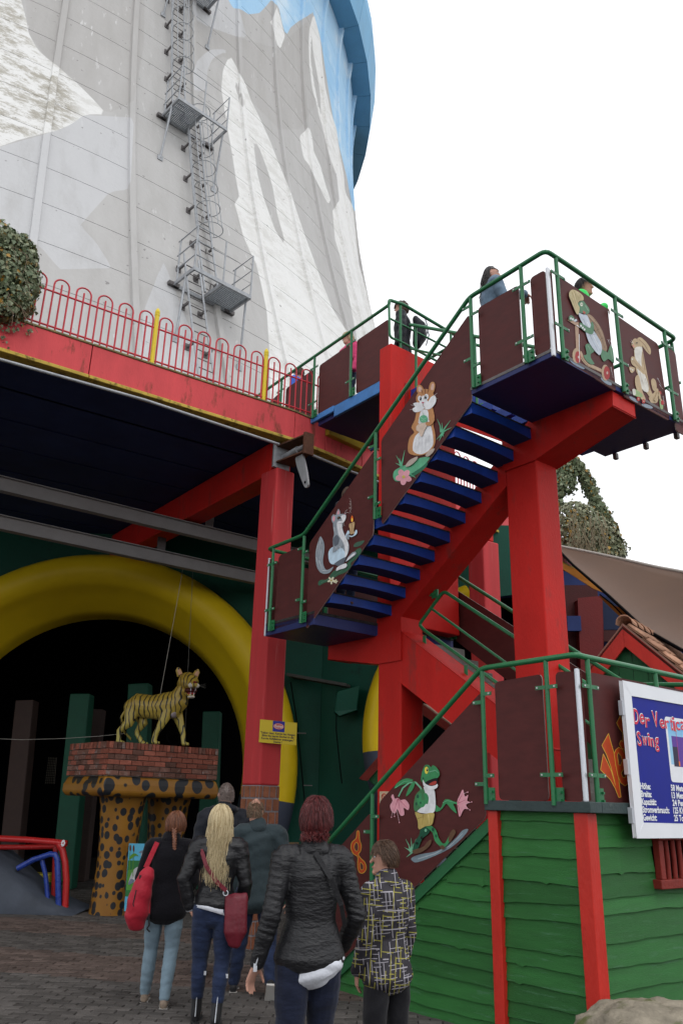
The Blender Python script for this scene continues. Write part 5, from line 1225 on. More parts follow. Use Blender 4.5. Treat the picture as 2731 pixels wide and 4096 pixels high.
def ring_mesh(c, Ro, Ri, tilt, name, label, a0=0, a1=2 * math.pi, depth=.9, zc=None):
    """rounded funnel: outer bead in front, inner skirt running back"""
    rm = (Ro + Ri) / 2; hw = (Ro - Ri) / 2
    prof = [(Ro, .15)]
    for t in np.linspace(0, math.pi * .95, 12): prof.append((Ro - hw * .62 + hw * .62 * math.cos(t), -.05 - .34 * math.sin(t)))
    prof += [(Ri + hw * .55, .15), (Ri + .12, .55), (Ri, depth), (Ri + .05, depth + .02)]
    ex_ = np.array([math.cos(tilt), math.sin(tilt), 0]); ey_ = np.array([-math.sin(tilt), math.cos(tilt), 0])
    th = thing(name, label, 'ring arch', c * np.array([1, 1, 0]))
    n = 96
    groups = {'ring': ([], YELRING), 'ring_foot': ([], SLATE)}
    for nm, lo, hi, sd_ in (('ring', -.11, 1e9, 0), ('ring_foot', -1e9, -.11, 1), ('ring_foot', -1e9, -.11, -1)):
        mb = MB(); A = np.linspace(a0, a1, n + 1)
        keep = [i for i in range(n) if (lo < math.sin((A[i] + A[i + 1]) / 2) <= hi) and math.cos((A[i] + A[i + 1]) / 2) * sd_ >= 0 if c[2] + Ro * math.sin((A[i] + A[i + 1]) / 2) > -.3]
        idx = {}
        vs = []
        for i in range(n + 1):
            for (r, d) in prof: vs.append(c + ex_ * r * math.cos(A[i]) + ZZ * r * math.sin(A[i]) + ey_ * d)
        k = len(prof); fs = [(i * k + j, i * k + j + 1, (i + 1) * k + j + 1, (i + 1) * k + j) for i in keep for j in range(k - 1)]
        if not fs: continue
        used = sorted({q for f in fs for q in f}); mp = {u: i for i, u in enumerate(used)}
        mb.add([vs[u] for u in used], [tuple(mp[q] for q in f) for f in fs], 0, True); mb.build(nm, groups[nm][1], th)
    return th
ring_mesh(RC, RO_, RI_, 0.0, 'yellow_ring', 'huge yellow round arch opening behind the tiger')
ring_mesh(np.array([e2[0] + 3.05, 15.2, 2.9]), 3.05, 2.35, -.06, 'yellow_ring', 'second yellow round arch, only its left edge beside the red stair pillar', a0=math.radians(112), a1=math.radians(248), depth=.5)
# space behind: posts, and black-coloured walls and ceiling in place of its darkness
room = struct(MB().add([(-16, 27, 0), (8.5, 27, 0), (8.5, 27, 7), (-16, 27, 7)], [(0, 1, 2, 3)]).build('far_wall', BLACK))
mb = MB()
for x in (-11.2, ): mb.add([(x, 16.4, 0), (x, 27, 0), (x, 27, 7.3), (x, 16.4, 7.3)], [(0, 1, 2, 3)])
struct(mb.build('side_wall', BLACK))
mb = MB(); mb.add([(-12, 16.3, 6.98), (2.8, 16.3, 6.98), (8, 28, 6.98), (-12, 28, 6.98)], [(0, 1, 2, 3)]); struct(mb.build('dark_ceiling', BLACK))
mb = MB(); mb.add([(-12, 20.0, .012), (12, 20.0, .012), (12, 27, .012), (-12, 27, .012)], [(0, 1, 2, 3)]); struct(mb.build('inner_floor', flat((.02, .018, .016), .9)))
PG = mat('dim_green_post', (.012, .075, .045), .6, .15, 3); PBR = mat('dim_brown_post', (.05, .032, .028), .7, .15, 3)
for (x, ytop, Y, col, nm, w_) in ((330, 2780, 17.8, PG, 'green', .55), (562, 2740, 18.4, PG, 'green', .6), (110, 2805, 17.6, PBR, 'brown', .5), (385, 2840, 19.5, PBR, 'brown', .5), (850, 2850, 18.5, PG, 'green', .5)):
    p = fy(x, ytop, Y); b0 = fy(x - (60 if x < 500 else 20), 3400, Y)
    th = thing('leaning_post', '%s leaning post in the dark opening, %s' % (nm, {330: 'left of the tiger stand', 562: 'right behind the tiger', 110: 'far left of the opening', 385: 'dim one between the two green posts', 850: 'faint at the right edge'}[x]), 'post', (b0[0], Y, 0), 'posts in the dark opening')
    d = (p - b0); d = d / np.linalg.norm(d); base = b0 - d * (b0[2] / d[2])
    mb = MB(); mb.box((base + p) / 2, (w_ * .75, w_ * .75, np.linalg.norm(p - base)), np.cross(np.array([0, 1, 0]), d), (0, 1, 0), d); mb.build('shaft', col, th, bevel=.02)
# pale window glimpsed in the dark
gq = lambda x, y, Y: fy(x / 1.742, 2600 + y / 1.742, Y)
th = thing('far_window', 'dim gridded window glimpsed in the dark behind the tiger stand', 'window', (gq(350, 840, 21) * np.array([1, 1, 0])))
P = [gq(338, 745, 21), gq(392, 750, 21), gq(378, 935, 21), gq(312, 935, 21)]
mb = MB(); mb.prism(P, (0, .04, 0)); mb.build('pane', flat((.10, .09, .07), .7), th)
mb = MB()
for u in np.linspace(.0, 1, 6): mb.tube([P[0] + (P[1] - P[0]) * u - np.array([0, .02, 0]), P[3] + (P[2] - P[3]) * u - np.array([0, .02, 0])], .006, 4)
for u in np.linspace(.0, 1, 12): mb.tube([P[0] + (P[3] - P[0]) * u - np.array([0, .02, 0]), P[1] + (P[2] - P[1]) * u - np.array([0, .02, 0])], .006, 4)
mb.build('lattice', BLACK, th)

# ================================================================ TIGER STAND
TSM = lambda name, sc, thr: None
def spotted(name, scale):
    m = bpy.data.materials.new(name); m.use_nodes = True; n = m.node_tree.nodes; l = m.node_tree.links; b = n['Principled BSDF']
    tc = n.new('ShaderNodeTexCoord'); mp = n.new('ShaderNodeMapping'); mp.inputs['Scale'].default_value = (1, 1, .8); l.new(tc.outputs['Object'], mp.inputs[0])
    nz = n.new('ShaderNodeTexNoise'); nz.inputs['Scale'].default_value = 3; l.new(mp.outputs[0], nz.inputs['Vector'])
    vm = n.new('ShaderNodeVectorMath'); vm.operation = 'MULTIPLY_ADD'; vm.inputs[1].default_value = (.035, .035, .035); l.new(nz.outputs['Color'], vm.inputs[0]); l.new(mp.outputs[0], vm.inputs[2])
    v = n.new('ShaderNodeTexVoronoi'); v.inputs['Scale'].default_value = scale; v.inputs['Randomness'].default_value = .62; l.new(vm.outputs[0], v.inputs['Vector'])
    n2 = n.new('ShaderNodeTexNoise'); n2.inputs['Scale'].default_value = 1.6; l.new(tc.outputs['Object'], n2.inputs['Vector'])
    sub = n.new('ShaderNodeMath'); sub.operation = 'MULTIPLY_ADD'; sub.inputs[1].default_value = .22; l.new(n2.outputs[0], sub.inputs[0]); l.new(v.outputs['Distance'], sub.inputs[2])
    mr = n.new('ShaderNodeMapRange'); mr.inputs[1].default_value = .59; mr.inputs[2].default_value = .56; l.new(sub.outputs[0], mr.inputs[0])
    hs = n.new('ShaderNodeMix'); hs.data_type = 'RGBA'; hs.inputs[6].default_value = (.20, .075, .008, 1); hs.inputs[7].default_value = (.33, .16, .015, 1); l.new(nz.outputs[0], hs.inputs[0])
    mx = n.new('ShaderNodeMix'); mx.data_type = 'RGBA'; mx.inputs[7].default_value = (.012, .014, .018, 1); l.new(mr.outputs[0], mx.inputs[0]); l.new(hs.outputs[2], mx.inputs[6]); l.new(mx.outputs[2], b.inputs['Base Color'])
    b.inputs['Roughness'].default_value = .45; b.inputs['Specular IOR Level'].default_value = .35
    bp = n.new('ShaderNodeBump'); bp.inputs['Strength'].default_value = .3; n3 = n.new('ShaderNodeTexNoise'); n3.inputs['Scale'].default_value = 14; l.new(tc.outputs['Object'], n3.inputs['Vector']); l.new(n3.outputs[0], bp.inputs['Height']); l.new(bp.outputs[0], b.inputs['Normal'])
    return m
SPOT = spotted('leopard_spot_paint', 9); SPOTB = spotted('large_leopard_spot_paint', 4.6)
da = np.array([math.sin(math.radians(48)), math.cos(math.radians(48)), 0]); dl = np.array([-da[1], da[0], 0])   # dl points back-left
C0 = np.array([-3.60, 13.5, 0]); LX, LY = 2.08, 1.36
stand = thing('tiger_stand', 'leopard spotted plinth with a brick box on top and two thick spotted legs', 'plinth', C0 + da * LX / 2 + dl * LY / 2)
def pq(u, v, z): return C0 + da * u + dl * v + ZZ * z
# slab with bulging edge
sec = [(.0, 1.74), (-.05, 1.80), (-.045, 1.92), (-.01, 2.03), (.02, 2.045)]
mb = MB()
for (o, z) in sec + [(.12, 1.68)][:0]:
    mb.v += [tuple(pq(o, o, z)), tuple(pq(LX - o, o, z)), tuple(pq(LX - o, LY - o, z)), tuple(pq(o, LY - o, z))]
for i in range(len(sec) - 1):
    for k_ in range(4): mb.f.append((i * 4 + k_, i * 4 + (k_ + 1) % 4, (i + 1) * 4 + (k_ + 1) % 4, (i + 1) * 4 + k_)); mb.m.append(0); mb.sm.append(False)
mb.f.append((3, 2, 1, 0)); mb.m.append(0); mb.sm.append(False); k_ = (len(sec) - 1) * 4; mb.f.append((k_, k_ + 1, k_ + 2, k_ + 3)); mb.m.append(0); mb.sm.append(False)
mb.build('slab', SPOTB, stand, bevel=.03)
mb = MB(); mb.hexa([pq(.03, .03, 2.03), pq(LX - .03, .03, 2.03), pq(LX - .03, LY - .03, 2.03), pq(.03, LY - .03, 2.03), pq(.03, .03, 2.56), pq(LX - .03, .03, 2.56), pq(LX - .03, LY - .03, 2.56), pq(.03, LY - .03, 2.56)]); mb.build('mortar_core', mat('pale_mortar', (.26, .24, .22), .9, .2, 20, .1, 60), stand)
BRK = mat('red_brick', (.28, .095, .065), .8, .22, 14, .2, 70, .2, dirt=((.26, .22, .20), .62, 7), ov=.35)
BRK2 = mat('sooty_brick', (.17, .085, .065), .8, .25, 14, .2, 70, .2, dirt=((.30, .27, .26), .55, 7), ov=.35)
rr_ = random.Random(4)
def brickrow(org, d, nrm, ln, z, h, bl, off):
    x = -off
    while x < ln - .01:
        a, b_ = max(x, 0) + .005, min(x + bl, ln) - .005
        if b_ - a > .02:
            mb = MB(); o = org + d * (a + b_) / 2 + nrm * rr_.uniform(-.003, .005) + ZZ * (z + h / 2); mb.box(o, (b_ - a, .05, h - .011), d, nrm, ZZ)
            mb.build('brick', BRK2 if rr_.random() < (.30 if z > 2.2 else .6) else BRK, stand, bevel=.003)
        x += bl
h = .082
for r in range(5):
    brickrow(pq(0, 0, 0) , da, -dl, LX, 2.055 + r * h, h, .208, .104 * (r % 2)); brickrow(pq(0, LY, 0), -dl, -da, LY, 2.055 + r * h, h, .208, .104 * ((r + 1) % 2))
brickrow(pq(0, 0, 0), da, -dl, LX, 2.055 + 5 * h, .112, .0694, 0); brickrow(pq(0, LY, 0), -dl, -da, LY, 2.055 + 5 * h, .112, .0694, 0)
for (u, v, r0) in ((.62, .52, .33), (1.66, .80, .33)):
    mb = MB(); n = 28; prof = [(r0 * 1.02, 0), (r0 * .98, .25), (r0 * .90, .7), (r0 * .94, 1.1), (r0 * 1.02, 1.45), (r0 * 1.08, 1.62), (r0 * 1.18, 1.76)]; c = pq(u, v, 0)
    vs = [c + np.array([r * math.cos(2 * math.pi * k / n) * (1 + .03 * math.sin(3 * 2 * math.pi * k / n + z)), r * math.sin(2 * math.pi * k / n) * (1 + .03 * math.cos(2 * 2 * math.pi * k / n)), z]) for r, z in prof for k in range(n)]
    mb.add(vs, [(i * n + k, i * n + (k + 1) % n, (i + 1) * n + (k + 1) % n, (i + 1) * n + k) for i in range(len(prof) - 1) for k in range(n)], 0, True); mb.build('leg', SPOT, stand)

# ---------------- organic surfaces: lofts melted together
def loft(P, R, n=16, ref=None, cap=True):
    """P centres, R list of (a,b) half widths: a along ref-perpendicular 'side', b the other way"""
    P, T, N = frames(P); R = [(r, r) if not hasattr(r, '__len__') else r for r in R]
    ref = np.array([1.0, 0, 0]) if ref is None else np.array(ref, float)
    Q = []; RR_ = []
    if cap:
        for f in (.15, .55, .85):
            k_ = math.sqrt(1 - (1 - f) ** 2); m_ = min(R[0]) * .8
            Q.append((P[0] - T[0] * m_ * (1 - f), T[0], (R[0][0] * k_, R[0][1] * k_)))
    for p, t, r in zip(P, T, R): Q.append((p, t, r))
    if cap:
        for f in (.85, .55, .15):
            k_ = math.sqrt(1 - (1 - f) ** 2); m_ = min(R[-1]) * .8
            Q.append((P[-1] + T[-1] * m_ * (1 - f), T[-1], (R[-1][0] * k_, R[-1][1] * k_)))
    vs = []
    for p, t, r in Q:
        s = ref - t * (ref @ t)
        if np.linalg.norm(s) < .05: s = np.array([0, 1.0, 0]) - t * t[1]
        s /= np.linalg.norm(s); u = np.cross(t, s)
        for k in range(n):
            a = 2 * math.pi * k / n; vs.append(p + s * r[0] * math.cos(a) + u * r[1] * math.sin(a))
    fs = [(i * n + k, i * n + (k + 1) % n, (i + 1) * n + (k + 1) % n, (i + 1) * n + k) for i in range(len(Q) - 1) for k in range(n)]
    fs += [tuple(reversed(range(n))), tuple(range((len(Q) - 1) * n, len(Q) * n))]
    return vs, fs
def melt(lofts, name, m, parent, voxel=.012, smooth=4, fn=None, attrs=None, matfn=None):
    mb = MB()
    for v, f in lofts: mb.add(v, f)
    me = bpy.data.meshes.new('tmp'); me.from_pydata(mb.v, [], mb.f); o = bpy.data.objects.new('tmp', me); COL.objects.link(o)
    r = o.modifiers.new('r', 'REMESH'); r.mode = 'VOXEL'; r.voxel_size = voxel
    if smooth: s = o.modifiers.new('s', 'SMOOTH'); s.factor = .5; s.iterations = smooth
    dg = bpy.context.evaluated_depsgraph_get(); dg.update()
    m2 = bpy.data.meshes.new_from_object(o.evaluated_get(dg)); bpy.data.objects.remove(o); bpy.data.meshes.remove(me)
    n = len(m2.vertices); co = np.empty(n * 3); m2.vertices.foreach_get('co', co); co = co.reshape(-1, 3)
    if fn is not None:
        no = np.empty(n * 3); m2.vertices.foreach_get('normal', no); co = co + no.reshape(-1, 3) * fn(co)[:, None]
    w_ = co.copy(); co = co - wl(parent); m2.vertices.foreach_set('co', co.ravel())
    m2.materials.clear()
    for mm in (m if isinstance(m, (list, tuple)) else [m]): m2.materials.append(mm)
    if matfn is not None:
        cen = np.array([w_[list(p.vertices)].mean(0) for p in m2.polygons]); m2.polygons.foreach_set('material_index', matfn(cen).astype(np.int32))
    m2.polygons.foreach_set('use_smooth', np.ones(len(m2.polygons), bool))
    m2.update(); m2.name = name
    ob = bpy.data.objects.new(name, m2); COL.objects.link(ob)
    if parent is not None: ob.parent = parent
    WLOC[ob.name] = wl(parent); return ob

# ---------------- tiger
def tiger_mat():
    m = bpy.data.materials.new('tiger_paint'); m.use_nodes = True; n = m.node_tree.nodes; l = m.node_tree.links; b = n['Principled BSDF']
    tc = n.new('ShaderNodeTexCoord'); mp = n.new('ShaderNodeMapping'); l.new(tc.outputs['Object'], mp.inputs[0]); mp.inputs['Rotation'].default_value = (0, 0, TANG)
    nz = n.new('ShaderNodeTexNoise'); nz.inputs['Scale'].default_value = 3.2; nz.inputs['Detail'].default_value = 3; l.new(mp.outputs[0], nz.inputs['Vector'])
    w_ = n.new('ShaderNodeTexWave'); w_.wave_type = 'BANDS'; w_.bands_direction = 'X'; w_.inputs['Scale'].default_value = 4.0; w_.inputs['Distortion'].default_value = 5.5; w_.inputs['Detail'].default_value = 1; w_.inputs['Detail Scale'].default_value = 1.3; l.new(mp.outputs[0], w_.inputs['Vector'])
    add = n.new('ShaderNodeMath'); add.operation = 'MULTIPLY_ADD'; add.inputs[1].default_value = .5; l.new(nz.outputs[0], add.inputs[0]); l.new(w_.outputs['Fac'], add.inputs[2])
    mr = n.new('ShaderNodeMapRange'); mr.inputs[1].default_value = 1.06; mr.inputs[2].default_value = 1.11; l.new(add.outputs[0], mr.inputs[0])
    geo = n.new('ShaderNodeNewGeometry'); sx = n.new('ShaderNodeSeparateXYZ'); l.new(geo.outputs['Position'], sx.inputs[0])
    hz = n.new('ShaderNodeMapRange'); hz.inputs[1].default_value = 2.75; hz.inputs[2].default_value = 3.3; l.new(sx.outputs[2], hz.inputs[0])
    c = n.new('ShaderNodeMix'); c.data_type = 'RGBA'; c.inputs[6].default_value = (.42, .38, .09, 1); c.inputs[7].default_value = (.38, .22, .022, 1); l.new(hz.outputs[0], c.inputs[0])
    c2 = n.new('ShaderNodeMix'); c2.data_type = 'RGBA'; c2.inputs[7].default_value = (.42, .32, .06, 1); l.new(nz.outputs[0], c2.inputs[0]); l.new(c.outputs[2], c2.inputs[6])
    mx = n.new('ShaderNodeMix'); mx.data_type = 'RGBA'; mx.inputs[7].default_value = (.02, .02, .015, 1); l.new(mr.outputs[0], mx.inputs[0]); l.new(c2.outputs[2], mx.inputs[6]); l.new(mx.outputs[2], b.inputs['Base Color'])
    b.inputs['Roughness'].default_value = .4
    return m
zt = 2.58
# tiger frame: x forward along its body, y to its left
tf = gq(1230, 400, 14.45) - gq(960, 500, 14.25); tf[2] = 0; tf = np.array([.80, -.15, 0]); tf /= np.linalg.norm(tf); tl = np.array([-tf[1], tf[0], 0])
TANG = -math.atan2(tf[1], tf[0])
t0 = pq(1.0, .55, zt); t0 = gq(1050, 655, 14.35); t0 = np.array([t0[0], t0[1], zt])
def tg(x, y, z): return t0 + tf * x + tl * y + ZZ * z
tiger = thing('tiger_statue', 'striped yellow tiger statue with open mouth standing on the brick topped plinth', 'tiger statue', t0)
TGM = tiger_mat(); CREAM = flat((.30, .26, .25), .5)
H_ = 1.0
lf = [loft([tg(-.44, 0, .60), tg(-.30, 0, .66), tg(-.05, 0, .63), tg(.18, 0, .64), tg(.34, 0, .68), tg(.46, 0, .76)], [(.13, .15), (.18, .205), (.175, .20), (.19, .235), (.185, .23), (.15, .17)], ref=tl),
  loft([tg(.40, 0, .76), tg(.50, -.02, .88), tg(.57, -.05, .97)], [(.15, .16), (.14, .15), (.13, .14)], ref=tl)]
# head turned to its right (towards the viewer)
hf = tf * .62 - tl * .78; hl = np.array([-hf[1], hf[0], 0]); hc = tg(.58, -.05, 1.00)
def hd_(x, y, z): return hc + (hf * x + hl * y + ZZ * z) * 1.38
lf += [loft([hd_(-.10, 0, .02), hd_(.02, 0, .04), hd_(.12, 0, .02), hd_(.20, 0, -.02), hd_(.27, 0, -.03)], [(.14, .14), (.175, .162), (.14, .12), (.09, .07), (.07, .05)], ref=hl),
  loft([hd_(.02, 0, -.07), hd_(.12, 0, -.13), hd_(.21, 0, -.155)], [(.109, .045), (.077, .032), (.054, .023)], ref=hl)]
def tleg(hip, knee, ank, paw, r, side):
    return [loft([tg(hip[0], side * hip[1], hip[2]), tg(knee[0], side * knee[1], knee[2]), tg(ank[0], side * ank[1], ank[2]), tg(paw[0], side * paw[1], .045)], r, ref=tl), loft([tg(paw[0] - .01, side * paw[1], .038), tg(paw[0] + .09, side * paw[1], .030)], [(.040, .034), (.038, .026)], ref=tl)]
rb = [(.085, .145), (.065, .088), (.042, .046), (.042, .042)]; rf_ = [(.085, .13), (.060, .075), (.043, .046), (.044, .044)]
lf += tleg((-.36, .08, .58), (-.40, .10, .34), (-.55, .10, .22), (-.54, .10, 0), rb, -1) + tleg((-.34, .08, .58), (-.22, .10, .36), (-.32, .10, .20), (-.20, .10, 0), rb, 1)
lf += tleg((.30, .09, .60), (.22, .12, .36), (.12, .12, .16), (.10, .12, 0), rf_, -1) + tleg((.34, .09, .60), (.44, .10, .40), (.52, .10, .20), (.54, .10, 0), rf_, 1)
lf += [loft([tg(-.50, 0, .60), tg(-.60, .02, .45), tg(-.55, .10, .22), tg(-.45, .2, .1)], [.028, .025, .022, .02])]
melt(lf, 'body', TGM, tiger, .012, 3)
for s in (-1, 1): 
    mb = MB(); v, f = loft([hd_(-.03, s * .095, .11), hd_(-.03, s * .125, .18), hd_(-.03, s * .130, .205)], [(.058, .026), (.048, .018), (.018, .013)], ref=hl); mb.add(v, f, 0, True)
    v, f = loft([hd_(-.008, s * .10, .125), hd_(-.008, s * .125, .175)], [(.038, .015), (.026, .010)], ref=hl); mb.add(v, f, 1, True); mb.build('ear', [TGM, flat((.55, .32, .2), .5)], tiger)
mb = MB()
for s in (-1, 1):
    mb.ellipsoid(hd_(.115, s * .060, .065), .028, .028, .031, 8, 0); mb.ellipsoid(hd_(.131, s * .064, .066), .012, .012, .013, 6, 1); mb.ellipsoid(hd_(.139, s * .066, .067), .006, .006, .006, 6, 2)
mb.build('eyes', [WHITE, flat((.08, .22, .30), .2), BLACK], tiger)
mb = MB(); mb.ellipsoid(hd_(.285, 0, .0), .034, .034, .022, 8, 0); mb.build('nose', flat((.16, .03, .02), .3), tiger)
mb = MB()
for s in (-1, 1): mb.ellipsoid(hd_(.255, s * .032, -.035), .054, .046, .044, 8, 0)
mb.ellipsoid(hd_(.19, 0, -.165), .064, .058, .026, 8, 0); mb.build('muzzle', flat((.56, .52, .46), .5), tiger)
mb = MB(); mb.ellipsoid(hd_(.16, 0, -.085), .109, .070, .054, 10, 0); mb.ellipsoid(hd_(.185, 0, -.125), .070, .038, .015, 8, 1); mb.build('mouth', [flat((.06, .01, .008), .4), flat((.4, .07, .07), .4)], tiger)
mb = MB()
for s in (-1, 1):
    v, f = loft([hd_(.245, s * .030, -.055), hd_(.243, s * .028, -.10)], [.007, .002]); mb.add(v, f, 0, True); v, f = loft([hd_(.215, s * .022, -.145), hd_(.220, s * .022, -.11)], [.006, .002]); mb.add(v, f, 0, True)
mb.build('teeth', WHITE, tiger)
mb = MB()
for s in (-1, 1):
    for k in range(5): a = -.3 + k * .16; mb.tube([hd_(.26, s * .05, -.03), hd_(.24, s * .16, -.03 + .10 * a)], .0007, 3)
mb.build('whiskers', ROPE, tiger)
mb = MB(); v, f = loft([tg(.43, -.035, .60), tg(.38, -.04, .50), tg(.22, -.045, .47)], [(.07, .05), (.10, .06), (.07, .04)], ref=tl); mb.add(v, f, 0, True); mb.build('chest_patch', flat((.34, .29, .30), .5), tiger)
# wires
for (a, b_, nm) in ((gq(1190, 0, 14.6), gq(1135, 315, 14.4), 'nearer to the back'), (gq(1315, 0, 14.6), gq(1310, 155, 14.4), 'by the head')):
    pass
wr = thing('hanging_wire', 'thin pale wire running from the soffit down to the back of the tiger', 'wire', tg(0, 0, .82)); mb = MB(); pT = fy(960 / 1.3067, 1400 + 1115 / 1.3067, 14.9); mb.tube([pT, fy(930 / 1.3067, 1400 + 1290 / 1.3067, 14.7), tg(.08, 0, .80)], .0045, 5); mb.build('wire', ROPE, wr)
wr = thing('hanging_wire', 'darker thin wire dropping beside the tiger head to the plinth', 'wire', tg(.55, .1, 0)); mb = MB(); pT = fy(1010 / 1.3067, 1400 + 1110 / 1.3067, 14.9); mb.tube([pT, gq(1313, 60, 14.75), gq(1290, 560, 14.75), gq(1285, 668, 14.75)], .004, 5); mb.build('wire', flat((.15, .15, .14), .7), wr)
cb = thing('slack_cable', 'thin slack cable crossing the dark opening left of the plinth', 'cable', gq(400, 620, 15.4) * np.array([1, 1, 0])); mb = MB(); mb.tube([gq(-120, 615, 15.4), gq(150, 627, 15.4), gq(450, 618, 15.2), gq(690, 602, 15.0), gq(870, 583, 14.8)], .004, 5); mb.build('cable', ROPE, cb)
mb = MB(); cc = tg(.30, .30, .02)
for r in (.10, .13, .15): mb.ring(cc + ZZ * r * 1.1, tf, ZZ, r, .005, 20, 4)
coil = tag(mb.build('wire_coil', BLACK), 'dark coil of cable lying on the brick box between the tiger feet', 'cable coil')

# heron board leaning behind the leg
HB0 = fy(510, 3690, 13.9); HB0[2] = .02; hbx = np.array([.97, .1, 0]); hbx /= np.linalg.norm(hbx)
hq = lambda x, y: onp(500 + x / 2.3615, 3100 + y / 2.3615, HB0, np.array([-hbx[1], hbx[0], 0]))
hb = thing('heron_board', 'painted board of a grey heron among reeds leaning behind the spotted leg', 'painted board', HB0)
cornr = [hq(38, 650), hq(420, 655), hq(400, 1300), hq(-10, 1290)]; hn = np.array([-hbx[1], hbx[0], 0])
mb = MB(); mb.prism(cornr, hn * .02); mb.build('board', flat((.10, .42, .62), .5), hb)
mb = MB(); lv = [0]
def hp(col, pts, sm=True):
    lv[0] += 1; P_ = smooth_poly(pts, 3) if sm else pts; mb.poly([hq(*q) - hn * (.002 + .0006 * lv[0]) for q in P_], col)
hp(0, [(30, 810), (420, 815), (400, 1190), (0, 1150)], False); hp(1, [(28, 905), (180, 870), (420, 1000), (410, 1100), (10, 1090)], False); hp(2, [(5, 1180), (60, 1130), (200, 1170), (400, 1140), (398, 1298), (-8, 1288)], False)
hp(3, [(165, 735), (185, 730), (195, 760), (185, 800), (192, 850), (180, 900), (150, 960), (110, 1000), (60, 1030), (30, 1035), (55, 950), (90, 890), (140, 860), (165, 850), (160, 800), (150, 760)]); hp(4, [(130, 735), (160, 715), (195, 720), (205, 735), (180, 740), (150, 742)]); hp(5, [(190, 728), (232, 745), (190, 748)], False)
for (x, y) in ((50, 700), (82, 705), (215, 680), (240, 690)): hp(6, [(x - 6, y - 30), (x + 4, y - 38), (x + 9, y), (x, y + 28), (x - 8, y + 5)])
hp(7, [(40, 800), (60, 755), (100, 745), (128, 770), (95, 765), (65, 790)]); hp(8, [(60, 1000), (110, 940), (160, 920), (150, 950), (100, 985)]); hp(4, [(30, 1035), (55, 985), (90, 1000), (60, 1032)])
for x in (45, 80, 215, 238): hp(7, [(x - 3, 730), (x + 3, 730), (x - 2, 960), (x - 8, 960)], False)
mb.build('painting', [flat(c, .5) for c in ((.03, .16, .05), (.09, .28, .05), (.10, .42, .62), (.45, .45, .46), (.16, .20, .26), (.55, .16, .03), (.10, .03, .012), (.10, .26, .03), (.62, .62, .62))], hb)

# ================================================================ PLAY CORNER AT THE LEFT
mound = thing('slide_mound', 'dark blue grey hump shaped slide wall at the left edge', 'slide', fy(60, 3600, 12.6) * np.array([1, 1, 0]))
MND = mat('mound_paint', (.055, .065, .085), .55, .25, 2, .08, 30, .3, dirt=((.20, .17, .10), .70, 2.5))
def m6(x, y, Y): return fy(x / 1.12, 2900 + y / 1.12, Y)
Pm = [m6(-160, 500, 12.9), m6(-40, 560, 12.9), m6(30, 600, 12.9), m6(90, 665, 12.9), m6(150, 720, 12.9), m6(210, 762, 12.9), m6(270, 800, 12.9), m6(330, 838, 12.9), m6(325, 862, 12.9)]
base = [np.array([p[0], p[1], 0.]) for p in (Pm[-1], )]
hump = [p for p in Pm[:-1]]; thk = np.array([.25, 1.3, 0])
mb = MB(); n = len(hump); hump = [fy(q_[0] / 1.12, 2900 + q_[1] / 1.12, 13.9) for q_ in ((-200, 560), (-60, 590), (20, 660), (60, 700), (110, 745), (160, 782), (220, 815), (270, 838), (325, 858))]; inn = [np.array([p[0], p[1], 0.0]) for p in hump]; thk = np.array([.10, .8, .06]); n = len(hump)
mb.add(hump + inn + [h_ + thk for h_ in hump], [(i, i + 1, n + i + 1, n + i) for i in range(n - 1)] + [(2 * n + i, 2 * n + i + 1, i + 1, i) for i in range(n - 1)], 0, True)
mb.build('hump', MND, mound)
frame = thing('climbing_frame', 'red and blue bent tube climbing frame in front of the dark opening', 'climbing frame', m6(230, 780, 14.3) * np.array([1, 1, 0]))
CRED = mat('glossy_red_tube', (.45, .02, .02), .25, .08, 5, .01, 30, .6); CBLU = mat('glossy_blue_tube', (.02, .05, .28), .28, .3, 8, .02, 30, .6, dirt=((.2, .12, .08), .66, 20))
def g6(pts, Y, r, m, nm='tube'): Y += 1.0; mb = MB(); mb.tube([m6(x, y, Y) for x, y in pts], r, 10); mb.build(nm, m, frame)
g6([(-120, 508), (0, 510), (120, 516), (240, 526), (300, 533)], 13.2, .05, CRED); g6([(-120, 548), (0, 549), (120, 549), (250, 546), (290, 545)], 13.5, .04, CRED)
g6([(262, 535), (280, 560), (292, 620), (297, 700), (290, 845)], 13.2, .052, CRED); g6([(250, 545), (246, 640), (240, 830)], 13.4, .045, CRED)
g6([(78, 645), (150, 605), (225, 580), (246, 582), (256, 602), (260, 680), (262, 835)], 13.15, .045, CBLU); g6([(188, 605), (205, 680), (218, 825)], 13.2, .036, CBLU)
mb = MB(); c = m6(288, 530, 14.12)
for a in np.linspace(0, 6, 9): mb.tube([c + np.array([.03 * math.cos(a), -.06, .05 * math.sin(a)]), c + np.array([.03 * math.cos(a + 2), -.065, .05 * math.sin(a + 2.2)])], .006, 4)
mb.build('rope_tie', WHITE, frame)
bk = thing('toy_tub', 'small green tub with a yellow box inside behind the blue tube', 'tub', m6(180, 730, 14.0) * np.array([1, 1, 0]))
c = m6(182, 735, 14.9); mb = MB(); prof = [(.26, -.12), (.36, .12), (.38, .13), (.34, .10)]; nn = 20
mb.add([c + np.array([r * math.cos(2 * math.pi * k / nn), r * math.sin(2 * math.pi * k / nn), z]) for r, z in prof for k in range(nn)], [(i * nn + k, i * nn + (k + 1) % nn, (i + 1) * nn + (k + 1) % nn, (i + 1) * nn + k) for i in range(3) for k in range(nn)], 0, True); mb.build('tub_body', flat((.03, .20, .06), .4), bk)
mb = MB(); mb.box(c + ZZ * .12, (.34, .28, .24)); mb.build('yellow_box', flat((.40, .34, .03), .5), bk, bevel=.02)

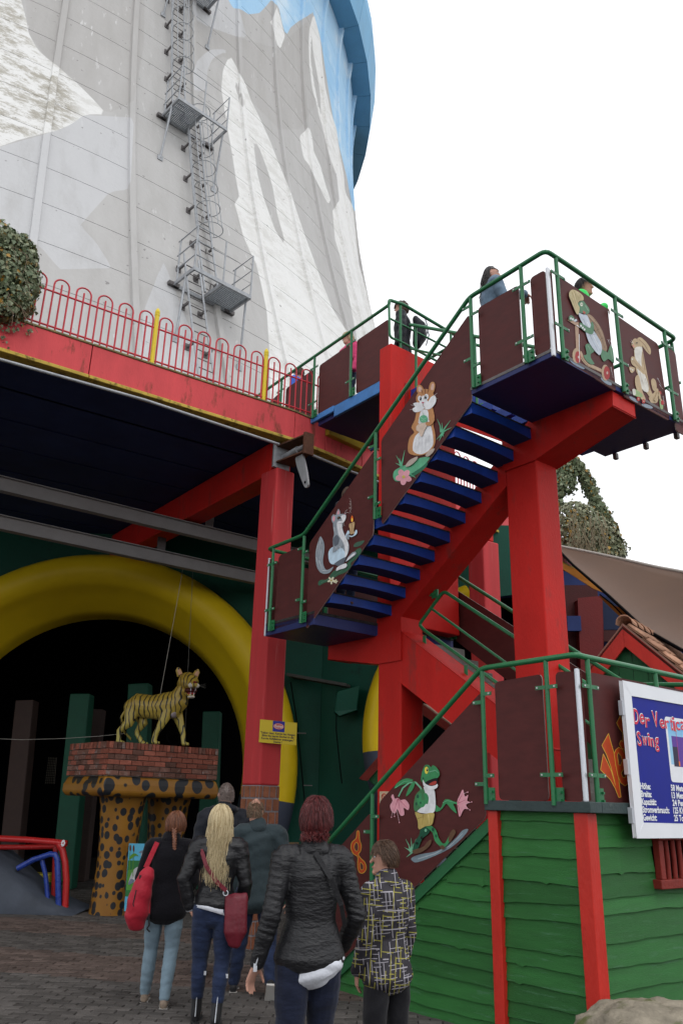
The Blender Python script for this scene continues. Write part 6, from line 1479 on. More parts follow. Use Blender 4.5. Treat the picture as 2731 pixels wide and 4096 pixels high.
# ================================================================ SIGN ON THE RED COLUMN
s0 = onz(1085, 2950, 3.0); sgn = np.array([-.98, 11.45, 0]); 
snx = np.array([math.cos(math.radians(14)), math.sin(math.radians(14)), 0]); snn = np.array([-snx[1], snx[0], 0])
SP = sgn + np.array([-.0, -.30, 0])
def sg(x, y, lift=0): return onp(1000 + x / 2.613, 2500 + y / 2.613, SP - snn * lift, snn)
notice = thing('yellow_notice', 'yellow notice sign with small blue logo hung on the faded red column', 'sign', sg(290, 1250))
tlq, trq, brq, blq = sg(106, 988), sg(491, 1025), sg(482, 1260), sg(92, 1228)
mb = MB(); mb.prism([blq, brq, trq, tlq], snn * .012); mb.build('plate', mat('notice_yellow', (.62, .46, .02), .4, .05, 3, 0, 10, .4), notice)
ux = (brq - blq); UW = np.linalg.norm(ux); ux /= UW; uy = (tlq - blq); UH = np.linalg.norm(uy); uy /= UH
def sp_(a, b_, lf): return blq + ux * a * UW + uy * b_ * UH - snn * lf
mb = MB(); mb.add([sp_(.345, .52, .002), sp_(.665, .52, .002), sp_(.665, .99, .002), sp_(.345, .99, .002)], [(0, 1, 2, 3)], 0)
el = lambda cx_, cz_, rx, rz_, lf, mi: mb.poly([sp_(cx_ + rx * math.cos(a), cz_ + rz_ * math.sin(a), lf) for a in np.linspace(0, 2 * math.pi, 25)[:-1]], mi)
el(.505, .76, .145, .135, .003, 1); el(.505, .76, .13, .115, .0036, 2); el(.505, .76, .12, .10, .0042, 1)
add_text(mb, 'Wunderland', .045, sp_(.395, .71, .0048), ux, uy * 1.15, 2, UW * .22, .0012)
for i, (t_, w_) in enumerate((('"Lieber Gast. Kernie hat Hunger.', .94), ('Bitte die leeren Becher in die', .85), ('Kernie Abfalleimer entsorgen."', .88), ('Danke !', .22))):
    add_text(mb, t_, .036, sp_(.5 - w_ / 2, .40 - i * .122, .003), ux, uy, 3, UW * w_, .0009)
mb.build('print', [flat((.02, .03, .28), .4), flat((.50, .02, .03), .4), flat((.75, .7, .6), .4), flat((.04, .035, .05), .5)], notice)
# hand-lettered wooden sign low behind the walkers
ws = thing('wooden_notice', 'small brown wooden board with black handwritten words low beside the brick column foot', 'sign', fy(1150, 3500, 12.4) * np.array([1, 1, 0]))
def w5(x, y, lf=0): return fy(500 + x / 2.3615, 3100 + y / 2.3615, 12.2 - lf)
mb = MB(); mb.prism([w5(1465, 900), w5(1640, 900), w5(1640, 640), w5(1465, 640)], (0, .03, 0)); mb.build('board', flat((.22, .15, .08), .7), ws)
mb = MB(); exx = np.array([1, 0, 0]); a_ = w5(1468, 685, .01)
for i, t_ in enumerate(('n schlecht', 'Weiter', 'geschlossen')): add_text(mb, t_, .055, w5(1470, 690 + 42 * i, .01), exx, ZZ, 0, .26 if i != 1 else .17, .002)
mb.build('lettering', BLACK, ws)
# ================================================================ IVY
def leaf_mat(name, c1, c2, c3):
    m = bpy.data.materials.new(name); m.use_nodes = True; n = m.node_tree.nodes; l = m.node_tree.links; b = n['Principled BSDF']
    g = n.new('ShaderNodeNewGeometry'); cr = n.new('ShaderNodeValToRGB'); l.new(g.outputs['Random Per Island'], cr.inputs[0])
    e = cr.color_ramp.elements; e[0].position = 0; e[0].color = (*c1, 1); e[1].position = .93; e[1].color = (*c2, 1); x = e.new(.96); x.color = (*c3, 1)
    l.new(cr.outputs[0], b.inputs['Base Color']); b.inputs['Roughness'].default_value = .45; b.inputs['Specular IOR Level'].default_value = .4
    try: b.inputs['Transmission Weight'].default_value = 0
    except Exception: pass
    return m
IVY = leaf_mat('ivy_leaves', (.09, .135, .065), (.24, .27, .16), (.36, .20, .03))
IVY2 = leaf_mat('dusty_ivy_leaves', (.14, .17, .09), (.34, .34, .22), (.42, .25, .04))
STEM = mat('ivy_stem', (.16, .12, .08), .85, .2)
LEAF = np.array([(0, -.5, 0), (.28, -.42, .05), (.5, -.1, .0), (.28, .05, .04), (.22, .25, .02), (0, .55, -.04), (-.22, .25, .02), (-.28, .05, .04), (-.5, -.1, 0), (-.28, -.42, .05)]) * np.array([1, 1, 1])
def leaves(points, normals, size, name, m, parent, seed=1):
    r = np.random.default_rng(seed); V = []; F = []; o = 0
    for p, nr in zip(points, normals):
        nr = nr + r.normal(0, .45, 3); nr /= np.linalg.norm(nr) + 1e-9
        up = np.array([0, 0, -1.0]) + r.normal(0, .45, 3); y = up - nr * (up @ nr); y /= np.linalg.norm(y) + 1e-9; x = np.cross(y, nr); s = size * r.uniform(.5, 1.25)
        V.append(p + s * (LEAF[:, 0:1] * x + LEAF[:, 1:2] * y + LEAF[:, 2:3] * nr)); F += [(o, o + 1, o + 2, o + 3), (o, o + 3, o + 4, o + 5), (o, o + 5, o + 6, o + 7), (o, o + 7, o + 8, o + 9)]; o += 10
    mb = MB(); V = np.concatenate(V); mb.v = [tuple(v) for v in V]; mb.f = F; mb.m = [0] * len(F); mb.sm = [False] * len(F)
    return mb.build(name, m, parent)
def blob_points(blobs, n, seed, rough=.12):
    r = np.random.default_rng(seed); P = []; N = []; tot = sum(b[1] * b[2] + b[2] * b[3] + b[1] * b[3] for b in blobs)
    for (c, a, b_, d) in blobs:
        k = int(n * (a * b_ + b_ * d + a * d) / tot); u = r.normal(size=(k, 3)); u /= np.linalg.norm(u, axis=1)[:, None]
        rad = r.uniform(.72, 1.0, k) ** .5 + r.normal(0, rough, k) * (r.random(k) < .5)
        P.append(np.array(c) + u * rad[:, None] * np.array([a, b_, d])); N.append(u)
    return np.concatenate(P), np.concatenate(N)
def zi(x, y, dist_Y): return fy(x / 1.96, 850 + y / 1.96, dist_Y)
c = onfence(-60, 1180); 
ivy = thing('ivy_bush', 'dense green ivy bush growing over the left end of the terrace railing', 'ivy', (c[0], c[1], DK - .1))
bl_ = []
for (x, y, w_, h_) in ((40, 330, 1.0, 1.0), (150, 420, .8, 1.0), (30, 560, 1.3, 1.1), (160, 600, .9, 1.0), (20, 720, 1.3, .8), (110, 760, .9, .7), (180, 330, .4, .5), (205, 470, .4, .7), (-80, 500, 1.6, 1.8), (-80, 250, 1.2, 1.0), (-60, 820, 1.2, .5)):
    p = onfence(x / 1.96, 850 + y / 1.96) + dn * .16; bl_.append((p, .24 * w_, .22, .24 * h_))
P, N = blob_points(bl_, 8000, 3); leaves(P, N, .058, 'leaves', IVY, ivy, 4)
mb = MB(); rr = random.Random(5)
for i in range(34):
    b0 = bl_[rr.randrange(len(bl_))][0]; q = np.array(b0) + np.array([rr.uniform(-.1, .1), -.15, rr.uniform(-.1, .1)]); pts = [q]; d = np.array([rr.uniform(-.4, 1), -.25, rr.uniform(-1.1, .4)])
    for k in range(5): q = q + d * .07 + np.array([rr.uniform(-.02, .02), 0, -.012 * k]); pts.append(q)
    mb.tube(pts, .0035, 4)
mb.build('stems', STEM, ivy)
P2 = []; N2 = []
for (x, y) in [(20, 880), (60, 900), (110, 905), (150, 870), (190, 880), (210, 960), (40, 950), (90, 960), (10, 1000), (25, 1050), (45, 1105), (0, 940), (170, 910), (215, 975), (130, 940)] * 5:
    p = onfence((x + rr.uniform(-14, 14)) / 1.96, 850 + (y + rr.uniform(-16, 16)) / 1.96) + dn * rr.uniform(.05, .16); P2.append(p); N2.append(dn)
leaves(P2, N2, .045, 'trailing_leaves', IVY, ivy, 9)

# right-hand side: ivy mass and ivy arch above the far railing
RY = 17.2
def zr(x, y, Y=RY): return fy(2150 + x / 2.353, 1750 + y / 2.353, Y)
arch = thing('ivy_arch', 'tall ivy covered arch standing on the terrace against the white sky', 'ivy arch', zr(250, 1000, 18.5) * np.array([1, 1, 0]) + ZZ * DK)
path = [(195, 640), (200, 560), (205, 470), (215, 390), (225, 300), (270, 230), (330, 240), (390, 300), (440, 370), (480, 440), (510, 520), (540, 600), (580, 680), (620, 750), (640, 820), (650, 900)]
wd = [.26, .24, .30, .42, .50, .50, .42, .34, .36, .40, .38, .36, .42, .42, .44, .4]
bb = [(zr(x, y, 18.5), .40 * w_, .25, .40 * w_) for (x, y), w_ in zip(path, wd)] + [(zr(230, 440, 18.5), .35, .25, .3), (zr(250, 330, 18.5), .32, .25, .3)]
P, N = blob_points(bb, 6500, 11, .16); leaves(P, N, .085, 'leaves', IVY, arch, 12)
mb = MB(); mb.tube([zr(x, y, 18.5) for x, y in path], .05, 6); mb.build('hoop_stem', STEM, arch)
mass = thing('ivy_mass', 'rounded heap of dusty ivy with yellow leaves hanging over the far railing', 'ivy', zr(480, 1100) * np.array([1, 1, 0]) + ZZ * DK)
bb = [(zr(x, y), .16 * w_ , .35, .16 * h_) for x, y, w_, h_ in ((340, 730, 2.2, 2.0), (420, 780, 2.4, 2.2), (330, 880, 2.0, 2.4), (500, 880, 3.0, 2.6), (420, 980, 3.0, 2.4), (590, 900, 2.6, 2.4), (640, 1000, 2.4, 2.4), (540, 1040, 3, 2.2), (700, 1100, 1.8, 1.6), (360, 1040, 2, 1.6), (620, 1110, 3, 1.4), (480, 1120, 3, 1.4))]
P, N = blob_points(bb, 8000, 21); leaves(P, N, .085, 'leaves', IVY2, mass, 22)
mb = MB()
for i in range(60):
    q = zr(rr.uniform(300, 640), rr.uniform(660, 1000), RY - .5); pts = [q]
    for k in range(4): q = q + np.array([rr.uniform(-.06, .06), -.01, -.13]); pts.append(q)
    mb.tube(pts, .008, 4)
mb.build('dry_stems', mat('dry_stem', (.24, .20, .13), .9, .2), mass)
P2 = [zr(rr.uniform(690, 880), 0) for _ in range(0)]
tw = []; twn = []
for i in range(130):
    x = 700 + 170 * rr.random() ** 1.5; y = 900 + (x - 700) * 1.1 + rr.uniform(-60, 60); tw.append(zr(x, y, RY)); twn.append(np.array([rr.uniform(-1, 1), -1, rr.uniform(-1, 1)]))
leaves(tw, twn, .05, 'wispy_sprays', IVY2, mass, 31)

# ================================================================ CANOPY, BACK COLUMNS, TILED HUT
TAN_ = mat('brown_canopy_cloth', (.115, .064, .040), .8, .08, 1.2, .03, 300, .2, sheen=.2)
def cz(x, y, Y): return fy(2150 + x / 2.353, 1750 + y / 2.353, Y)
can = thing('canopy', 'large brown fabric sun canopy stretched at the right', 'canopy', cz(1000, 1400, 11) * np.array([1, 1, 0]) + ZZ * 4)
topc = [cz(215, 1025, 14.2), cz(400, 1060, 13.8), cz(780, 1140, 13.0), cz(1100, 1215, 12.3), cz(1367, 1265, 11.8), cz(1800, 1330, 11.0)]
botc = [cz(215, 1080, 14.0), cz(330, 1200, 13.3), cz(640, 1465, 11.9), cz(1000, 1800, 10.6), cz(1367, 2010, 9.8), cz(1800, 2200, 9.0)]
n = 12; mb = MB(); U = 30
def cr(C_, u):
    k = u * (len(C_) - 1); i = min(int(k), len(C_) - 2); f_ = k - i; return C_[i] * (1 - f_) + C_[i + 1] * f_
for j in range(U + 1):
    for i in range(n + 1):
        a, b_ = cr(topc, j / U), cr(botc, j / U); v = i / n; p = a * (1 - v) + b_ * v; p = p + ZZ * (-.28 * math.sin(v * math.pi)) * (j / U); mb.v.append(tuple(p))
for j in range(U):
    for i in range(n): mb.f.append((j * (n + 1) + i, j * (n + 1) + i + 1, (j + 1) * (n + 1) + i + 1, (j + 1) * (n + 1) + i)); mb.m.append(0); mb.sm.append(True)
cl = mb.build('cloth', TAN_, can); so_ = cl.modifiers.new('th', 'SOLIDIFY'); so_.thickness = .006
mb = MB(); mb.tube([p + ZZ * .0 for p in [cr(topc, u) for u in np.linspace(0, 1, 20)]], .028, 6); mb.build('edge_rope', mat('pale_hem', (.45, .42, .38), .7, .1), can)
mb = MB(); mb.tube([p for p in [cr(botc, u) for u in np.linspace(0, 1, 20)]], .022, 6); mb.build('edge_rope', BLACK, can)
for v in (.45,):
    mb = MB(); mb.tube([cz(820, 1180, 12.85), cz(1000, 1370, 12.2) - ZZ * .12, cz(1200, 1580, 11.3) - ZZ * .2, cz(1367, 1740, 10.8) - ZZ * .22], .010, 5); mb.build('seam', flat((.11, .07, .05), .8), can)
ORG = mat('orange_cloth', (.42, .17, .025), .7, .08)  # orange strips shaped as the lit underside parts of another canopy
orc = thing('lit_canopy_strip', 'orange strip shaped as a lit part of another canopy, below the brown canopy, upper piece', 'sail', cz(400, 1300, 14.5) * np.array([1, 1, 0]) + ZZ * 4)
mb = MB(); mb.prism([cz(230, 1180, 14.4), cz(400, 1260, 14.2), cz(560, 1370, 14.0), cz(640, 1470, 13.9), cz(520, 1420, 14.0), cz(380, 1330, 14.2), cz(230, 1235, 14.4)], (0, .02, 0)); mb.build('cloth', ORG, orc)
orc = thing('lit_canopy_strip', 'orange strip shaped as a lit part of another canopy, below the brown canopy, lower rounded piece', 'sail', cz(900, 1750, 13) * np.array([1, 1, 0]) + ZZ * 3.6)
mb = MB(); mb.prism(smooth_poly([cz(580, 1490, 13), cz(700, 1570, 12.8), cz(850, 1640, 12.6), cz(1000, 1740, 12.4), cz(1095, 1830, 12.3), cz(1080, 1868, 12.3), cz(1010, 1850, 12.4), cz(900, 1800, 12.5), cz(740, 1650, 12.8)], 3), (0, .02, 0)); mb.build('cloth', ORG, orc)
mb = MB(); mb.tube([cz(585, 1480, 12.95), cz(700, 1570, 12.75), cz(930, 1810, 12.4)], .012, 5); mb.build('dark_edge', BLACK, orc)
DRED = mat('shaded_red_wall', (.05, .006, .006), .6, .15, 2)  # near-black red carries the shade in its colour, like the panels below
back = thing('back_building', 'dark red and blue framed building front, shade put into its colours, behind the big red pillar', 'building', (4.4, 17, 0))
def bkq(x, y, Y=16.6): return cz(x, y, Y)
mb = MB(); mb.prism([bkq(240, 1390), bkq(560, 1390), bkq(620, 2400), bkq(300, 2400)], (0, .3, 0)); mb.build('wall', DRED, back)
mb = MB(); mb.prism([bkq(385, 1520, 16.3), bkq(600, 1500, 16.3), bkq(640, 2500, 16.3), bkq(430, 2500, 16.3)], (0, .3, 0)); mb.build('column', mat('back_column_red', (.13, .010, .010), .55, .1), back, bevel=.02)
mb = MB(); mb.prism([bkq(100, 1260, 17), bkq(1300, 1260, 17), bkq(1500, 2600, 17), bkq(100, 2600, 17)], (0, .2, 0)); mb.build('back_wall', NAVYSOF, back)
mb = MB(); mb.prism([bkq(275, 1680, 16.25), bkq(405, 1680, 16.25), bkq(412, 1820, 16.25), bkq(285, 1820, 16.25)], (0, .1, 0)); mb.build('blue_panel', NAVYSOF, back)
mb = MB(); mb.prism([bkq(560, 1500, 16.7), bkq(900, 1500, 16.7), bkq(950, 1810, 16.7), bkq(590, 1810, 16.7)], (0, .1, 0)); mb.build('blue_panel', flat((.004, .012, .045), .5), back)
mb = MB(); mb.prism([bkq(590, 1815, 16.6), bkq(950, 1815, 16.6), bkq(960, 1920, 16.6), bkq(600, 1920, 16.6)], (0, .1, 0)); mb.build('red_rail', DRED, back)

# tiled hut
HY = 9.7
hut = thing('tiled_hut', 'small hut with red gable boards, green boarded gable and clay roof tiles behind the rail', 'hut', (4.2, 10.4, 0))
hd1 = -SA * .97 + SB * .25; hd1 /= np.linalg.norm(hd1); hnn = np.array([hd1[1], -hd1[0], 0]); hnn = hnn if hnn[1] < 0 else -hnn   # along the gable, outward
hdeep = -hnn
ap = cz(800, 1775, HY)
def hpnt(x, y): return onp(2150 + x / 2.353, 1750 + y / 2.353, ap, hnn)
lft = hpnt(470, 2200); rgt = hpnt(1367, 2235); ia = hpnt(820, 1960); 
rdir = (rgt - ap) / np.linalg.norm(rgt - ap); ldir = (lft - ap) / np.linalg.norm(lft - ap)
bw = .17
for d, nm in ((ldir, 'l'), (rdir, 'r')):
    ln = 1.7; pr = ZZ - d * d[2]; pr /= np.linalg.norm(pr)
    # mitred at the ridge
    cutv = ap - ZZ * (bw / max(.2, abs(pr[2])))
    mb = MB(); mb.prism([ap, ap + d * ln, ap + d * ln - pr * bw, cutv], hdeep * .035); mb.build('barge_board', POSTRED, hut, bevel=.004)
    mb = MB(); mb.prism([ap + ZZ * .03, ap + d * ln + ZZ * .03, ap + d * ln, ap], hdeep * .06 - hdeep * .02); mb.build('capping', flat((.30, .16, .12), .8), hut)
gw = 2.2
zr0 = ap[2]
for i in range(14):
    u0 = -1.15 + i * .17
    def top_(u):
        d = rdir if u > 0 else ldir; k = u / (d @ hd1) ; return (ap + d * k)[2] - .06
    P = [ap + hdeep * .12 + hd1 * u0, ap + hdeep * .12 + hd1 * (u0 + .163)]; z = [top_(u0), top_(u0 + .163)]
    a = np.array([P[0][0], P[0][1], z[0]]); b_ = np.array([P[1][0], P[1][1], z[1]]); mb = MB()
    mb.prism([np.array([P[0][0], P[0][1], 1.2]), np.array([P[1][0], P[1][1], 1.2]), b_, a], hdeep * .02); mb.build('gable_board', TRIMG, hut)
# roof slope with pantiles on the right-hand side
slope_r = rdir; eave = 1.7
def tile_mat():
    return mat('clay_tile', (.42, .23, .15), .8, .22, 9, .2, 50, .25, dirt=((.16, .15, .09), .58, 9), ov=.3)
TM = tile_mat(); rn = np.cross(slope_r, hdeep); rn = rn if rn[2] > 0 else -rn; rn /= np.linalg.norm(rn)
lx_ = .20; ly_ = .24
mb = MB(); mb.prism([ap, ap + rdir * eave, ap + rdir * eave + hdeep * 2.4, ap + hdeep * 2.4], -rn * .03); mb.build('roof_deck', flat((.05, .035, .03), .9), hut)
mb = MB(); mb.prism([ap, ap + ldir * eave, ap + ldir * eave + hdeep * 2.4, ap + hdeep * 2.4], -ZZ * .03); mb.build('roof_deck', flat((.05, .035, .03), .9), hut)
for i in range(11):
    for j in range(7):
        o_ = ap + hdeep * (.03 + i * lx_) + rdir * (.02 + j * ly_); mb = MB(); m_ = 7; vs = []
        for e in (0, 1):
            for k in range(m_):
                u = k / (m_ - 1); hgt = .035 * math.sin(u * 2 * math.pi) + .015; vs.append(o_ + hdeep * (u * lx_ * 1.08) + rdir * (e * ly_ * 1.15) + rn * (hgt + .03 - .0 * e + (.02 if e else .0)))
        vs += [v - rn * .018 for v in vs[:]]
        fs = [(k, k + 1, m_ + k + 1, m_ + k) for k in range(m_ - 1)] + [(2 * m_ + k, 3 * m_ + k, 3 * m_ + k + 1, 2 * m_ + k + 1) for k in range(m_ - 1)] + [(m_ + k, m_ + k + 1, 3 * m_ + k + 1, 3 * m_ + k) for k in range(m_ - 1)] + [(k, 2 * m_ + k, 2 * m_ + k + 1, k + 1) for k in range(m_ - 1)]
        mb.add(vs, fs, 0, True); mb.build('roof_tile', TM, hut)
for i in range(9):
    c_ = ap + hdeep * (.05 + i * .26) + ZZ * .05; mb = MB(); m_ = 8; vs = []
    for e, r in ((0, .10), (1, .082)):
        for k in range(m_):
            a = math.pi * k / (m_ - 1); vs.append(c_ + hdeep * e * .28 + hd1 * r * math.cos(a) + ZZ * (r * math.sin(a)))
    vs += [v - ZZ * .016 for v in vs[:]]
    mb.add(vs, [(k, k + 1, m_ + k + 1, m_ + k) for k in range(m_ - 1)] + [(k, 2 * m_ + k, 2 * m_ + k + 1, k + 1) for k in range(m_ - 1)] + [(2 * m_ + k, 3 * m_ + k, 3 * m_ + k + 1, 2 * m_ + k + 1) for k in range(m_ - 1)], 0, True); mb.build('ridge_tile', TM, hut)

er_ = thing('red_eave', 'small red roof corner poking out left of the lower stair pier', 'roof corner', fy(1480, 3100, 12.6) * np.array([1, 1, 0]) + ZZ * 2)
def eq(x, y, Y=12.6): return fy(1000 + x / 2.613, 2500 + y / 2.613, Y)
mb = MB(); mb.prism([eq(1143, 1605), eq(1175, 1622), eq(1228, 1626), eq(1345, 1495), eq(1345, 1375)], (0, .06, 0)); mb.build('barge_board', WINRED, er_, bevel=.004)
mb = MB(); mb.prism([eq(1240, 1612, 12.7), eq(1345, 1500, 12.7), eq(1345, 1680, 12.7), eq(1300, 1670, 12.7)], (0, .3, 0)); mb.build('gable', TRIMG, er_)
def e5(x, y, Y=11.5): return fy(1400 + x / 1.178, 2300 + y / 1.178, Y)
ee = thing('red_eave', 'sloping red board with mossy top edge seen through the gap in the stair wall', 'roof corner', e5(400, 660) * np.array([1, 1, 0]) + ZZ * 2)
mb = MB(); mb.prism([e5(300, 570), e5(345, 612), e5(470, 705), e5(455, 735), e5(345, 660), e5(300, 640)], (0, .06, 0)); mb.build('barge_board', WINRED, ee)
mb = MB(); mb.prism([e5(345, 612), e5(375, 622, 11.9), e5(500, 705, 11.9), e5(470, 705)], ZZ * .02); mb.build('mossy_top', mat('old_tile_edge', (.30, .20, .15), .9, .3, 9), ee)
sgn2 = thing('small_sign', 'small cream picture sign on the red pier behind the frog panel', 'sign', L(3.4, .98, 1.9))
def s2(x, y): s, z = TT(1000 + x / 2.613, 2500 + y / 2.613, .975); return L(s, .975, z)
mb = MB(); mb.prism([s2(1352, 1742), s2(1352, 2120), s2(1470, 2120), s2(1470, 1742)], SB * .012); mb.build('plate', flat((.55, .42, .28), .5), sgn2)
mb = MB(); c_ = s2(1400, 1800); mb.ring(c_ - SB * .004, -SA, ZZ, .035, .005, 18, 5); mb.tube([c_ - SB * .004 + SA * .024 + ZZ * .024, c_ - SB * .004 - SA * .024 - ZZ * .024], .005, 5); mb.build('red_mark', flat((.5, .05, .03), .5), sgn2)

# ================================================================ BOULDER
RK = mat('mossy_boulder', (.25, .22, .17), .9, .35, 7, .5, 22, .15, dirt=((.10, .11, .045), .52, 4))
bc = onz(2600, 4060, 0) ; bc = np.array([2.85, 6.5, 0]); bc = onz(2640, 4350, 0)
from mathutils import noise as mnoise
vs = []; fs = []; nu, nv = 90, 44
for j in range(nv + 1):
    th = math.pi * j / nv
    for i in range(nu):
        ph = 2 * math.pi * i / nu; d = Vector((math.sin(th) * math.cos(ph), math.sin(th) * math.sin(ph), math.cos(th)))
        k = 1 + .20 * mnoise.noise(d * 1.6 + Vector((3, 1, 7))) + .09 * mnoise.noise(d * 4) + .035 * mnoise.noise(d * 9) + .018 * mnoise.noise(d * 22) + .008 * mnoise.noise(d * 50)
        vs.append(bc + np.array([d.x * .62 * k, d.y * .50 * k, max(-.05, .17 + d.z * .33 * k)]))
for j in range(nv):
    for i in range(nu): fs.append((j * nu + i, (j + 1) * nu + i, (j + 1) * nu + (i + 1) % nu, j * nu + (i + 1) % nu))
mb = MB(); mb.add(vs, fs, 0, True); tag(mb.build('boulder', RK), 'mossy grey brown boulder on the ground at the booth corner', 'boulder')
# ================================================================ PEOPLE
SKIN = mat('skin', (.50, .27, .20), .5, .06, 12, .02, 200, .35)
SKINB = mat('tan_skin', (.40, .21, .14), .5, .06, 12, .02, 200, .35)
def cloth(name, col, rough=.8, bump=.10, bs=28, spec=.2, var=.15, st=None, coat=0, sheen=.1): return mat(name, col, rough, var, 7, bump, bs, spec, coat=coat, sheen=sheen, stretch=st)
JEAN_L = cloth('light_blue_denim', (.20, .28, .34), .8, .08, 30, st=(1, 1, 1.2), var=.14)
JEAN_D = cloth('dark_blue_denim', (.018, .028, .065), .8, .14, 20, st=(1, 1, 2.2), var=.3)
JEAN_N = cloth('navy_denim', (.012, .016, .035), .8, .12, 20, st=(1, 1, 2.2), var=.3)
LEATH = cloth('black_leather', (.012, .012, .014), .36, .16, 18, .5, st=(1, 1, 2.0), sheen=0)
WOOL = cloth('black_wool', (.008, .0075, .010), .95, .12, 60, .1)
HOOD = cloth('black_navy_nylon', (.008, .010, .016), .6, .22, 14, .3)
GREYG = cloth('grey_green_canvas', (.028, .042, .048), .75, .16, 20, .25, st=(1, 1, .8))
SHOE = cloth('beige_canvas_shoe', (.22, .17, .13), .8, .1, 60, var=.4); SOLE = flat((.55, .53, .5), .7); BLKSH = cloth('black_shoe', (.012, .012, .014), .5, .08, 40, .4)
WTOP = cloth('white_cotton', (.62, .64, .70), .8, .14, 18)

class Person:
    def __init__(s, label, pos, yaw, H, group=None, hy=0.0):
        """yaw: direction faced, degrees clockwise from +Y (away from the camera); hy: extra head turn"""
        s.o = thing('person', label, 'person', pos, group); s.p = np.array(pos, float); s.H = H; a = math.radians(yaw)
        s.fw = np.array([math.sin(a), math.cos(a), 0]); s.rt = np.array([math.cos(a), -math.sin(a), 0]); h = a + math.radians(hy)
        s.hf = np.array([math.sin(h), math.cos(h), 0]); s.hr = np.array([math.cos(h), -math.sin(h), 0])
        s.J = dict(hipL=(-.055, 0, .50), hipR=(.055, 0, .50), kneeL=(-.06, .01, .275), kneeR=(.06, .01, .275), ankL=(-.06, -.01, .045), ankR=(.06, -.01, .045),
                   shL=(-.105, 0, .81), shR=(.105, 0, .81), elL=(-.145, -.02, .63), elR=(.145, -.02, .63), wrL=(-.15, .02, .49), wrR=(.15, .02, .49), pel=(0, 0, .52), wai=(0, 0, .60), che=(0, .0, .72), nec=(0, -.005, .835), hd=(0, .01, .93))
        s.fat = 1.0
    def w(s, v): return s.p + (s.rt * v[0] + s.fw * v[1] + ZZ * v[2]) * s.H
    def j(s, k): return s.w(s.J[k])
    def hw(s, x, y, z):
        c = s.j('hd'); return c + (s.hr * x + s.hf * y + ZZ * z) * s.H
    def legs(s, g=0.0, lo=None, only=None):
        H = s.H; L_ = []
        for sd in 'LR':
            h, k, a = s.j('hip' + sd), s.j('knee' + sd), s.j('ank' + sd); f = s.fat
            a2 = a if lo is None else k + (a - k) * lo
            L_.append(loft([h + ZZ * .02 * H, h * .5 + k * .5, k, k * .55 + a2 * .45 - s.fw * .008 * H, a2], [(.050 * H * f + g, .060 * H * f + g), (.046 * H * f + g, .050 * H * f + g), (.034 * H + g, .036 * H + g), (.033 * H + g, .037 * H + g), (.024 * H + g * 1.1, .026 * H + g * 1.2)], ref=s.rt))
        p = s.j('pel'); f = s.fat
        L_.append(loft([p - ZZ * .045 * H, p - ZZ * .01 * H, p + ZZ * .04 * H], [(.075 * H * f + g, .060 * H + g), (.092 * H * f + g, .068 * H * f + g), (.082 * H * f + g, .060 * H + g)], ref=s.rt))
        return L_
    def torso(s, g=0.0, low=.52, shw=1.0, flare=0.0, top=.825):
        H = s.H; f = s.fat; J = s.J; zz = [low, (low + .60) / 2, .62, .70, .76, .80, top]
        wd = [.088 * f + flare, .084 * f + flare * .5, .074 * f, .084, .096 * shw, .100 * shw, .055]; dp = [.068 * f + flare * .7, .062 * f + flare * .4, .055 * f, .064, .066, .055, .040]
        P = []
        for z in zz:
            u = (z - .52) / (.82 - .52); a, b_ = np.array(J['pel']), np.array(J['nec']); P.append(s.w((a[0] + (b_[0] - a[0]) * u, a[1] + (b_[1] - a[1]) * u, z)))
        return [loft(P, [(w_ * H + g, d * H + g) for w_, d in zip(wd, dp)], ref=s.rt, n=24)]
    def arms(s, g=0.0, cut=1.0, only='LR', r=1.0):
        H = s.H; L_ = []
        for sd in only:
            a, b_, c = s.j('sh' + sd), s.j('el' + sd), s.j('wr' + sd); c = b_ + (c - b_) * cut
            inn = a * .6 + s.j('che') * .4 + ZZ * .035 * H
            L_.append(loft([inn, a], [(.042 * H * r + g, .042 * H * r + g), (.037 * H * r + g, .038 * H * r + g)], n=14))
            L_.append(loft([a, a * .5 + b_ * .5, b_, b_ * .5 + c * .5, c], [(.037 * H * r + g, .038 * H * r + g), (.030 * H * r + g, .032 * H * r + g), (.026 * H * r + g, .027 * H * r + g), (.024 * H * r + g, .025 * H * r + g), (.019 * H * r + g, .020 * H * r + g)], n=16))
        return L_
    def hand(s, sd, d, palm_n, curl=.5, sc=1.0):
        """d: direction the hand points, palm_n: palm normal"""
        H = s.H * sc; w0 = s.j('wr' + sd); d = np.array(d, float); d /= np.linalg.norm(d); pn = np.array(palm_n, float); pn -= d * (pn @ d); pn /= np.linalg.norm(pn); side = np.cross(d, pn); L_ = []
        L_.append(loft([w0, w0 + d * .02 * H, w0 + d * .052 * H], [(.015 * H, .012 * H), (.021 * H, .010 * H), (.023 * H, .008 * H)], ref=side))
        for i, (o, ln) in enumerate(((-.0165, .040), (-.0055, .046), (.0055, .043), (.016, .034))):
            b0 = w0 + d * .048 * H + side * o * H; a = curl * .5; P = [b0]; q = b0
            for k_, fr in enumerate((.45, .32, .23)):
                ang = a + curl * .7 * k_; q = q + (d * math.cos(ang) + pn * math.sin(ang) + side * o * 3) * ln * H * fr; P.append(q)
            L_.append(loft(P, [.0052 * H, .0050 * H, .0045 * H, .0038 * H], n=8))
        sg_ = 1 if sd == 'R' else -1
        th = -1
        b0 = w0 + d * .014 * H + side * th * .016 * H; L_.append(loft([b0, b0 + (d * .7 + side * th * .7 + pn * .3) * .022 * H, b0 + (d * .85 + side * th * .55 + pn * .6) * .042 * H], [.0075 * H, .0062 * H, .0045 * H], n=8))
        return L_
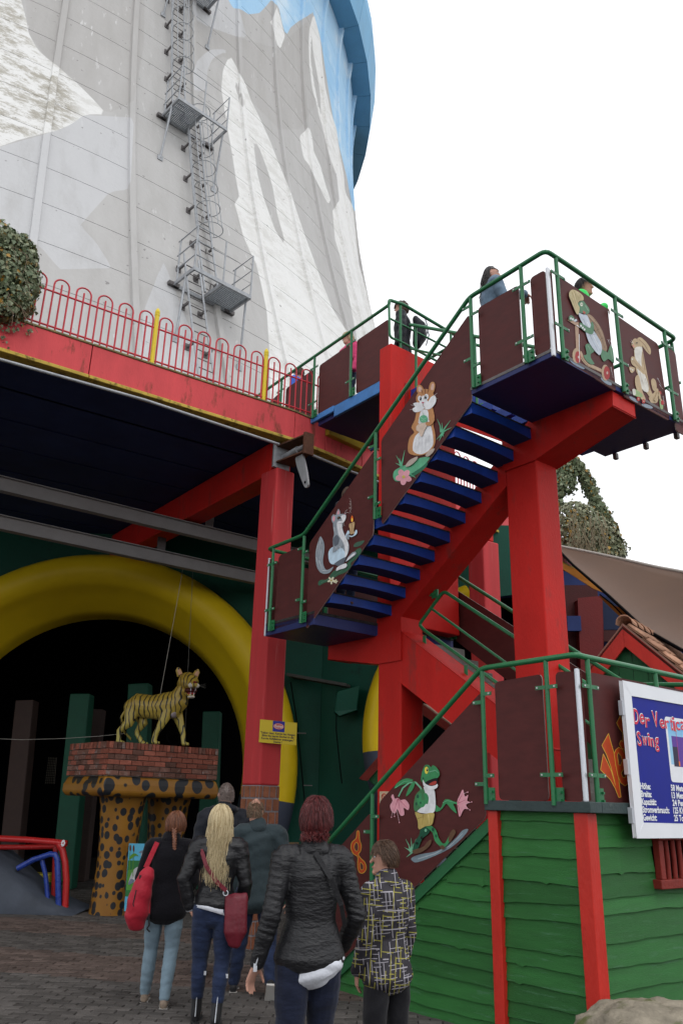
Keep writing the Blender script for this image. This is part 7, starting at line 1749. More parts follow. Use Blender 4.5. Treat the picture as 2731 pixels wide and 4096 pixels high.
    def headl(s, g=0.0):
        H = s.H; hh = .066 * H; L_ = []
        zz = [-1.0, -.86, -.6, -.25, .1, .45, .75, .93]; fx = [.30, .42, .50, .57, .60, .58, .44, .22]; ff = [.44, .60, .66, .68, .68, .62, .42, .2]; bk = [-.05, .10, .42, .70, .80, .78, .58, .25]
        P = []; R = []
        for z, x, f_, b_ in zip(zz, fx, ff, bk): P.append(s.hw(0, (f_ - b_) / 2 * .066, z * .066)); R.append((x * hh * 1.0 + g, (f_ + b_) / 2 * hh + g))
        L_.append(loft(P, R, n=20, ref=s.hr))
        return L_
    def face(s):
        H = s.H; m = .066; L_ = []
        L_.append(loft([s.hw(0, .64 * m, .18 * m), s.hw(0, .76 * m, -.12 * m), s.hw(0, .86 * m, -.28 * m)], [.0045 * H, .006 * H, .0075 * H], n=8))
        L_.append(loft([s.hw(0, .55 * m, -.86 * m), s.hw(0, .64 * m, -.88 * m)], [.014 * H, .011 * H], n=8))
        L_.append(loft([s.hw(-.12 * m, .66 * m, -.50 * m), s.hw(.12 * m, .66 * m, -.50 * m)], [.0045 * H, .0045 * H], n=8)); L_.append(loft([s.hw(-.10 * m, .65 * m, -.62 * m), s.hw(.10 * m, .65 * m, -.62 * m)], [.0045 * H, .0045 * H], n=8))
        L_.append(loft([s.hw(-.36 * m, .60 * m, .24 * m), s.hw(.36 * m, .60 * m, .24 * m)], [.006 * H, .006 * H], n=8))
        return L_
    def ears(s):
        m = .066; H = s.H; L_ = []
        for x in (-1, 1): L_.append(loft([s.hw(x * .60 * m, -.05 * m, -.32 * m), s.hw(x * .66 * m, -.10 * m, -.05 * m), s.hw(x * .66 * m, -.12 * m, .12 * m)], [(.004 * H, .007 * H), (.006 * H, .012 * H), (.005 * H, .010 * H)], n=10, ref=s.hr))
        return L_
    def neck(s):
        H = s.H; return [loft([s.j('nec') - ZZ * .03 * H, s.j('nec') + ZZ * .02 * H, s.hw(0, -.012, -.035)], [(.036 * H, .034 * H), (.031 * H, .032 * H), (.034 * H, .036 * H)], n=14, ref=s.rt)]
    def body(s, hands=(), skin=SKIN, eyes=False, vox=.008, face=True):
        lf = s.torso(-.004) + s.arms(-.004) + s.legs(-.006) + s.headl() + s.ears() + s.neck()
        if face: lf += s.face()
        for sd in 'LR':
            a = s.j('ank' + sd); lf.append(loft([a, a + s.fw * .04 * s.H - ZZ * .025 * s.H, a + s.fw * .10 * s.H - ZZ * .03 * s.H], [(.02 * s.H, .022 * s.H), (.024 * s.H, .018 * s.H), (.02 * s.H, .01 * s.H)], ref=s.rt))
        for h in hands: lf += s.hand(*h)
        b_ = melt(lf, 'body', skin, s.o, vox, 2)
        if eyes:
            m = .066; mb = MB()
            for x in (-1, 1): mb.ellipsoid(s.hw(x * .25 * m, .575 * m, .08 * m), .0085, .0085, .0065, 8, 0); mb.ellipsoid(s.hw(x * .25 * m, .575 * m, .08 * m) + s.hf * .0055, .0045, .0045, .0042, 6, 1)
            mb.build('eyes', [WHITE, BLACK], s.o)
            mb = MB(); mb.ellipsoid(s.hw(0, .675 * m, -.56 * m), .012, .006, .0055, 8, 0); mb.build('lips', flat((.42, .15, .13), .4), s.o)
            mb = MB()
            for x in (-1, 1): mb.tube([s.hw(x * .12 * m, .66 * m, .30 * m), s.hw(x * .28 * m, .655 * m, .36 * m), s.hw(x * .42 * m, .58 * m, .28 * m)], .0022, 5)
            mb.build('eyebrows', flat((.06, .03, .02), .8), s.o)
        return b_
    def shoes(s, m=BLKSH, sole=None, up=.02, tilt=None, boot=None, sh=1.0):
        H = s.H
        for sd in 'LR':
            a = s.j('ank' + sd); t = (tilt or {}).get(sd, 0); f = s.fw * math.cos(t) - ZZ * math.sin(t); u = s.fw * math.sin(t) + ZZ * math.cos(t); heel = a - f * .022 * H - u * .030 * H
            lf = [loft([heel, heel + f * .05 * H - u * .002 * H, heel + f * .10 * H - u * .006 * H, heel + f * .135 * H - u * .009 * H], [(.021 * H * sh, .024 * H), (.023 * H * sh, .021 * H), (.027 * H * sh, .014 * H), (.021 * H * sh, .010 * H)], n=14, ref=s.rt)]
            if boot: k = s.j('knee' + sd); top = a + (k - a) * boot; lf.append(loft([heel + u * .01 * H + f * .01 * H, a + (k - a) * .2, a + (k - a) * .6, top], [(.026 * H, .029 * H), (.028 * H, .031 * H), (.036 * H, .039 * H), (.038 * H, .041 * H)], n=16, ref=s.rt))
            else: lf.append(loft([heel + f * .02 * H, a + u * up * H], [(.022 * H, .026 * H), (.023 * H, .026 * H)], n=14, ref=s.rt))
            ob = melt(lf, 'boot' if boot else 'shoe', m, s.o, .008, 3)
            sm = MB(); pts = []
            for (x, y) in ((-.020, -.026), (.020, -.026), (.023, .03), (.030, .085), (.026, .115), (.010, .128), (-.012, .128), (-.026, .11), (-.028, .08), (-.023, .03)): pts.append(heel + s.rt * x * H * sh + f * (y + .008) * H - u * .026 * H)
            sm.prism(pts, u * .010 * H); sm.build('sole', sole or BLKSH, ob, bevel=.003)
            if boot:
                for x in (0,):
                    zm = MB(); zm.tube([heel - f * .026 * H + u * .01 * H, a + (k - a) * .2 - s.fw * .030 * H, a + (k - a) * .6 - s.fw * .039 * H, top - s.fw * .042 * H - ZZ * .02], .004, 5); zm.build('zip', ALU, ob)
                bm = MB(); c = a + (k - a) * (boot - .12); bm.ring(c, s.rt, s.fw, .041 * H, .006, 20, 5); bm.box(c + s.rt * .030 * H - s.fw * .031 * H, (.03, .012, .03), s.rt, s.fw, ZZ, 1); bm.build('boot_strap', [BLKSH, ALU], ob)
    def folds(s, amp, k=38, seed=0):
        r = np.random.default_rng(seed); ph = r.uniform(0, 6, 6)
        def fn(co):
            q = co - s.p; x, y, z = q @ s.rt, q @ s.fw, q[:, 2]
            return amp * (np.sin(k * z + 9 * x + 3 * np.sin(12 * x + ph[0]) + 4 * np.sin(7 * z + ph[1])) * .6 + np.sin(k * .45 * z - 14 * x + 3 * np.sin(9 * z + ph[2]) + ph[3]) * .6 + .5 * np.sin(k * 1.8 * z + 20 * y + 2 * np.sin(15 * x + ph[4])))
        return fn
    # ---- hair made of many fine locks lying on the skull
    def hair(s, m, n, length, hang=0.0, w0=.006, w1=.002, region=None, lift=.008, seed=1, curl=0.0, vol=1.0, cap=True, name='hair', front=.35, low=-.55):
        r = np.random.default_rng(seed); mb = MB(); H = s.H; md = .066
        rx, ry, rz = .62 * md * vol, .76 * md * vol, 1.0 * md * vol
        cy = -.06 * md
        def surf(th, ph, lf): d = np.array([math.sin(th) * math.cos(ph), math.sin(th) * math.sin(ph), math.cos(th)]); return s.hw(d[0] * (rx + lf), cy + d[1] * (ry + lf), -.02 * md + d[2] * (rz + lf))
        for i in range(n):
            for _ in range(30):
                th = math.acos(1 - r.random() * 1.55); ph = r.uniform(0, 2 * math.pi); d = (math.sin(th) * math.cos(ph), math.sin(th) * math.sin(ph), math.cos(th))
                ok = not (d[1] > front and d[2] < .45) and d[2] > low and not (abs(d[0]) > .75 and d[1] > -.15 and d[2] < .05)
                if region: ok = ok and region(d)
                if ok: break
            L0 = length * r.uniform(.7, 1.15); pts = []; lf = r.uniform(.2, 1) * lift; t = th; steps = 5; lim = 2.05
            dth = L0 / (.066 * s.H) / steps * .9; p = None
            for k in range(steps + 1):
                if t < lim: p = surf(t, ph + curl * k * .1, lf + .0015 * k * (1 if hang == 0 else 0)); pts.append(p)
                else:
                    if hang <= 0 or not pts: break
                    q = pts[-1] - ZZ * hang * r.uniform(.14, .28) + s.hr * r.normal(0, .004) + s.hf * r.normal(-.002, .004); pts.append(q)
                t += dth
            if hang > 0 and pts:
                base = pts[-1]; hl_ = hang * r.uniform(.55, 1.0); out_ = (base - s.j('hd')); out_[2] = 0; ph2 = r.uniform(0, 6); wv = r.uniform(.4, 1) * .010
                for k in range(1, 8): u = k / 7; pts.append(base - ZZ * hl_ * u + out_ * (.10 * u) - s.fw * .03 * u + s.rt * wv * math.sin(ph2 + u * 5) + s.fw * wv * .5 * math.cos(ph2 + u * 6))
            if len(pts) < 2: continue
            rad = list(np.linspace(w0, w1, len(pts))); mb.tube(pts, rad, 4, caps=False)
        hp_ = mb.build(name, m, s.o)
        if cap:
            lf = s.headl(lift * H * .4); b_ = lf[0]; mb2 = MB(); v = np.array(b_[0]); c = s.j('hd')
            q = v - c; yy = q @ s.hf; zz_ = q[:, 2]; xx = np.abs(q @ s.hr)
            keep = ~((yy > front * .07 * H) & (zz_ < .028 * H)) & (zz_ > low * .066 * H * .98) & ~((xx > .030 * H) & (yy > -.012 * H) & (zz_ < .0))
            fs = [f for f in b_[1] if all(keep[i] for i in f)]; mb2.add(b_[0], fs, 0, True); mb2.build('scalp_hair', m, s.o)
        return hp_

def hairmat(name, c1, c2):
    m = bpy.data.materials.new(name); m.use_nodes = True; n = m.node_tree.nodes; l = m.node_tree.links; b = n['Principled BSDF']; g = n.new('ShaderNodeNewGeometry'); mx = n.new('ShaderNodeMix'); mx.data_type = 'RGBA'
    mx.inputs[6].default_value = (*c1, 1); mx.inputs[7].default_value = (*c2, 1); l.new(g.outputs['Random Per Island'], mx.inputs[0]); l.new(mx.outputs[2], b.inputs['Base Color']); b.inputs['Roughness'].default_value = .42; return m
HB_RED = hairmat('dyed_red_hair', (.045, .006, .008), (.15, .018, .018)); HB_BLO = hairmat('blonde_hair', (.34, .25, .12), (.66, .55, .34)); HB_AUB = hairmat('auburn_hair', (.09, .03, .015), (.22, .08, .035)); HB_BRN = hairmat('brown_hair', (.05, .025, .014), (.13, .07, .04)); HB_SHORT = hairmat('cropped_grey_hair', (.16, .125, .11), (.26, .20, .18)); HB_BLK = hairmat('black_hair', (.008, .006, .006), (.03, .022, .02))
def at(x, y, depth_xy=None, z=0.0): P = onz(x, y, z); return P
def ground_at(x, Y): d = ray(x, 3300); return np.array([d[0] / d[1] * Y, Y, 0.0])

# --- 1: girl with braid and red backpack
g = Person('girl with auburn braid in black wool coat and pale jeans, seen from behind', ground_at(690, 8.25), -8, 1.60, hy=24)
J = g.J; J['ankL'] = (-.075, .11, .045); J['kneeL'] = (-.062, .07, .27); J['ankR'] = (.04, -.05, .045); J['kneeR'] = (.055, .02, .275); J['hd'] = (.02, .02, .93)
J['elL'] = (-.155, .02, .64); J['wrL'] = (-.10, .10, .60); J['elR'] = (.15, .02, .63); J['wrR'] = (.12, .10, .58)
g.body(face=True)
melt(g.legs(.008, 1.0), 'jeans', JEAN_L, g.o, .009, 2, g.folds(.0018, 60, 1)); g.shoes(SHOE, SOLE)
melt(g.torso(.020, .47, 1.0, .024) + g.arms(.016, .95), 'coat', WOOL, g.o, .010, 3, g.folds(.002, 25, 2))
melt([loft([g.w((0, .0, .845)), g.w((0, .005, .862))], [(.060 * 1.6, .056 * 1.6), (.054 * 1.6, .050 * 1.6)], ref=g.rt, n=20)], 'collar', WOOL, g.o, .010, 1)
mb = MB(); v, f = loft([g.w((0, 0, .475)), g.w((0, 0, .455))], [(.098 * 1.6, .078 * 1.6), (.092 * 1.6, .074 * 1.6)], ref=g.rt, n=24); mb.add(v, f, 0, True); mb.build('shirt_hem', flat((.02, .22, .07), .8), g.o)
g.hair(HB_AUB, 700, .13, 0, .004, .002, lift=.010, seed=3, vol=1.07, low=-.75)
mb = MB(); b0 = g.hw(.02, -.060, -.03)
for k in range(15):
    u = k / 14; c = b0 - ZZ * .30 * u + g.rt * (.020 * math.sin(u * 2)) - g.fw * (.03 * min(1, u * 3)); r0 = .020 * (1 - .45 * u)
    for sd in (-1, 1): v, f = loft([c + g.rt * sd * r0 * .75 + ZZ * .014, c + g.rt * sd * -r0 * .35 - ZZ * .016 - g.fw * .006], [(r0 * .62, r0 * .8), (r0 * .5, r0 * .6)], n=8, ref=g.rt); mb.add(v, f, 0, True)
v, f = loft([b0 - ZZ * .31 + g.rt * .02 - g.fw * .03, b0 - ZZ * .36 + g.rt * .018 - g.fw * .03, b0 - ZZ * .42 + g.rt * .016 - g.fw * .03], [.013, .016, .006], n=8); mb.add(v, f, 0, True)
mb.build('braid', HB_AUB, g.o)
RBP = cloth('red_backpack_nylon', (.36, .012, .028), .6, .14, 22, .35)
bp = thing('backpack', 'bright red backpack hanging from the left shoulder of the girl with the braid', 'backpack', g.w((-.15, -.1, .5)))
lf = [loft([g.w((-.145, -.085, .40)), g.w((-.150, -.095, .46)), g.w((-.140, -.100, .56)), g.w((-.115, -.095, .66)), g.w((-.100, -.085, .69))], [(.075, .050), (.105, .085), (.100, .085), (.072, .062), (.045, .035)], ref=g.rt * .9 + g.fw * .2, n=20)]
melt(lf, 'bag', RBP, bp, .010, 3, lambda co: .004 * np.sin(40 * co[:, 2] + 25 * co[:, 0]))
mb = MB()
for a, b_ in (((-.125, -.075, .70), (-.075, -.055, .835)), ((-.10, -.075, .66), (-.090, -.085, .46))): 
    A_, B_ = g.w(a), g.w(b_); d_ = (B_ - A_) / np.linalg.norm(B_ - A_); mb.box((A_ + B_) / 2 - g.fw * .012, (np.linalg.norm(B_ - A_), .045, .010), d_, np.cross(d_, g.fw), g.fw)
mb.build('strap', RBP, bp, bevel=.003)
mb = MB(); mb.box(g.w((-.125, -.125, .655)), (.09, .012, .03), g.rt, g.fw, ZZ); mb.tube([g.w((-.16, -.145, .59)), g.w((-.17, -.15, .52)), g.w((-.15, -.145, .48))], .006, 5); mb.tube([g.w((-.085, -.09, .46)), g.w((-.075, -.10, .41)), g.w((-.085, -.10, .39)), g.w((-.068, -.10, .375))], .008, 5); mb.box(g.w((-.088, -.095, .455)), (.035, .015, .04), g.rt, g.fw, ZZ); mb.build('black_trim', BLKSH, bp)

# --- 2: blonde woman
g = Person('woman with long blonde hair, black leather jacket and knee boots, seen from behind', ground_at(882, 7.62), -4, 1.65, hy=6)
J = g.J; J['ankL'] = (-.06, .07, .05); J['kneeL'] = (-.06, .05, .28); J['ankR'] = (.045, -.05, .05); J['kneeR'] = (.055, .0, .28); g.fat = 1.06
J['elL'] = (-.165, -.03, .65); J['wrL'] = (-.125, .0, .515); J['elR'] = (.15, -.01, .64); J['wrR'] = (.13, .08, .52)
g.body(hands=[('L', (.5, .1, -.8), (.8, 0, .3), .6)])
melt(g.legs(.009, .75), 'jeans', JEAN_D, g.o, .009, 2, g.folds(.0018, 60, 5)); g.shoes(BLKSH, BLKSH, boot=.86)
mb = MB(); v, f = loft([g.w((0, 0, .555)), g.w((-.005, -.005, .52)), g.w((-.01, -.008, .500))], [(.088 * 1.68, .066 * 1.68), (.096 * 1.68, .074 * 1.68), (.100 * 1.68, .077 * 1.68)], ref=g.rt, n=24, cap=False); mb.add(v, f, 0, True); mb.build('white_top_hem', WTOP, g.o)
melt(g.torso(.016, .545, 1.08, .003) + g.arms(.016, .9, r=1.06), 'leather_jacket', LEATH, g.o, .010, 3, g.folds(.0032, 42, 6))
mb = MB(); v, f = loft([g.w((0, 0, .575)), g.w((0, 0, .535))], [(.090 * 1.68, .071 * 1.68), (.092 * 1.68, .072 * 1.68)], ref=g.rt, n=28, cap=False); mb.add(v, f, 0, True); mb.build('ribbed_waistband', WOOL, g.o)
mb = MB(); a_, b_ = g.j('wrL'), g.j('elL'); d_ = (b_ - a_); v, f = loft([a_ - d_ * .06, a_ + d_ * .12], [.022 * 1.68, .023 * 1.68], n=12, cap=False); mb.add(v, f, 0, True); mb.build('white_cuff', WTOP, g.o)
g.hair(HB_BLO, 2300, .19, .23, .0040, .0010, region=lambda d: d[1] < .35, lift=.020, seed=8, vol=1.14, low=-.3)
mb = MB(); mb.tube([g.hw(.035 * math.sin(a), -.0 + .01 * math.cos(a), .058 + .012 * math.cos(a * 1.1)) for a in np.linspace(-1.3, 1.3, 9)], .004, 5); mb.build('hair_clip', ALU, g.o)
MRN = cloth('maroon_leather', (.13, .012, .022), .42, .10, 22, .45, sheen=0)
hb_ = thing('handbag', 'maroon leather shoulder bag hanging on the right hip of the blonde woman', 'handbag', g.w((.13, -.06, .35)))
lf = [loft([g.w((.115, -.075, .365)), g.w((.115, -.078, .42)), g.w((.112, -.074, .50)), g.w((.110, -.068, .575)), g.w((.108, -.062, .592))], [(.055, .04), (.095, .055), (.092, .048), (.098, .030), (.095, .012)], ref=g.rt, n=20)]
melt(lf, 'bag', MRN, hb_, .010, 3, lambda co: .003 * np.sin(70 * co[:, 0] + 8 * co[:, 2]))
P = [g.w((-.092, -.01, .83)), g.w((-.080, -.068, .785)), g.w((-.052, -.088, .72)), g.w((.005, -.092, .65)), g.w((.055, -.092, .610))]; mb = MB()
for p, q in zip(P[:-1], P[1:]): d_ = (q - p); l_ = np.linalg.norm(d_); d_ /= l_; mb.box((p + q) / 2, (l_ + .01, .034, .009), d_, np.cross(d_, g.fw), np.cross(d_, np.cross(d_, g.fw)))
mb.build('strap', MRN, hb_, bevel=.003); mb = MB(); mb.ring(P[-1] - ZZ * .02, g.rt, ZZ, .020, .004, 16, 5); mb.build('ring', ALU, hb_)

# --- 3: tall man with shaved head
g = Person('tall man with shaved head in black hooded jacket, half hidden behind the blonde woman', ground_at(895, 9.6), -4, 1.90, hy=-14)
J = g.J; J['ankL'] = (-.07, -.06, .045); J['ankR'] = (.06, .1, .045)
g.body(); melt(g.legs(.014), 'trousers', HOOD, g.o, .011, 2, g.folds(.003, 30, 9)); g.shoes(BLKSH)
melt(g.torso(.032, .50, 1.0, .01) + g.arms(.026, .97, r=1.05), 'hooded_jacket', HOOD, g.o, .012, 3, g.folds(.005, 26, 10))
melt([loft([g.w((-.075, -.01, .855)), g.w((-.05, -.055, .86)), g.w((0, -.075, .862)), g.w((.05, -.055, .858)), g.w((.075, -.005, .85))], [.034, .045, .050, .045, .034]), loft([g.w((0, -.03, .835)), g.w((0, -.01, .875))], [(.10, .09), (.085, .075)], ref=g.rt)], 'hood', HOOD, g.o, .011, 3, g.folds(.003, 40, 11))
g.hair(HB_SHORT, 900, .012, 0, .0022, .0015, lift=.002, seed=14, low=-.62)

# --- 4: man in grey-green jacket
g = Person('balding man in grey green jacket and dark jeans lifting his right foot, seen from behind', ground_at(1040, 8.75), -3, 1.74, hy=10)
J = g.J; J['ankL'] = (-.10, .10, .045); J['kneeL'] = (-.075, .06, .275); J['ankR'] = (.105, -.12, .085); J['kneeR'] = (.085, -.01, .27); J['hd'] = (-.03, .015, .93); g.fat = 1.06; J['nec'] = (-.012, 0, .835)
J['elR'] = (.175, -.02, .63); J['wrR'] = (.18, .03, .48); J['elL'] = (-.155, .02, .63)
g.body(hands=[('R', (0, .1, -1), (-1, 0, 0), .5)], vox=.009); melt(g.legs(.013), 'jeans', JEAN_D, g.o, .010, 2, g.folds(.004, 40, 15)); g.shoes(BLKSH, SOLE, tilt={'R': .9})
melt(g.torso(.028, .465, 1.0, .012) + g.arms(.026, .97, r=1.08), 'canvas_jacket', GREYG, g.o, .011, 3, g.folds(.004, 30, 16))
melt([loft([g.w((-.012, -.005, .835)), g.w((-.014, .005, .868))], [(.066 * 1.6, .062 * 1.6), (.054 * 1.6, .052 * 1.6)], ref=g.rt)], 'collar', GREYG, g.o, .010, 2)
g.hair(hairmat('sandy_hair', (.09, .055, .03), (.20, .13, .075)), 700, .025, 0, .003, .0015, lift=.004, seed=17, low=-.6, region=lambda d: not (d[2] > .72 and d[1] > -.55 and abs(d[0]) < .6), cap=False)
g.hair(hairmat('thin_hair', (.20, .12, .08), (.30, .19, .13)), 120, .02, 0, .002, .001, lift=.002, seed=18, low=.5, cap=False, name='thin_crown_hair')

# --- 5: red-haired woman, nearest
g = Person('woman with short dyed red hair in black quilted leather jacket, nearest the camera', ground_at(1255, 5.2), -14, 1.74, hy=30)
J = g.J; J['shL'] = (-.098, 0, .805); J['shR'] = (.098, 0, .805); J['elL'] = (-.138, -.035, .64); J['wrL'] = (-.172, .00, .49); J['elR'] = (.155, -.01, .63); J['wrR'] = (.135, .10, .52); J['hd'] = (.012, .01, .93); J['ankL'] = (-.05, -.03, .045); J['ankR'] = (.05, .16, .045); J['kneeL'] = (-.055, .0, .27); J['kneeR'] = (.055, .07, .275); g.fat = 1.05
g.body(hands=[('L', (-.35, .25, -.9), (.75, -.5, -.2), .55)], vox=.007)
melt(g.legs(.010), 'jeans', JEAN_N, g.o, .009, 2, g.folds(.003, 40, 20)); g.shoes(BLKSH)
wt = lambda z: None
melt([loft([g.w((0, 0, .55)), g.w((.012, -.002, .505)), g.w((.020, -.002, .486))], [(.080 * 1.74, .064 * 1.74), (.098 * 1.74, .079 * 1.74), (.101 * 1.74, .082 * 1.74)], ref=g.rt, n=24)], 'white_blouse_hem', WTOP, g.o, .008, 2, g.folds(.004, 60, 21))
QU = cloth('quilted_black_leather', (.013, .013, .015), .42, .16, 26, .5, st=(1, 1, 2.6), sheen=0)
def qf(co, gg=g):
    base = gg.folds(.0018, 60, 22)(co); q = co - gg.p; z = q[:, 2] / gg.H; x = q @ gg.rt / gg.H
    arm = (x < -.112) & (z > .56) | (x > .118) & (z > .56)
    return base + np.where(arm, .0050 * np.abs(np.sin((z * 1.0 + x * .25) * 150)), 0) + np.where((z > .775), .0035 * np.abs(np.sin(x * 130)), 0)
melt(g.torso(.010, .512, .90, .020) + g.arms(.009, .97, r=.98), 'quilted_leather_jacket', QU, g.o, .008, 2, qf)
melt([loft([g.w((.004, -.005, .828)), g.w((.005, .002, .858))], [(.056 * 1.76, .056 * 1.76), (.044 * 1.76, .045 * 1.76)], ref=g.rt)], 'collar', QU, g.o, .008, 2)
mb = MB(); P = [g.w((-.03, .02, .85)), g.w((-.005, -.064, .825)), g.w((.045, -.082, .75)), g.w((.085, -.07, .67)), g.w((.112, -.02, .60))]
for p, q in zip(P[:-1], P[1:]): d_ = q - p; l_ = np.linalg.norm(d_); d_ /= l_; mb.box((p + q) / 2, (l_ + .01, .030, .007), d_, np.cross(d_, g.fw), np.cross(d_, np.cross(d_, g.fw)))
mb.build('shoulder_strap', BLKSH, g.o, bevel=.002)
mb = MB(); a_, b_ = g.j('wrL'), g.j('elL'); d_ = b_ - a_; o_ = -g.fw * .040 - g.rt * .012; mb.tube([a_ + o_ + d_ * .02, a_ + o_ + d_ * .5], .0045, 6); mb.box(a_ + o_ - d_ * .03, (.02, .01, .04), g.rt, g.fw, ZZ); mb.build('sleeve_zip', ALU, g.o)
g.hair(HB_RED, 2800, .060, 0, .0024, .0008, lift=.010, seed=24, vol=1.04, low=-.85, front=.5)
g.hair(HB_RED, 350, .03, .035, .0035, .001, lift=.007, seed=25, vol=1.02, low=-.9, region=lambda d: d[2] < -.2 and d[1] < .1, cap=False, name='nape_hair')
mb = MB(); mb.tube([g.hw(.66 * .066, .0, -.01), g.hw(.64 * .066, .045, .0)], .0018, 4); mb.build('glasses_arm', BLKSH, g.o)

# --- 6: boy
def pattern_mat():
    m = bpy.data.materials.new('line_pattern_fabric'); m.use_nodes = True; n = m.node_tree.nodes; l = m.node_tree.links; b = n['Principled BSDF']; tc = n.new('ShaderNodeTexCoord'); cur = None
    base = n.new('ShaderNodeRGB'); base.outputs[0].default_value = (.018, .015, .022, 1); cur = base.outputs[0]
    def layer(rot, sc, sx, col, th, seed, w=.09):
        nonlocal cur
        mp = n.new('ShaderNodeMapping'); mp.inputs['Rotation'].default_value = rot; mp.inputs['Location'].default_value = (seed, seed * .7, seed * .3); mp.inputs['Scale'].default_value = (sc, sc, sc); l.new(tc.outputs['Object'], mp.inputs[0])
        s_ = n.new('ShaderNodeSeparateXYZ'); l.new(mp.outputs[0], s_.inputs[0])
        fr = n.new('ShaderNodeMath'); fr.operation = 'FRACT'; l.new(s_.outputs[2], fr.inputs[0]); d = n.new('ShaderNodeMath'); d.operation = 'COMPARE'; d.inputs[1].default_value = .5; d.inputs[2].default_value = w; l.new(fr.outputs[0], d.inputs[0])
        fl = n.new('ShaderNodeMath'); fl.operation = 'FLOOR'; l.new(s_.outputs[2], fl.inputs[0])
        cb = n.new('ShaderNodeCombineXYZ'); ml = n.new('ShaderNodeMath'); ml.operation = 'MULTIPLY'; ml.inputs[1].default_value = sx; l.new(s_.outputs[0], ml.inputs[0]); l.new(ml.outputs[0], cb.inputs[0]); l.new(fl.outputs[0], cb.inputs[1]); m3 = n.new('ShaderNodeMath'); m3.operation = 'MULTIPLY'; m3.inputs[1].default_value = sx; l.new(s_.outputs[1], m3.inputs[0]); l.new(m3.outputs[0], cb.inputs[2])
        nz = n.new('ShaderNodeTexNoise'); nz.inputs['Scale'].default_value = 1.0; nz.inputs['Detail'].default_value = 0; l.new(cb.outputs[0], nz.inputs['Vector']); gt = n.new('ShaderNodeMath'); gt.operation = 'GREATER_THAN'; gt.inputs[1].default_value = th; l.new(nz.outputs[0], gt.inputs[0])
        mu = n.new('ShaderNodeMath'); mu.operation = 'MULTIPLY'; l.new(gt.outputs[0], mu.inputs[0]); l.new(d.outputs[0], mu.inputs[1]); mx = n.new('ShaderNodeMix'); mx.data_type = 'RGBA'; l.new(mu.outputs[0], mx.inputs[0]); l.new(cur, mx.inputs[6]); mx.inputs[7].default_value = (*col, 1); cur = mx.outputs[2]
    W = (.36, .34, .38); Y = (.30, .27, .04)
    layer((0, .10, 0), 46, .22, W, .52, 3.1, .08); layer((.06, -.08, 0), 36, .26, Y, .54, 8.7, .09)
    layer((0, math.pi / 2 + .10, 0), 42, .18, W, .52, 5.3, .08); layer((0, math.pi / 2 - .05, 0), 33, .22, Y, .56, 1.9, .08); layer((0, .03, 0), 19, .35, W, .58, 12.2, .06)
    l.new(cur, b.inputs['Base Color']); b.inputs['Roughness'].default_value = .7; nb = n.new('ShaderNodeTexNoise'); nb.inputs['Scale'].default_value = 22; bpn = n.new('ShaderNodeBump'); bpn.inputs['Strength'].default_value = .4; bpn.inputs['Distance'].default_value = .02; l.new(tc.outputs['Object'], nb.inputs['Vector']); l.new(nb.outputs[0], bpn.inputs['Height']); l.new(bpn.outputs[0], b.inputs['Normal'])
    return m
g = Person('boy in black anorak patterned with white and yellow lines, looking left in profile', ground_at(1552, 5.65), -38, 1.50, hy=-48)
J = g.J; J['hd'] = (-.005, .02, .925); J['nec'] = (0, .0, .83); J['shL'] = (-.098, 0, .795); J['shR'] = (.098, 0, .795); J['elL'] = (-.118, .0, .63); J['wrL'] = (-.112, .06, .50); J['elR'] = (.120, -.0, .63); J['wrR'] = (.115, .05, .49); g.fat = .90; J['ankL'] = (-.05, .06, .045); J['ankR'] = (.05, -.04, .045)
g.body(hands=[('L', (0, .3, -1), (.6, 0, .2), .5), ('R', (0, .3, -1), (-.6, 0, .2), .5)], vox=.006, eyes=True)
TRK = cloth('black_track_trousers', (.010, .010, .013), .6, .1, 20, .3)
melt(g.legs(.013), 'trousers', TRK, g.o, .010, 2, g.folds(.003, 26, 31)); g.shoes(BLKSH, SOLE)
mb = MB(); h_, k_, a_ = g.j('hipR'), g.j('kneeR'), g.j('ankR'); o_ = -g.fw * .040 + g.rt * .040; o2 = -g.fw * .034 + g.rt * .034; mb.tube([h_ + o_ * 1.25 - ZZ * .12, k_ + o_ * 1.02, a_ + o2 * .9], .0045, 5); mb.build('white_piping', WHITE, g.o)
melt(g.torso(.020, .485, .92, .026) + g.arms(.013, 1.0, r=.95), 'patterned_anorak', pattern_mat(), g.o, .009, 3, g.folds(.004, 26, 32))
melt([loft([g.w((0, 0, .82)), g.w((0, .008, .858))], [(.060 * 1.5, .060 * 1.5), (.047 * 1.5, .050 * 1.5)], ref=g.rt)], 'collar', bpy.data.materials['line_pattern_fabric'], g.o, .008, 2)
g.hair(HB_BRN, 1900, .045, 0, .0026, .0008, lift=.007, seed=34, vol=1.02, low=-.45, front=.30, curl=.4)

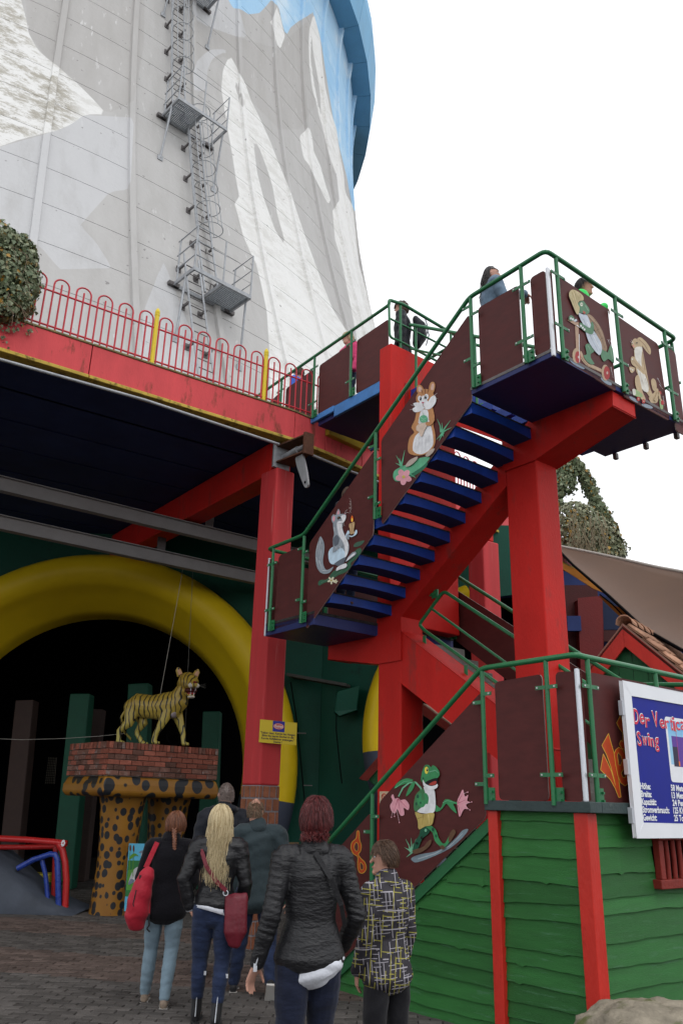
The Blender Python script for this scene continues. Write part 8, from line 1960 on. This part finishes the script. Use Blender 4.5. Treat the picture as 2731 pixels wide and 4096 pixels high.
# ================================================================ PEOPLE UP ON THE STAIRS AND BRIDGE
def upright(label, pos, yaw, H, hairm, topm, botm, hy=0, hands=(), skin=SKIN, hlen=.05, hang=0, J=None, low=.50, shoe=BLKSH, nh=420, eyes=False, vox=.010):
    g = Person(label, pos, yaw, H, hy=hy)
    if J: g.J.update(J)
    g.body(hands=hands, skin=skin, vox=vox, eyes=eyes); melt(g.legs(.009), 'trousers', botm, g.o, .012, 2, g.folds(.003, 40, 41)); g.shoes(shoe)
    melt(g.torso(.018, low, 1.08, .006) + g.arms(.015, .96), 'jacket', topm, g.o, .011, 3, g.folds(.003, 34, 42)); g.hair(hairm, nh * 2, hlen, hang, .0032, .0012, lift=.010, seed=44, vol=1.05, low=-.7, front=.0 if hang else .35, region=(lambda d: d[1] < -.08) if hang else None); return g
DEN = cloth('washed_denim_jacket', (.13, .19, .26), .8, .15, 20, var=.3); TEAL = cloth('blue_rain_jacket', (.02, .10, .50), .5, .2, 22, .4); PINK = cloth('pink_jacket', (.60, .05, .16), .6, .15, 20); GREEN = cloth('bright_green_jersey', (.05, .62, .12), .6, .1, 20)
def head_at(px, py, z_floor, s_, t_): P = L(s_, t_, z_floor); return P, vert(px, py, P)[2] - z_floor
P = L(.97, .32, 5.80); Hh = vert(1950, 1068, P)[2] - 5.80
g = upright('young woman with long dark hair in denim jacket resting a hand on the top rail', P, 85, max(1.5, min(1.75, Hh)), HB_BLK, DEN, JEAN_D, hy=25, skin=SKIN, hlen=.16, hang=.16, J={'elR': (.13, .05, .66), 'wrR': (.16, .18, .69), 'ankL': (-.05, .0, .045)}, hands=[('R', (.3, .9, -.2), (0, 0, -1), .7)], low=.52, eyes=True, vox=.008)
P = L(.55, 1.45, 5.80); Hh = vert(2358, 1112, P)[2] - 5.80
upright('child with dark hair in bright green top gripping the rail above the turtle panel', P, 120, max(1.1, Hh), HB_BLK, GREEN, JEAN_D, hy=10, skin=SKINB, hlen=.06, J={'elR': (.12, .04, .64), 'wrR': (.08, .14, .70)}, hands=[('R', (0, .9, -.2), (0, 0, -1), .7)])
P = L(3.95, 1.75, 7.33); Hh = vert(1555, 1190, P)[2] - 7.33
gb = upright('adult with brown hair in dark clothes on the bridge wearing a black daypack', P, -80, max(1.45, min(1.8, Hh)), HB_BRN, HOOD, BLKSH, hlen=.07)
dp = thing('daypack', 'black and grey daypack on the back of the person at the bridge end', 'backpack', gb.w((0, -.12, .7)))
melt([loft([gb.w((0, -.125, .57)), gb.w((0, -.15, .64)), gb.w((0, -.15, .74)), gb.w((0, -.115, .81))], [(.13, .07), (.15, .11), (.14, .10), (.10, .05)], ref=gb.rt)], 'bag', HOOD, dp, .012, 3); mb = MB()
for u in (-.05, .05): mb.tube([gb.w((u, -.20, .58)), gb.w((u, -.225, .68)), gb.w((u, -.20, .78))], .010, 5)
mb.build('grey_webbing', flat((.16, .17, .19), .7), dp)
P = L(4.95, 1.5, 7.33); Hh = vert(1372, 1330, P)[2] - 7.33
upright('child with short blond hair in a pink jacket behind the bridge panel', P, -120, max(1.0, Hh), HB_BLO, PINK, JEAN_D, hlen=.09)
P = L(6.3, 1.5, 7.33); Hh = vert(1180, 1470, P)[2] - 7.33
upright('small child in a blue top low behind the far bridge panel', P, -60, max(.75, Hh), HB_BRN, TEAL, JEAN_D, hlen=.06)
BOOT = cloth('brown_leather_boot', (.09, .04, .022), .6, .1, 30, .3)
P = L(3.52, .42, 3.97); g = upright('adult with brown boots climbing behind the squirrel panel with a hand on the rail', P, 128, 1.55, HB_BRN, HOOD, JEAN_D, shoe=BOOT, J={'elR': (.14, .02, .64), 'wrR': (.20, .14, .62)}, hands=[('R', (.5, .7, -.2), (0, 0, -1), .8)])
P = L(4.02, 1.62, 3.87); upright('child in shiny blue padded jacket seen between the blue treads', P, 150, 1.12, HB_BRN, TEAL, JEAN_D, hlen=.06, shoe=flat((.4, .4, .42), .6), low=.45)
